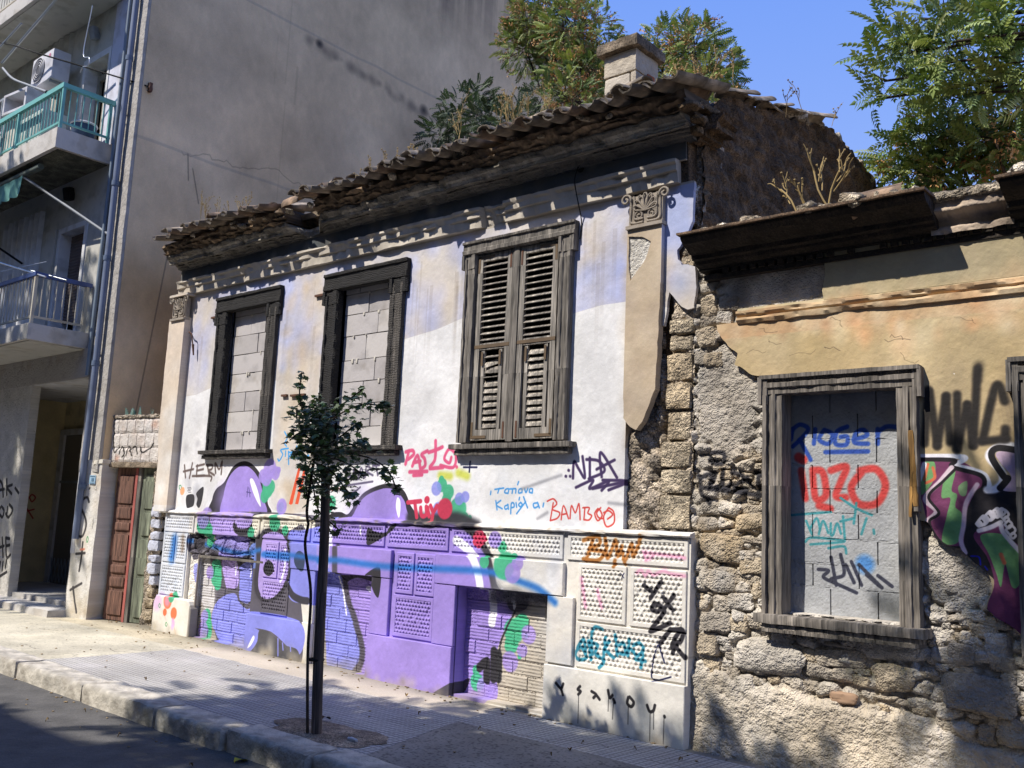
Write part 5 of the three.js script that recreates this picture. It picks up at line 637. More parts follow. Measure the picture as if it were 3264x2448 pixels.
  part('side_wall', boxAt(2.2, 2.5, -0.2, 4.1, -6, -0.4), M.mortar, ruin);
  // window with grey blocks
  const ww = part('window', [boxAt(-3.06, -2.05, 1.1, 2.76, -0.3, -0.28)], M.dark, ruin, 'window with a weathered wooden frame walled up in grey blocks'); 
  const casing = (par, x0, x1, y0, y1, w, m, ear, d = 0.06) => { const jam = chip(0.007, 12, x0), pr = (s) => [[-0.12, 0], [d - 0.02, 0], [d - 0.02, s * w * 0.3], [d - 0.005, s * w * 0.36], [d - 0.005, s * w * 0.62], [d - 0.02, s * w * 0.68], [d - 0.02, s * w], [-0.12, s * w]]; const out = (s) => [[-0.02, -s * 0.012], [d + 0.008, -s * 0.012], [d + 0.008, s * 0.016], [-0.02, s * 0.016]];
    for (const [x, s] of [[x0, 1], [x1, -1]]) { part('casing', boxUV(sweep(pr(s).map(([z, o]) => [z, x + o]), y0, y1 - w, 60, 'y', jam)), m, par); part('moulding', boxUV(sweep(out(s).map(([z, o]) => [z, x + o]), y0 + (s < 0 ? 0.75 : 0), y1 - ear - 0.1, 60, 'y', jam)), m, par); }
    part('casing', boxUV(sweep(pr(-1).map(([z, o]) => [z + 0.008, y1 + o]), x0, x1, 60, 'x', jam)), m, par); part('moulding', boxUV(sweep(out(-1).map(([z, o]) => [z + 0.012, y1 + o]), x0 - ear, x1 + ear, 60, 'x', jam)), m, par);
    for (const x of [x0 - ear, x1 + ear]) { part('moulding', boxUV(sweep(out(x < x0 ? 1 : -1).map(([z, o]) => [z + 0.006, x + o]), y1 - 0.2, y1, 14, 'y', jam)), m, par); } for (const [a, b] of [[x0 - ear, x0 + 0.02], [x1 - 0.02, x1 + ear]]) part('moulding', boxUV(sweep([[-0.02, y1 - 0.2], [d, y1 - 0.2], [d, y1 - 0.015], [-0.02, y1 - 0.015]], a + 0.006, b, 6, 'x')), m, par); };
  M.frame2 = mat(texWood, { color: 0xb9b2aa, bump: bumpWood, bs: 0.007, br: [2, 1] });
  casing(ww, -3.09, -2.03, 1.09, 2.79, 0.125, M.frame2, 0.035);
  part('sill', wornAt(-3.15, -1.98, 1.035, 1.1, -0.1, 0.1, 3, 0.007, 0.008, [30, 4, 6]), M.frame2, ww); part('sill', wornAt(-3.1, -2.02, 0.975, 1.033, -0.08, 0.075, 5, 0.007, 0.008, [30, 3, 6]), M.frame2, ww);
  part('splinter', [boxUV(place(worn(0.035, 0.5, 0.02, 3, 0.006, 0.005, [2, 14, 2]), -2.045, 2.12, 0.062, 0, 0, 0.05)), boxUV(place(worn(0.02, 0.3, 0.02, 8, 0.006, 0.005, [2, 10, 2]), -2.06, 1.95, 0.066, 0, 0, -0.04))], mat(texWood, { color: 0xd9a860, bump: bumpWood, bs: 0.006 }), ww, 'raw yellow splinter torn from the right jamb');
  const rows = [2.71, 2.53, 2.35, 2.17, 1.99, 1.82, 1.64, 1.47, 1.3, 1.1], sp = [[-2.69, -2.36], [-2.82, -2.49, -2.17]];
  for (let r = 0; r < rows.length - 1; r++) { const s = [-2.99, ...sp[r % 2], -2.14]; for (let i = 0; i < s.length - 1; i++) if (s[i + 1] - s[i] > 0.04) { const m = part('block', planar(wornAt(s[i] + 0.003, s[i + 1] - 0.003, rows[r + 1] + 0.003, rows[r] - 0.003, -0.2, -0.098 + rr(-0.004, 0.004), r * 5 + i, 0.003, 0.005, [8, 5, 2]).translate(0, 0, -0.06), BS.r), M.blockPaint, ww); } part('mortar_joint', planar(roughAt(-2.99, -2.14, rows[r + 1] - 0.008, rows[r + 1] + 0.008, 0.006, (x, y) => -0.16 + 0.014 * (fbm(x * 40, y * 40, r + 0.1, 3) - 0.5)), BS.r), M.blockPaint, ww); }
  const wx = part('window', [boxAt(-1.4, -0.5, 0.9, 2.7, -0.25, -0.2)], M.dark, ruin, 'second window at the edge of the wall with a dark wooden frame'); casing(wx, -1.43, -0.45, 0.98, 2.79, 0.13, M.woodDark, 0.035); for (let i = 0; i < 6; i++) part('board', wornAt(-1.31 + i * 0.13, -1.185 + i * 0.13, 1, 2.68, -0.14, -0.1, i, 0.003, 0.004, [3, 20, 2]), M.woodDark, wx);
}

// ---------------------------------------------------------------- gate between the house and the apartment block
const YG = 0.14;
{
  const gate = thing('garden_gate', 'old double gate door in a whitewashed brick gateway topped with broken glass', 'gate', [-12.6, 0, 0.2], 0.19);
  const PS = sheet(-0.5, 0, 0.55, 2.3, 300), { ctx } = PS; ctx.fillStyle = '#d6d2ca'; ctx.fillRect(0, 0, 400, 800); cloud(PS, -0.5, 0.1, 0, 2.3, 60, 0.15, ['#c4beb2', '#e0ddd6', '#b5ab9a', '#cbb9a0'], 0.5); cloud(PS, -0.5, 0.1, 0, 0.5, 20, 0.12, ['#9a8a70', '#b5a68c'], 0.5);
  spray(PS, null, '-0.19,1.88 -0.188,1.885|-0.17,1.7 -0.22,1.76 -0.3,1.72 -0.3,1.6 -0.2,1.48 -0.17,1.36 -0.22,1.24 -0.31,1.24|-0.32,1.0 -0.14,1.02|-0.2,1.16 -0.22,0.78|-0.35,0.52 -0.14,0.62|-0.3,0.56 -0.18,0.24|-0.26,0.14 -0.24,0.1', 0.035, '#3e3a3a', 0.85, 0.4); spray(PS, null, '-0.13,1.2 -0.11,1.24 -0.09,1.2 -0.11,1.16 -0.13,1.2', 0.015, '#2f8a4c', 0.9, 0); spray(PS, null, '-0.24,1.06 -0.16,1.07', 0.03, '#c06a50', 0.5, 0.5);
  const pm = mat(finish(PS, 0.12, 5), { bump: bumpCoarse, bs: 0.008, br: [1, 4] });
  part('pillar', planar(worn(0.46, 2.16, 0.3, 3, 0.012, 0.014, [10, 40, 6]).translate(-0.2, 1.1 + YG - 0.05, -0.03), PS.r), pm, gate, 'white pillar with grey letters');
  part('pillar_cap', boxUV(place(worn(0.2, 0.06, 0.34, 4, 0.01, 0.01, [6, 3, 6]), -0.05, 2.24, -0.03, 0, 0, 0.1)), M.marble, gate);
  part('lintel', wornAt(-0.02, 1.1, 2.18, 2.25, -0.16, 0.02, 5, 0.008, 0.008, [30, 4, 5]), M.mortarFlat, gate);
  const GW = sheet(0, 2.2, 1.2, 0.8, 300); GW.ctx.fillStyle = '#cfc8c0'; GW.ctx.fillRect(0, 0, 500, 500); cloud(GW, 0, 1.2, 2.2, 3, 50, 0.15, ['#bdb3a8', '#dad5ce', '#c9b0a0', '#b5a89c', '#e2dedA'], 0.5); puff(GW, GW.X(0.85), GW.Y(2.75), 30, '#b5785a', 0.5); puff(GW, GW.X(0.16), GW.Y(2.3), 22, '#b5785a', 0.6);
  spray(GW, null, '0.02,2.85 0.06,2.5 0.1,2.38 0.18,2.45|0.2,2.36 0.24,2.46 0.3,2.36 0.26,2.32|0.34,2.34 0.38,2.46 0.45,2.34|0.4,2.4 0.5,2.46 0.56,2.36|0.6,2.45 0.66,2.38 0.8,2.44 0.86,2.5', 0.022, '#35302c', 0.85, 0.4);
  const gm = mat(finish(GW, 0.12, 6), { bump: bumpCoarse, bs: 0.012, br: [3, 2] }), wall = part('brick_wall', planar(slab(ragged([[0, 2.24, 1], [1.1, 2.24, 1], [1.1, 2.86], [0.5, 2.87], [0.0, 2.84]], 0.02, 0.03), -0.15, -0.004), GW.r), gm, gate, 'whitewashed hollow brick above the door');
  for (let r = 0; r < 3; r++) for (let i = 0; i < 7; i++) { const x = i * 0.168 + (r === 1 ? 0.05 : 0) - 0.03, y = 2.255 + r * 0.196; if (x > 1.0) continue; const pr = [[-0.05, y]]; for (let k = 0; k <= 6; k++) pr.push([0.006 + (k % 2 ? 0.005 : 0) - (k === 0 || k === 6 ? 0.005 : 0), y + 0.182 * k / 6]); pr.push([-0.05, y + 0.182]); part('brick', planar(sweep(pr, Math.max(0.005, x), Math.min(x + 0.156, 1.09), 5, 'x', (a, j) => [0.012 * (fbm(a * 15 + r, j * 0.7, i, 3) - 0.5), 0.004 * (fbm(a * 11, j, 2, 2) - 0.5)]), GW.r), gm, wall); }
  part('mortar_coping', wornAt(-0.02, 1.1, 2.84, 2.89, -0.16, 0.02, 9, 0.02, 0.015, [40, 3, 6]), M.mortar, wall);
  const glass = new THREE.MeshPhysicalMaterial({ color: 0xa8c4bc, transmission: 0.7, roughness: 0.15, thickness: 0 });
  for (let i = 0; i < 12; i++) { const s = new THREE.Shape([[-0.03, 0], [0.03, 0], [0.02, rr(0.05, 0.12)], [rr(-0.02, 0.01), rr(0.08, 0.15)]].map((p) => new THREE.Vector2(...p))); const x = i < 8 ? rr(0.08, 0.5) : rr(0.5, 1.0); part('glass_shard', place(new THREE.ExtrudeGeometry(s, { depth: 0.005, bevelEnabled: false }), x, 2.87, rr(-0.12, -0.02), rr(-0.2, 0.2), rr(-0.7, 0.7), rr(-0.2, 0.2)), glass, wall); }
  const brown = mat(texWood, { color: 0xb08474, bump: bumpWood, bs: 0.005, br: [3, 1] }), green = mat(texWood, { color: 0xb4c0aa, bump: bumpWood, bs: 0.004, br: [3, 1] }), red = mat(texPlain, { color: 0xa85c54 });
  const leaf = (x0, x1, m, label, cuts) => { const d = part('door_leaf', wornAt(x0, x1, YG + 0.03, 2.18, -0.12, -0.08, x0, 0.003, 0.004, [6, 30, 2]), m, gate, label); let y = YG + 0.1; for (const h of cuts) { part('panel', boxUV(wornAt(x0 + 0.07, x1 - 0.06, y, y + h - 0.05, -0.09, -0.058, y, 0.004, 0.014, [4, 6, 3])), m, d); y += h; } return d; };
  leaf(0.1, 0.52, brown, 'brown panelled door leaf', [0.36, 0.18, 0.16, 0.4, 0.16, 0.2, 0.42]); leaf(0.62, 0.93, green, 'pale green door leaf', [0.55, 0.5, 0.35, 0.5]);
  part('door_post', wornAt(0.5, 0.545, YG + 0.02, 2.18, -0.12, -0.05, 2, 0.002, 0.004, [2, 20, 2]), red, gate, 'post with flaking red paint'); part('door_post', wornAt(0.548, 0.61, YG + 0.02, 2.18, -0.12, -0.055, 4, 0.002, 0.004, [2, 20, 2]), M.woodDark, gate);
  part('door_back', boxAt(0, 1.08, 0, 2.2, -0.24, -0.22), M.dark, gate);
  const wash = mat(texPlain, { color: 0xbfc2d0, bump: bumpCoarse, bs: 0.012, br: 2 });
  part('jamb', roughAt(0.9, 1.13, 0.05, 2.2, 0.015, (x, y) => -0.03 + 0.07 * (fbm(x * 12, y * 12, 1, 4) - 0.5)), M.mortar, gate);
  for (let i = 0; i < 14; i++) { const y = YG + 0.1 + i * 0.145, l = 0.96 + rr(-0.03, 0.05); part('jamb_stone', wornAt(l, 1.12 + rr(-0.02, 0.02), y, y + rr(0.09, 0.14), -0.16, 0.01 + rr(-0.02, 0.02), i * 3, 0.02, 0.018, [7, 5, 6]), i > 10 ? (i === 12 ? mat(texPlain, { color: 0xb9683f, bump: bumpCoarse, bs: 0.008 }) : M.stones[1]) : i > 2 ? wash : M.stones[1], gate); }
  const bp = mat(texPlain, { color: 0x9dbcd2, roughness: 0.5 }); const pl = thing('street_plate', 'small pale blue notice plate on the white gate pillar', 'sign', [-12.71, 2.0, 0.35], 0.19); part('plate', new THREE.BoxGeometry(0.12, 0.12, 0.01), bp, pl); part('plate_border', [place(new THREE.BoxGeometry(0.1, 0.008, 0.006), 0, 0.045, 0.006), place(new THREE.BoxGeometry(0.1, 0.008, 0.006), 0, -0.045, 0.006), place(new THREE.BoxGeometry(0.05, 0.04, 0.006), 0.01, 0, 0.006)].map((g) => boxUV(g)), mat(null, { color: 0x56768e }), pl);
}
// ---------------------------------------------------------------- the apartment block on the left
const CX = -12.6, FZ = 0.3;
{
  const AS = sheet(-14, 0, 14.4, 12.9, 90); // side wall: x of the sheet is world z
  { const S = AS, { ctx } = S; ctx.fillStyle = '#d2ba96'; ctx.fillRect(0, 0, 2000, 2000); cloud(S, -14, 0.4, 0, 13, 260, 1.2, ['#d4be9e', '#c2ac8c', '#d6c2a4', '#b8a486', '#ccb694'], 0.35); cloud(S, -3, 0.4, 0, 5.5, 70, 0.9, ['#cda674', '#c09a66', '#d0aa78'], 0.5);
    for (let i = 0; i < 60; i++) puff(S, S.X(lerp(-2.4, -5.6, i / 60) + rr(-0.1, 0.1)), S.Y(lerp(9.6, 9.25, i / 60) + rr(-0.05, 0.06)), rr(0.05, 0.17) * 90, '#3a3531', 0.16); puff(S, S.X(-5.2), S.Y(9.36), 12, '#2a2624', 0.8); puff(S, S.X(-2.7), S.Y(9.62), 9, '#2a2624', 0.9);
    for (let i = 0; i < 60; i++) { const x = S.X(rr(-9, -3)), y = rr(11.7, 12.6), h = rr(0.4, 1.6) * 90; const g = ctx.createLinearGradient(0, 0, 0, h + 40); g.addColorStop(0, 'rgba(30,28,30,.13)'); g.addColorStop(1, 'rgba(30,28,30,0)'); ctx.fillStyle = g; ctx.fillRect(x, 0, rr(6, 40), h + 40); }
    ctx.strokeStyle = 'rgba(50,44,40,.5)'; for (const [a, b, c, d] of [[-0.35, 5.4, -0.1, 2.9], [-0.6, 6.7, -0.75, 6.2], [-0.5, 6.9, -0.55, 6.5]]) { ctx.lineWidth = 1.5; ctx.beginPath(); ctx.moveTo(S.X(a), S.Y(b)); ctx.lineTo(S.X(c), S.Y(d)); ctx.stroke(); } for (let i = 0; i < 26; i++) { const z = rr(-9, -0.3), y = rr(3.5, 11), h = rr(0.4, 1.8); ctx.fillStyle = rnd() > 0.5 ? 'rgba(80,68,56,.1)' : 'rgba(205,190,168,.1)'; ctx.fillRect(S.X(z), S.Y(y), rr(1, 5), h * 90); } ctx.fillStyle = 'rgba(198,182,158,.16)'; ctx.fillRect(S.X(-4.4), S.Y(8.6), 90, 60); ctx.fillRect(S.X(-1.6), S.Y(5.2), 60, 110); ctx.strokeStyle = 'rgba(60,52,46,.4)'; ctx.lineWidth = 1; ctx.beginPath(); let cz = -0.4, cy = 6.9; ctx.moveTo(S.X(cz), S.Y(cy)); for (let i = 0; i < 30; i++) { cz -= rr(0.03, 0.12); cy += rr(-0.07, 0.05); ctx.lineTo(S.X(cz), S.Y(cy)); } ctx.stroke(); ctx.strokeStyle = 'rgba(150,140,130,.35)'; ctx.lineWidth = 4; for (const y of [6.9, 9.72]) { ctx.beginPath(); ctx.moveTo(S.X(0.3), S.Y(y)); for (let z = 0; z > -12; z -= 0.5) ctx.lineTo(S.X(z), S.Y(y + rr(-0.02, 0.02))); ctx.stroke(); } }
  const sideTex = finish(AS, 0.16, 1.2, 0.6), sideM = mat(sideTex, { bump: bumpFine, bs: 0.008, br: [9, 8] });
  const apt = thing('apartment_block', 'grey concrete apartment block with stacked balconies and a tall blank side wall', 'building');
  const sg = boxAt(-0.3, 0, 0, 12.78, -14, FZ); { const p = sg.attributes.position, u = new Float32Array(p.count * 2); for (let i = 0; i < p.count; i++) { u[2 * i] = (p.getZ(i) + 14) / 14.4; u[2 * i + 1] = p.getY(i) / 12.9; } sg.setAttribute('uv', new THREE.BufferAttribute(u, 2)); }
  part('side_wall', sg.translate(CX, 0, 0), sideM, apt, 'tall blank rendered side wall with dark stains'); part('back_wall', boxAt(-30, CX, 0, 12.7, -14.2, -14), M.mortarFlat, apt); part('roof_slab', boxAt(-30, CX + 0.02, 12.78, 12.86, -14.2, FZ + 0.1), M.mortarFlat, apt);
  const stucco = mat(texPlain, { color: 0xa8a39c, bump: bumpCoarse, bs: 0.02, br: 2 }), cream = mat(texPlain, { color: 0xb8b6ae, bump: bumpFine, bs: 0.003 }), white = mat(texPlain, { color: 0xcfcfd0 }), conc = mat(texPlain, { color: 0xbcb8b2, bump: bumpCoarse, bs: 0.006 });
  part('front_wall', slab(rect(-30, CX - 0.3, 0, 12.78), FZ - 0.25, FZ, [rect(-29, -13.15, 0.1, 3.45), rect(-14.74, -13.86, 4.12, 5.85), rect(-14.52, -13.68, 6.94, 8.55), rect(-18.9, -17.9, 4.12, 5.85)]), cream, apt);
  part('corner_strip', wornAt(CX - 0.56, CX - 0.005, 2.1, 12.78, FZ - 0.02, FZ + 0.05, 3, 0.008, 0.012, [10, 120, 3]), stucco, apt, 'rough stucco strip at the corner'); part('corner_strip', wornAt(CX - 0.56, CX - 0.02, 0.05, 2.12, FZ - 0.1, FZ + 0.03, 7, 0.012, 0.012, [10, 40, 3]), mat(texPlain, { color: 0xcfcac0, bump: bumpCoarse, bs: 0.025, br: 2 }), apt);
  part('beam', boxAt(-30, -13.16, 3.45, 3.88, FZ - 0.02, FZ + 0.03), stucco, apt, 'rough stucco beam over the entrance');
  // pillar by the entrance with black tags
  const CS = sheet(-17.6, 0.2, 2.6, 3.3, 150); CS.ctx.fillStyle = '#b9b5ad'; CS.ctx.fillRect(0, 0, 900, 900); cloud(CS, -17.6, -15, 0.2, 3.5, 60, 0.3, ['#b0aca4', '#c2beb6', '#a8a49a'], 0.4);
  spray(CS, zA, '-90,700 -60,660 -30,750|-40,665 -10,755|5,665 20,690 25,755|0,720 30,715|45,660 45,745|75,690 48,705 72,740|92,708 110,735|-30,800 -10,850 0,870|15,810 0,840 20,870 30,835 20,815|50,815 45,860|60,800 78,830 55,870 40,850|-20,985 0,1100|20,985 25,1090|0,1040 30,1030|40,985 62,990|40,985 45,1090 65,1080|42,1030 62,1025|10,1120 2,1160|25,1120 20,1165|45,1110 38,1150|5,1200 45,1175', 0.05, '#1f1c1c', 0.9, 0.2, FZ); const cm = mat(finish(CS, 0.12, 6), { bump: bumpCoarse, bs: 0.02, br: [5, 6] });
  part('pillar', planar(wornAt(-17.2, -15.06, 0.2, 3.46, FZ - 0.12, FZ + 0.02, 5, 0.004, 0.01, [20, 30, 4]), CS.r), cm, apt, 'stucco pillar covered with black tags');
  // entrance passage
  const WS = sheet(-1.05, 0.2, 1.4, 3.3, 150); WS.ctx.fillStyle = '#d0c298'; WS.ctx.fillRect(0, 0, 400, 800); cloud(WS, -1.05, 0.4, 0.2, 3.5, 40, 0.3, ['#b3a47a', '#c2b58c', '#a3966f'], 0.4);
  spray(WS, null, '0.1,2.02 -0.05,2.12 -0.22,2.05 -0.26,1.9 -0.15,1.76 0.05,1.8|0.1,1.8 -0.2,1.78 -0.4,1.6 -0.46,1.2 -0.38,0.8 -0.2,0.6 0,0.58 0.1,0.65|-0.2,1.7 -0.1,1.3 0.1,1.3|-0.1,1.3 -0.08,0.95', 0.05, '#26231f', 0.85, 0.3); spray(WS, null, '0.1,2.1 -0.1,2.2 -0.3,2.08|-0.1,2.1 -0.3,2.0', 0.06, '#3f8a80', 0.5, 0.6); spray(WS, null, '-0.6,1.75 -0.64,1.8 -0.7,1.75 -0.65,1.68 -0.6,1.75|-0.55,1.6 -0.7,1.4|-0.6,1.52 -0.7,1.55', 0.025, '#a83a30', 0.7, 0.3);
  const wsM = mat(finish(WS, 0.1, 5), { bump: bumpFine, bs: 0.004, br: [2, 4] }), side2 = boxAt(-16.98, -16.9, 0.2, 3.46, -1.05, FZ - 0.1); { const p = side2.attributes.position, u = new Float32Array(p.count * 2); for (let i = 0; i < p.count; i++) { u[2 * i] = (p.getZ(i) + 1.05) / 1.4; u[2 * i + 1] = (p.getY(i) - 0.2) / 3.3; } side2.setAttribute('uv', new THREE.BufferAttribute(u, 2)); }
  part('passage_wall', side2, wsM, apt, 'yellow passage wall with black loops'); part('passage_wall', boxAt(-30, -12.9, 0.2, 3.46, -1.15, -1.05), mat(texPlain, { color: 0xdcd0aa, bump: bumpFine, bs: 0.004 }), apt); part('ceiling', boxAt(-30, -13.15, 3.44, 3.5, -1.1, FZ), white, apt); part('passage_floor', boxAt(-30, -12.95, 0.0, 0.33, -1.1, FZ - 0.04), conc, apt); part('step', wornAt(-30, -12.98, 0.0, 0.26, FZ - 0.1, FZ + 0.34, 4, 0.01, 0.03, [140, 5, 8]), conc, apt, 'broken concrete step along the entrance');
  const gd = part('door', boxAt(-16.72, -13.2, 0.33, 2.85, -1.05, -1.02), mat(null, { color: 0x78726a, roughness: 0.5 }), apt, 'dark metal door behind a grille'); part('door_frame', [boxAt(-16.86, -16.7, 0.33, 2.95, -1.05, -0.98), boxAt(-16.7, -13.2, 2.85, 2.95, -1.05, -0.98)], white, gd); for (let i = 0; i < 26; i++) part('grille_bar', [rod(V(-16.68 + i * 0.13, 0.35, -0.99), V(-16.55 + i * 0.13, 0.75, -0.99), 0.008), rod(V(-16.55 + i * 0.13, 0.35, -0.985), V(-16.68 + i * 0.13, 0.75, -0.985), 0.008)].map((g) => boxUV(g)), M.greyPaint, gd); part('door_rail', boxAt(-16.7, -13.2, 2.02, 2.06, -1.02, -0.99), M.greyPaint, gd);
  // windows and balcony doors
  const bal = (yb, yt) => [yb, yt];
  const d1 = part('balcony_door', boxAt(-14.74, -13.86, 4.12, 5.85, FZ - 0.3, FZ - 0.26), M.dark, apt, 'balcony door behind a brown roller shutter'); for (let i = 0; i < 29; i++) part('shutter_slat', wornAt(-14.7, -13.9, 4.4 + i * 0.05, 4.446 + i * 0.05, FZ - 0.18, FZ - 0.155, i, 0.001, 0.006, [2, 2, 2]), mat0('rollSlat', 0x6f625c), d1); part('door_frame', [boxAt(-14.78, -14.7, 4.12, 5.88, FZ - 0.24, FZ + 0.02), boxAt(-13.9, -13.82, 4.12, 5.88, FZ - 0.24, FZ + 0.02), boxAt(-14.7, -13.9, 5.8, 5.88, FZ - 0.24, FZ + 0.02)], white, d1);
  part('corrugated_panel', sweep([[FZ, -16.9], ...Array.from({ length: 29 }, (_, i) => [FZ + 0.03 + (i % 4 < 2 ? 0.035 : 0), -16.85 + i * 0.05]), [FZ, -15.4]], 4.12, 6.3, 2, 'y'), white, apt, 'white corrugated panel beside the shutter'); part('wall_panel', boxAt(-15.3, -14.85, 4.12, 5.9, FZ, FZ + 0.03), cream, apt);
  const d2 = part('balcony_door', boxAt(-14.52, -13.68, 6.94, 8.55, FZ - 0.3, FZ - 0.26), M.dark, apt, 'open balcony door on the second floor'); part('door_frame', [boxAt(-14.56, -14.48, 6.94, 8.6, FZ - 0.24, FZ + 0.03), boxAt(-13.72, -13.66, 6.94, 8.6, FZ - 0.24, FZ + 0.03), boxAt(-14.48, -13.72, 8.5, 8.6, FZ - 0.24, FZ + 0.03)], white, d2); part('door_sash', [boxAt(-14.46, -14.38, 6.96, 8.4, FZ - 0.22, FZ - 0.17), boxAt(-14.2, -14.14, 6.96, 8.4, FZ - 0.22, FZ - 0.17), boxAt(-14.38, -14.2, 8.3, 8.4, FZ - 0.22, FZ - 0.17)], mat0('sash', 0x8f8a7c), d2); part('wall_panel', boxAt(-13.64, -13.2, 6.94, 9.28, FZ, FZ + 0.025), mat0('lilacWhite', 0xc6c6d2), apt); part('corrugated_panel', sweep([[FZ, -16.4], ...Array.from({ length: 25 }, (_, i) => [FZ + 0.03 + (i % 4 < 2 ? 0.03 : 0), -16.35 + i * 0.05]), [FZ, -15.1]], 6.94, 9.28, 2, 'y'), cream, apt);
  // balconies
  const balcony = (y0, y1, yr, zo, x1, rail, bars, label, topH, soff) => {
    const b = part('balcony', [wornAt(-30, x1, y0, y1, FZ, zo, y0, 0.003, 0.008, [200, 4, 10])], conc, apt, label);
    part('soffit', boxAt(-29.9, x1 - 0.06, y0 - 0.012, y0 - 0.002, FZ + 0.03, zo - 0.06), soff, b);
    const rz = zo - 0.05, rx = x1 - 0.04; part('handrail', boxAt(-30, rx + 0.03, yr - topH, yr, rz - 0.03, rz + 0.03), rail, b); part('handrail', boxAt(rx - 0.03, rx + 0.03, yr - topH - 0.003, yr - 0.003, FZ + 0.02, rz - 0.03), rail, b);
    part('bottom_rail', [boxAt(-30, rx, y1 + 0.08, y1 + 0.11, rz - 0.012, rz + 0.012), boxAt(rx - 0.012, rx + 0.012, y1 + 0.083, y1 + 0.113, FZ + 0.05, rz - 0.012)], bars, b);
    for (const x of [rx, rx - 1.5, rx - 3.0, rx - 4.5]) part('post', boxAt(x - 0.02, x + 0.02, y1, yr - topH, rz - 0.02, rz + 0.02), bars, b); part('post', boxAt(rx - 0.02, rx + 0.02, y1, yr - topH, FZ + 0.06, FZ + 0.1), bars, b);
    for (let i = 1; i < 44; i++) if (i % 14) part('bar', boxAt(rx - i * 0.107 - 0.006, rx - i * 0.107 + 0.006, y1 + 0.11, yr - topH, rz - 0.006, rz + 0.006), bars, b); for (let i = 1; i < 8; i++) part('bar', boxAt(rx - 0.006, rx + 0.006, y1 + 0.11, yr - topH, rz - i * 0.098 - 0.006, rz - i * 0.098 + 0.006), bars, b);
    return b;
  };
  const aqua = mat0('aqua', 0x6aaaa6, 0.6), blue = mat0('navy', 0x3a4d80, 0.5), pale = mat0('paleBars', 0xb9b2a0, 0.6);
  balcony(3.87, 4.1, 4.83, 1.15, -13.4, blue, pale, 'first floor balcony with a blue handrail', 0.06, cream); balcony(6.62, 6.92, 7.6, 1.12, -13.3, aqua, aqua, 'second floor balcony with a turquoise railing', 0.07, mat(texMortar, { color: 0x8a968e })); balcony(9.3, 9.54, 10.3, 1.15, -13.4, pale, pale, 'third floor balcony seen from below', 0.06, cream);
  // drain pipes and cables on the corner
  const pipe = (pts, r, m, label) => part('drain_pipe', tube(pts, r, 10, 30), m, apt, label);
  pipe([V(-12.84, 12.6, 0.42), V(-12.83, 9, 0.42), V(-12.85, 6.6, 0.42), V(-12.84, 5.2, 0.42), V(-12.84, 3.0, 0.42), V(-12.88, 1.2, 0.42)], 0.045, mat0('pipeBlue', 0x66728a, 0.6), 'wide blue grey drain pipe'); for (const y of [11, 8.1, 6.2, 5.1, 3.6, 1.9]) part('pipe_clip', place(new THREE.CylinderGeometry(0.054, 0.054, 0.07, 12), -12.845, y, 0.42), mat0('clip', 0x59687f), apt);
  pipe([V(-13.12, 12.6, 0.38), V(-13.1, 8, 0.38), V(-13.13, 5.2, 0.38), V(-13.15, 3.46, 0.38)], 0.028, mat0('pipeThin', 0x71808f, 0.6), 'thin grey pipe'); pipe([V(-12.97, 9.5, 0.37), V(-12.98, 7.2, 0.38), V(-12.95, 6.4, 0.37), V(-12.93, 5.4, 0.37)], 0.012, M.dark); part('conduit_cover', wornAt(-13.03, -12.93, 1.0, 2.1, FZ + 0.02, FZ + 0.1, 4, 0.003, 0.006, [3, 20, 3]), mat0('label', 0xc9c9cc), apt, 'pale cover strip low on the corner');
  part('wall_lamp', [boxUV(place(worn(0.12, 0.2, 0.12, 3, 0.004, 0.02), -14.2, 8.95, FZ + 0.08, 0.3, 0.3, 0)), boxAt(-14.23, -14.17, 8.9, 8.98, FZ, FZ + 0.05)], M.greyPaint, apt); part('wall_lamp', boxUV(place(worn(0.14, 0.2, 0.12, 3, 0.004, 0.02), -14.45, 6.38, FZ + 0.07, 0.2, 0.3, 0)), M.dark, apt);
}
function mat0(k, c, r = 0.85) { return (M[k] ??= mat(texPlain, { color: c, roughness: r })); }
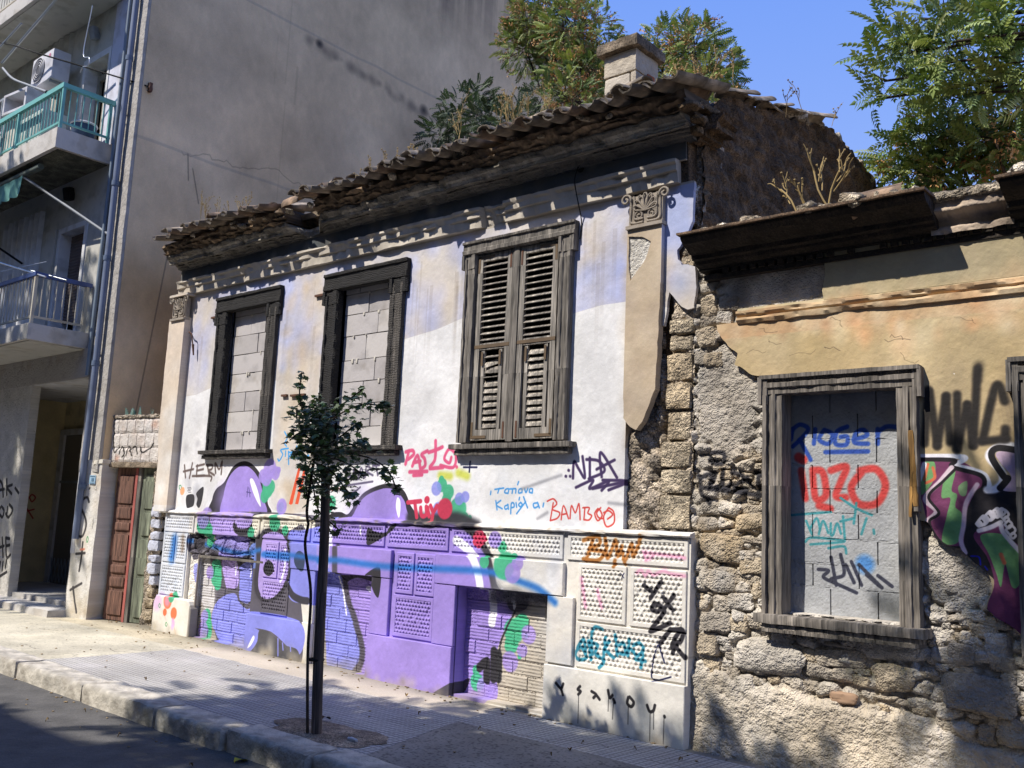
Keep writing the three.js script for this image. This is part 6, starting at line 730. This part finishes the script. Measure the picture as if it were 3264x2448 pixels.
{
  // things hung on and kept on the balconies
  const ac = (x, y, z, label, turn) => { const t = thing('air_conditioner', label, 'air conditioner', [x, y, z], turn); part('housing', wornAt(-0.38, 0.38, 0, 0.5, -0.14, 0.14, 1, 0.002, 0.02, [8, 6, 4]), mat0('acWhite', 0xc8c8ce, 0.5), t); part('fan_grille', place(new THREE.CylinderGeometry(0.2, 0.2, 0.02, 28), -0.1, 0.25, 0.142, Math.PI / 2), mat0('acDark', 0x4a4c55), t); const ring = []; for (const r of [0.08, 0.12, 0.16, 0.2]) ring.push(place(new THREE.TorusGeometry(r, 0.006, 5, 26), -0.1, 0.25, 0.156)); part('grille_rings', ring.map((g) => boxUV(g)), mat0('acWhite', 0xc8c8ce, 0.5), t); part('emblem', place(new THREE.CylinderGeometry(0.035, 0.035, 0.006, 18), 0.26, 0.4, 0.143, Math.PI / 2), mat0('acPink', 0xc07a94), t); part('bracket', [boxAt(-0.32, -0.28, -0.03, 0, -0.45, 0.12), boxAt(0.28, 0.32, -0.03, 0, -0.45, 0.12)], M.greyPaint, t); return t; };
  ac(-15.05, 8.2, 0.62, 'white air conditioner high on the wall above the turquoise railing', 0.0); 
  const t2 = thing('storage_box', 'white box with a dark open front on the second floor balcony', 'box', [-15.35, 7.72, 0.8], 0.1); part('box', slab(rect(-0.35, 0.35, 0, 0.34), -0.2, 0.2, [rect(-0.3, 0.3, 0.04, 0.3)]), mat0('acWhite', 0xc8c8ce), t2); part('box_back', boxAt(-0.3, 0.3, 0.04, 0.3, -0.2, -0.1), mat0('boxDark', 0x34364a), t2); part('leg', [boxAt(-0.33, -0.29, -0.78, 0, -0.15, -0.11), boxAt(0.29, 0.33, -0.78, 0, -0.15, -0.11)], M.greyPaint, t2);
  const cab = thing('balcony_cabinet', 'pale low cabinet behind the bars of the turquoise balcony', 'cabinet', [-14.75, 6.93, 0.75]); part('body', wornAt(-0.55, 0.4, 0, 0.62, -0.18, 0.18, 2, 0.003, 0.01), mat0('cabinet', 0xaeb8b4), cab); part('door', boxAt(-0.52, -0.08, 0.04, 0.58, 0.182, 0.192), mat0('cabinet', 0xaeb8b4), cab); part('door', boxAt(-0.06, 0.37, 0.04, 0.58, 0.182, 0.192), mat0('cabinet', 0xaeb8b4), cab);
  const tub = thing('plant_tub', 'blue tub with a pale rim at the end of the turquoise balcony', 'tub', [-13.62, 6.93, 0.62]); part('tub', new THREE.LatheGeometry([[0.001, 0], [0.14, 0], [0.18, 0.26], [0.165, 0.26], [0.13, 0.03], [0.001, 0.03]].map((p) => new THREE.Vector2(...p)), 20), mat0('tubBlue', 0x3f5270), tub); part('rim', place(new THREE.TorusGeometry(0.175, 0.018, 6, 20), 0, 0.26, 0, Math.PI / 2), mat0('acWhite', 0xc8c8ce), tub);
  const rack = thing('metal_rack', 'grey metal frame standing behind the turquoise railing', 'rack', [-16.05, 6.93, 0.9]); part('frame', [boxAt(-0.2, -0.16, 0, 1.25, -0.02, 0.02), boxAt(0.16, 0.2, 0, 1.25, -0.02, 0.02), boxAt(-0.16, 0.16, 1.2, 1.24, -0.02, 0.02), boxAt(-0.16, 0.16, 0.6, 0.64, -0.02, 0.02), boxAt(-0.02, 0.01, 0.64, 1.2, -0.02, 0.02)], M.greyPaint, rack);
  const pole = (a, b, r, label, m = M.steel) => solo('awning_arm', boxUV(rod(a, b, r)), m, label, 'awning arm');
  pole(zC(-30, 535, 1.2), zC(228, 248, 1.2), 0.018, 'short bright metal awning arm under the third floor balcony'); pole(zC(25, 665, 1.15), zC(610, -20, 1.15), 0.02, 'long bright metal awning arm crossing under the third floor balcony');
  solo('awning_arm', tube([zC(30, 720, 1.1), zC(125, 825, 1.1), zC(300, 900, 1.1), zC(490, 970, 1.1)], 0.02), M.greyPaint, 'bent grey awning arm resting on the turquoise handrail', 'awning arm');
  const aw = thing('rolled_awning', 'rolled green awning with a scalloped edge under the second floor balcony', 'awning', [0, 0, 0]); part('roll', boxUV(rod(V(-21, 6.52, 1.0), V(-14.0, 6.52, 1.0), 0.05)), mat0('awnTube', 0x59645f), aw); const sc = []; for (let i = 0; i < 22; i++) { const x = -20.9 + i * 0.3; sc.push(...[[x, 6.46], [x + 0.3, 6.46]]); }
  part('valance', grid(160, 6, (u, v) => { const x = lerp(-21, -14.55, u); return [x, 6.5 - v * (0.26 + 0.05 * Math.abs(Math.sin(x * 10.5))), 1.03 + 0.03 * Math.sin(x * 21) * v]; }), mat(texPlain, { color: 0x5f938c, side: THREE.DoubleSide }), aw); pole(V(-14.6, 6.5, 1.02), V(-13.05, 5.5, 0.34), 0.022, 'grey stay slanting from the rolled awning down to the wall', M.greyPaint); pole(zB(-30, 120, 0.8), zB(235, 300, 0.5), 0.018, 'dark stay slanting across the corrugated panel', M.dark);
  solo('overhead_cable', tube([V(-24, 11.4, 1.6), zC(20, 455, 1.2), zC(420, 570, 1.1), zC(900, 710, 0.7), V(CX + 0.04, 7.66, 0.25)], 0.012, 5, 40), M.dark, 'thin black cable slung across the balconies to the corner', 'cable'); part('anchor', boxUV(place(worn(0.06, 0.14, 0.05, 3, 0.01, 0.01), CX + 0.03, 7.66, 0.2)), M.rust, scene.getObjectByName('overhead_cable'));
  solo('antenna_wire', boxUV(tube([zC(978, 60, 0.9), zC(885, 590, 0.9), zC(945, 615, 0.9), zC(935, 690, 0.9), zC(870, 715, 0.9), zC(848, 770, 0.9)], 0.008, 5, 60)), M.steel, 'bent thin metal hook rod hanging under the third floor balcony', 'rod'); solo('drying_rack', [rod(zB(-60, 270, 1.1), zB(480, 440, 1.1), 0.014), rod(zB(-20, 390, 1.05), zB(490, 280, 1.05), 0.006), rod(zB(330, 375, 1.1), zB(700, 475, 0.8), 0.012)].map((g) => boxUV(g)), M.steel, 'metal clothes rod lying along the blue handrail', 'drying rack');
}

// ---------------------------------------------------------------- trees, sapling and weeds
function leafletGeo(n, L, w) { // a feathered leaf along +y that droops towards -z
  const pos = [], idx = [], q = (t) => [0, L * t * (1 - 0.12 * t), -0.28 * L * t * t];
  const leaflet = (b, dx, dy, dz, len) => { const d = V(dx, dy, dz).normalize(), s = V(-dy, dx, 0).normalize().multiplyScalar(w), i = pos.length / 3, P0 = V(...b), p = (t, o, z) => { const v = P0.clone().addScaledVector(d, len * t).addScaledVector(s, o); v.z += z; pos.push(v.x, v.y, v.z); }; p(0, 0, 0); p(0.35, 1, 0.004); p(0.4, 0, -0.006); p(0.35, -1, 0.004); p(1, 0, -0.02 * len / 0.1); idx.push(i, i + 2, i + 1, i, i + 3, i + 2, i + 1, i + 2, i + 4, i + 2, i + 3, i + 4); };
  for (let i = 0; i < n; i++) { const t = 0.2 + 0.75 * i / (n - 1), l = L * 0.27 * (1 - 0.5 * Math.abs(t - 0.5)); for (const s of [-1, 1]) leaflet(q(t + 0.02 * s), s * 0.9, 0.45, -0.25, l); } leaflet(q(1), 0, 1, -0.5, L * 0.22);
  for (const s of [-1, 1]) { const i = pos.length / 3; for (let k = 0; k <= 3; k++) { const [x, y, z] = q(k / 3); pos.push(x - 0.003, y, z, x + 0.003, y, z); if (k) idx.push(i + 2 * k - 2, i + 2 * k - 1, i + 2 * k, i + 2 * k - 1, i + 2 * k + 1, i + 2 * k); } break; }
  const g = new THREE.BufferGeometry(); g.setAttribute('position', new THREE.Float32BufferAttribute(pos, 3)); g.setIndex(idx); const f = g.toNonIndexed(); f.computeVertexNormals(); return f;
}
function instances(name, geo, m, list, parent, cols) { const im = shade(new THREE.InstancedMesh(geo, m, list.length)); im.name = name; im.userData.kind = 'stuff'; const c = new THREE.Color(); list.forEach((x, i) => { im.setMatrixAt(i, x.m); const k = x.c ?? pick(cols), v = rr(0.75, 1.3); c.setRGB(k[0] * v, k[1] * v, k[2] * v); im.setColorAt(i, c); }); parent.add(im); return im; }
const rv = () => { let v; do v = V(rr(-1, 1), rr(-1, 1), rr(-1, 1)); while (v.lengthSq() > 1 || v.lengthSq() < 0.01); return v; };
const leafG = [leafletGeo(6, 0.4, 0.027), leafletGeo(7, 0.48, 0.029), leafletGeo(5, 0.32, 0.025)];
const seedG = (() => { const a = []; for (let i = 0; i < 26; i++) { const v = rv().multiplyScalar(0.075); const s = new THREE.PlaneGeometry(0.034, 0.012); place(s, v.x, v.y * 1.3, v.z, rr(0, 3), rr(0, 3), rr(0, 3)); a.push(s); } return merge(a); })();
const GREENS = [[0.2, 0.27, 0.04], [0.13, 0.21, 0.035], [0.25, 0.31, 0.05], [0.1, 0.17, 0.03], [0.3, 0.34, 0.08]];
function tree(name, label, base, clumps, per, o = {}) {
  const t = thing(name, label, o.cat ?? 'tree', base, 0, o.group), hub = V(...(o.hub ?? [0, 1.5, 0])), w = (o.trunk ?? 0.07), br = [boxUV(new THREE.TubeGeometry(new THREE.CatmullRomCurve3([V(0, -0.1, 0), V(rr(-0.1, 0.1), hub.y * 0.5, rr(-0.1, 0.1)), hub]), 8, w, 8))], leaves = [], seeds = [], g = [[], [], []];
  for (const [c, r] of clumps) {
    const cc = c.clone().sub(V(...base)), mid = hub.clone().lerp(cc, 0.55).add(V(rr(-0.15, 0.15), rr(-0.3, 0.05), rr(-0.15, 0.15))); br.push(boxUV(new THREE.TubeGeometry(new THREE.CatmullRomCurve3([hub, mid, cc]), 8, w * 0.2, 6)));
    const n = Math.round(per * r * r * 26);
    for (let i = 0; i < n; i++) { const v = rv(); v.setLength(Math.pow(v.length(), 0.6)); const p = cc.clone().add(v.clone().multiply(V(r, r * 0.8, r))), out = v.clone().normalize().multiplyScalar(0.8).add(V(rr(-0.6, 0.6), rr(-0.1, 0.55), rr(-0.6, 0.6))).normalize(), q = new THREE.Quaternion().setFromUnitVectors(V(0, 1, 0), out).multiply(new THREE.Quaternion().setFromAxisAngle(V(0, 1, 0), rr(0, 6.28))); // leaf blades turn their face upwards
      const up = V(0, 0, 1).applyQuaternion(q); if (up.y < 0) q.multiply(new THREE.Quaternion().setFromAxisAngle(V(0, 1, 0), Math.PI)); const s = rr(0.6, 1.1) * (o.size ?? 1); g[i % 3].push({ m: new THREE.Matrix4().compose(p, q, V(s, s, s)) }); if (i % 9 === 0) br.push(boxUV(rod(cc.clone().lerp(p, 0.2), p, w * 0.1, w * 0.05, 4)));
      if (o.seeds && rnd() < o.seeds) seeds.push({ m: new THREE.Matrix4().compose(p.clone().add(v.clone().multiplyScalar(0.1)), q, V(1, 1, 1).multiplyScalar(rr(0.8, 1.5))) }); }
  }
  part('trunk', br, M.bark, t); g.forEach((l, i) => instances('crown', leafG[i], M.leaf, l, t, o.cols ?? GREENS)); if (seeds.length) instances('seed_clusters', seedG, M.seed, seeds, t, [[0.42, 0.23, 0.09], [0.46, 0.28, 0.13], [0.34, 0.16, 0.06], [0.38, 0.27, 0.14]]);
  return t;
}
M.leaf = leafMat(0xffffff, 0.35); M.seed = mat(null, { color: 0xffffff, side: THREE.DoubleSide });
const clump = (z, str, k = 1) => str.split('|').map((q) => { const [x, y, r, dz = 0] = q.split(',').map(Number), c = full(x, y, z + dz), e = full(x + r, y, z + dz); return [c, c.distanceTo(e) * k]; });
tree('roof_tree', 'leafy tree with reddish seed clusters rising behind the chimney on its left', [-8.2, 0, -5], clump(-5, '1180,40,60|1245,70,62,.4|1135,105,42|1290,115,46|1200,120,40,-.3|1245,170,50,.5|1235,215,46,.8|1270,150,40|1150,60,36|1215,20,40'), 36, { size: 0.52, hub: [0, 6.2, 0], trunk: 0.09, seeds: 0.16 });
tree('roof_tree', 'rounded leafy tree with reddish seed clusters just right of the chimney', [-6.4, 0, -5], clump(-5, '1450,95,46|1500,105,52,.3|1540,150,48|1480,150,50|1555,185,30|1430,150,34|1520,180,40,.5'), 46, { size: 0.52, hub: [0, 6, 0], trunk: 0.08, seeds: 0.15 });
tree('roof_shrub', 'dark green shrub in the shade against the blank wall, above the tiles', [-10.8, 4.6, -4], clump(-4, '950,290,26|1010,240,40|1060,265,36|985,280,28|1035,210,22|1110,265,34,.3|1175,205,26|1080,290,34|935,295,14'), 34, { hub: [0, 0.6, 0], trunk: 0.04, size: 0.55, cat: 'shrub', cols: [[0.04, 0.075, 0.02], [0.05, 0.09, 0.025], [0.035, 0.06, 0.02]] });
tree('street_tree', 'tall tree with feathered leaves hanging in from the upper right corner', [-0.6, 0, -3.4], clump(-3.2, '1925,120,44|1945,95,40|1985,40,62|2040,20,60|2060,90,70,.3|2000,140,60|2090,150,66|2130,60,70,-.3|2180,120,60|2050,205,46|2190,30,60|2150,190,50|1910,175,34|1960,205,40|1890,215,24|2210,200,50|2230,90,60'), 15, { hub: [0.7, 6.3, 0.2], trunk: 0.07, size: 0.9 });
tree('street_tree', 'broad lower tree with brown seed clusters behind the low roof on the right', [-2.2, 0, -4.2], clump(-4, '1985,320,52|2050,295,54|2110,270,54|2180,265,60|1950,370,44|2030,365,60|2110,340,60|2190,340,60|1895,395,26|1960,300,40|2150,300,50,.4|1985,400,46|2080,400,50|2230,300,60|1925,330,28'), 26, { size: 0.8, hub: [0.3, 4.2, 0], trunk: 0.09, seeds: 0.25 });
// sapling on the pavement, tied to a stake
{
  const z0 = 1.95, b = [-5.58, gy(-5.58), z0];
  const st = thing('tree_stake', 'dark wooden stake standing on the pavement with the sapling tied to it', 'stake', b); const g = new THREE.CylinderGeometry(0.034, 0.04, 2.0, 14, 24); { const p = g.attributes.position; for (let i = 0; i < p.count; i++) { const y = p.getY(i), a = 1 + 0.1 * (fbm(p.getX(i) * 30, y * 3, 1, 3) - 0.5); p.setX(i, p.getX(i) * a - 0.13 * (y + 1) * 0.5 * 2 / 2 + 0.012 * Math.sin(y * 3)); p.setZ(i, p.getZ(i) * a); } g.computeVertexNormals(); } part('post', boxUV(place(g, 0, 0.9, 0)), M.stake, st); part('tie', place(new THREE.TorusGeometry(0.05, 0.01, 6, 18), -0.075, 0.52, 0, Math.PI / 2), M.dark, st);
  const t = thing('sapling', 'young street sapling with dark toothed leaves beside its stake in front of the wall', 'tree', b), L = (x, y, z) => zT(x, y, z0 + z).sub(V(...b));
  const stem = [V(-0.05, 0, 0.05), V(-0.075, 0.3, 0.06), V(-0.105, 0.6, 0.06), V(-0.135, 1.0, 0.05), zS(748, 520, z0 + 0.05).sub(V(...b)), zS(765, 420, z0 + 0.05).sub(V(...b)), L(215, 1500, 0.05), L(280, 1000, 0)];
  const wood = [tube(stem, 0.011, 7, 40)], spots = [];
  const paths = [[[280, 1000], [265, 860], [230, 740], [175, 560], [150, 400], [172, 240]], [[270, 900], [330, 700], [470, 570], [600, 470], [705, 390]], [[280, 900], [380, 720], [520, 600], [700, 525], [850, 530], [945, 545]], [[300, 980], [400, 880], [520, 800], [620, 720], [695, 675]], [[300, 1000], [450, 930], [560, 885], [660, 870], [745, 850]], [[300, 1020], [480, 950], [700, 975], [860, 1040], [960, 1150], [1015, 1320]], [[290, 1040], [390, 1080], [480, 1160], [560, 1270], [635, 1340]], [[300, 1010], [450, 1000], [600, 1060], [710, 1145]], [[280, 900], [220, 810], [140, 780], [65, 840]], [[270, 820], [290, 680], [300, 480]], [[270, 1150], [340, 1270], [380, 1370], [420, 1430]], [[260, 1200], [330, 1480], [420, 1560], [500, 1630]], [[265, 1000], [210, 1150], [215, 1330]], [[270, 760], [340, 600], [320, 420]], [[275, 950], [180, 930], [125, 960]], [[290, 900], [360, 780], [430, 640]], [[300, 1050], [380, 1180], [390, 1290]], [[210, 760], [130, 660], [125, 560]]];
  for (const pth of paths) { const dz = rr(-0.28, 0.28), pts = pth.map(([x, y], i) => L(x, y, dz * i / pth.length)), c = new THREE.CatmullRomCurve3(pts), len = c.getLength(); wood.push(boxUV(new THREE.TubeGeometry(c, 14, 0.006, 5))); const n = Math.round(len * 92) + 12; for (let i = 0; i < n; i++) { const u = 0.08 + 0.92 * (i + rnd()) / n, p = c.getPoint(Math.min(u, 1)), k = Math.pow(1 - u, 0.7) * 0.09 + 0.035; spots.push(p.clone().add(rv().multiplyScalar(k))); } }
  for (let i = 0; i < 190; i++) { const y = rr(560, 1290), w = 85 + 60 * Math.sin((y - 600) / 220); spots.push(L(275 + rr(-1, 1) * w, y, rr(-0.18, 0.18))); }
  for (let i = 0; i < 60; i++) { const y = rr(480, 800); spots.push(L(275 + rr(-1, 1) * 90, y, rr(-0.14, 0.14))); }
  const s = new THREE.Shape([[0, 0], [0.2, 0.12], [0.42, 0.1], [0.32, 0.3], [0.46, 0.5], [0.24, 0.5], [0.2, 0.74], [0.1, 0.7], [0, 1], [-0.1, 0.7], [-0.2, 0.74], [-0.24, 0.5], [-0.46, 0.5], [-0.32, 0.3], [-0.42, 0.1], [-0.2, 0.12]].map((p) => new THREE.Vector2(...p))), lg = new THREE.ShapeGeometry(s); { const p = lg.attributes.position; for (let i = 0; i < p.count; i++) p.setZ(i, -0.35 * Math.abs(p.getX(i)) - 0.2 * p.getY(i) ** 2); lg.computeVertexNormals(); }
  part('trunk', wood, M.bark, t);
  instances('crown', lg, M.leaf, spots.map((p) => { const q = new THREE.Quaternion().setFromEuler(new THREE.Euler(rr(-2.6, -1.0), rr(-3.14, 3.14), rr(-0.7, 0.7), 'YXZ')), k = rr(0.045, 0.08); return { m: new THREE.Matrix4().compose(p, q, V(k, k, k)) }; }), t, [[0.05, 0.09, 0.035], [0.06, 0.11, 0.035], [0.045, 0.075, 0.035], [0.09, 0.17, 0.035]]);
}
function weed(label, x, y, z, h, n, spread, m = M.straw, r = 0.005) {
  const t = thing('dry_weed', label, 'weed', [x, y, z], 0), g = [], tips = [];
  const grow = (a, d, len, rad, lv) => { const b = a.clone().addScaledVector(d, len * 0.5).add(rv().multiplyScalar(len * 0.08)), c = a.clone().addScaledVector(d, len).add(rv().multiplyScalar(len * 0.14)); g.push(tube([a, b, c], rad, 5, 4)); if (lv > 0) { const k = lv > 1 ? 3 : 4; for (let i = 0; i < k; i++) grow(a.clone().lerp(c, 0.35 + 0.65 * (i + 0.5) / k), d.clone().add(rv().multiplyScalar(0.75)).add(V(0, 0.15, 0)).normalize(), len * rr(0.35, 0.6), rad * 0.7, lv - 1); } else tips.push(c); };
  for (let i = 0; i < n; i++) grow(V(rr(-1, 1) * spread * 0.3, 0, rr(-0.05, 0.05)), V(rr(-1, 1) * spread, 1, rr(-0.3, 0.3)).normalize(), h * rr(0.5, 0.75), r, 2);
  part('stems', g, m, t); part('seed_heads', tips.filter((_, i) => i % 2 === 0).map((p) => boxUV(place(new THREE.IcosahedronGeometry(0.009, 0), p.x, p.y, p.z))), m, t).userData.kind = 'stuff'; return t;
}
const wp = (x, y, z) => full(x, y, z);
for (const [px, py, z, h, n, s, label, m] of [[455, 480, 0.25, 0.42, 4, 0.7, 'bushy dry straw weed on the tiles at the left end of the roof'], [515, 470, 0.2, 0.36, 4, 0.6, 'second dry bushy weed at the left end, beside the white lump'], [780, 395, 0.15, 0.32, 2, 0.6, 'thin dry weed on the tiles above the middle window'], [835, 372, 0.15, 0.38, 2, 0.5, 'thin tall dry weed rising from the eave left of the roof middle'], [995, 310, 0.1, 0.5, 2, 0.35, 'dry weed standing before the dark shrub'], [1085, 285, 0, 0.45, 4, 0.5, 'tuft of dry weeds in the roof middle before the shrub'], [1130, 270, 0, 0.45, 4, 0.5, 'dense dry weeds on the tiles right of the dark shrub'], [1165, 262, 0, 0.4, 3, 0.5, 'dry weeds left of the green tree by the chimney'], [1490, 190, -0.1, 0.36, 4, 0.6, 'dry straw tuft on the tiles right of the chimney'], [1525, 195, -0.15, 0.3, 3, 0.9, 'low dry weed at the roof corner'], [900, 345, 0.15, 0.25, 2, 0.5, 'small dry sprig on the eave at the roof middle'], [1735, 455, 0.25, 0.45, 4, 0.7, 'large branching dry weed on the ruined house cornice'], [1705, 240, -1.2, 0.3, 2, 0.5, 'faint dry sprig on top of the dark gable'], [1770, 270, -2.2, 0.25, 1, 0.5, 'single dry stalk on the dark gable top']]) { const p = wp(px, py, z); weed(label, p.x, p.y - 0.03, p.z, h, n, s, px === 1705 ? M.weedDark : M.straw, px === 1735 ? 0.007 : 0.003); }
// street trees across the road, outside the picture: their shade falls on the road and pavement
function shadeTree(label, base, list, hubY, n) {
  const t = thing('street_tree', label, 'tree', base), br = [boxUV(new THREE.TubeGeometry(new THREE.CatmullRomCurve3([V(0, -0.2, 0), V(0.1, hubY * 0.5, 0.05), V(0, hubY, 0)]), 10, 0.14, 8))], lv = [];
  for (const [x, y, z, r] of list) { const c = V(x - base[0], y - base[1], z - base[2]); br.push(tube([V(0, hubY, 0), V(c.x * 0.5, lerp(hubY, c.y, 0.4), c.z * 0.5), c], 0.05, 6)); for (let i = 0; i < n * r * r; i++) { const v = rv(), p = c.clone().add(v.clone().multiply(V(r, r * 0.62, r))); const q = new THREE.Quaternion().setFromEuler(new THREE.Euler(rr(-2.2, -0.9), rr(-3.1, 3.1), 0, 'YXZ')), s = rr(0.7, 1.2); lv.push({ m: new THREE.Matrix4().compose(p, q, V(s, s, s)) }); } }
  part('trunk', br, M.bark, t); instances('crown', leafG[1], M.leaf, lv, t, GREENS);
}
shadeTree('street tree on the opposite pavement, left of the viewer', [-9, 0, 9.2], [[-8.4, 6.6, 9.3, 1.4], [-7.6, 6.8, 8.0, 1.6], [-10.8, 6.4, 9.4, 1.5], [-8.6, 7.0, 6.8, 1.2], [-6.6, 7.2, 6.6, 1.2]], 4, 160);
shadeTree('tall street tree on the opposite pavement at the far left', [-18, 0, 8.6], [[-18.4, 9.2, 5.6, 1.3], [-17.0, 9.8, 5.4, 1.3], [-16.2, 8.6, 5.6, 1.0], [-18.6, 11.2, 5.6, 1.4], [-16.9, 11.6, 5.8, 1.2], [-16.4, 10.6, 5.0, 0.8], [-19.6, 10, 6.2, 1.5]], 5, 120);
shadeTree('street tree on the opposite pavement, right of the viewer', [-3.0, 0, 9.4], [[-4.6, 7, 7.4, 1.7], [-5.4, 7.0, 6.1, 1.0], [-3.0, 7.0, 7.0, 1.4], [-6.2, 6.8, 8.6, 1.5], [-3.3, 7.2, 4.7, 0.9], [-1.8, 7.2, 5.6, 1.4], [-4.0, 7.4, 9.2, 1.6], [-7.3, 6.9, 6.9, 0.9], [-6.2, 7.0, 6.2, 0.8], [-5.4, 6.9, 5.6, 0.6], [-7.8, 6.9, 5.95, 0.5], [-6.9, 6.9, 5.8, 0.5], [-6.2, 7, 5.75, 0.5], [-8.4, 6.9, 6.4, 0.6]], 4.4, 190);
{ // houses across the street, unseen; added to cut skylight and shade the road
  const ob = thing('unseen_opposite_building', 'unseen beige apartment row added across the street behind the viewer for shade', 'building', [-12, 0, 12]); const holes = []; for (let f = 0; f < 4; f++) for (let i = 0; i < 18; i++) holes.push(rect(-27 + i * 3.2, -25.8 + i * 3.2, 1 + f * 3, 2.6 + f * 3)); part('wall', slab(rect(-30, 30, -0.5, 12.1), 0, 0.3, holes), mat0('beigeWall', 0xb8a88c), ob); part('wall', boxAt(-30, 30, -0.5, 12.0, 0.5, 10), mat0('beigeWall', 0xb8a88c), ob); part('shutters', boxAt(-29, 29, 0.5, 11.8, 0.28, 0.45), M.woodDark, ob);
}
renderer.render(scene, camera);
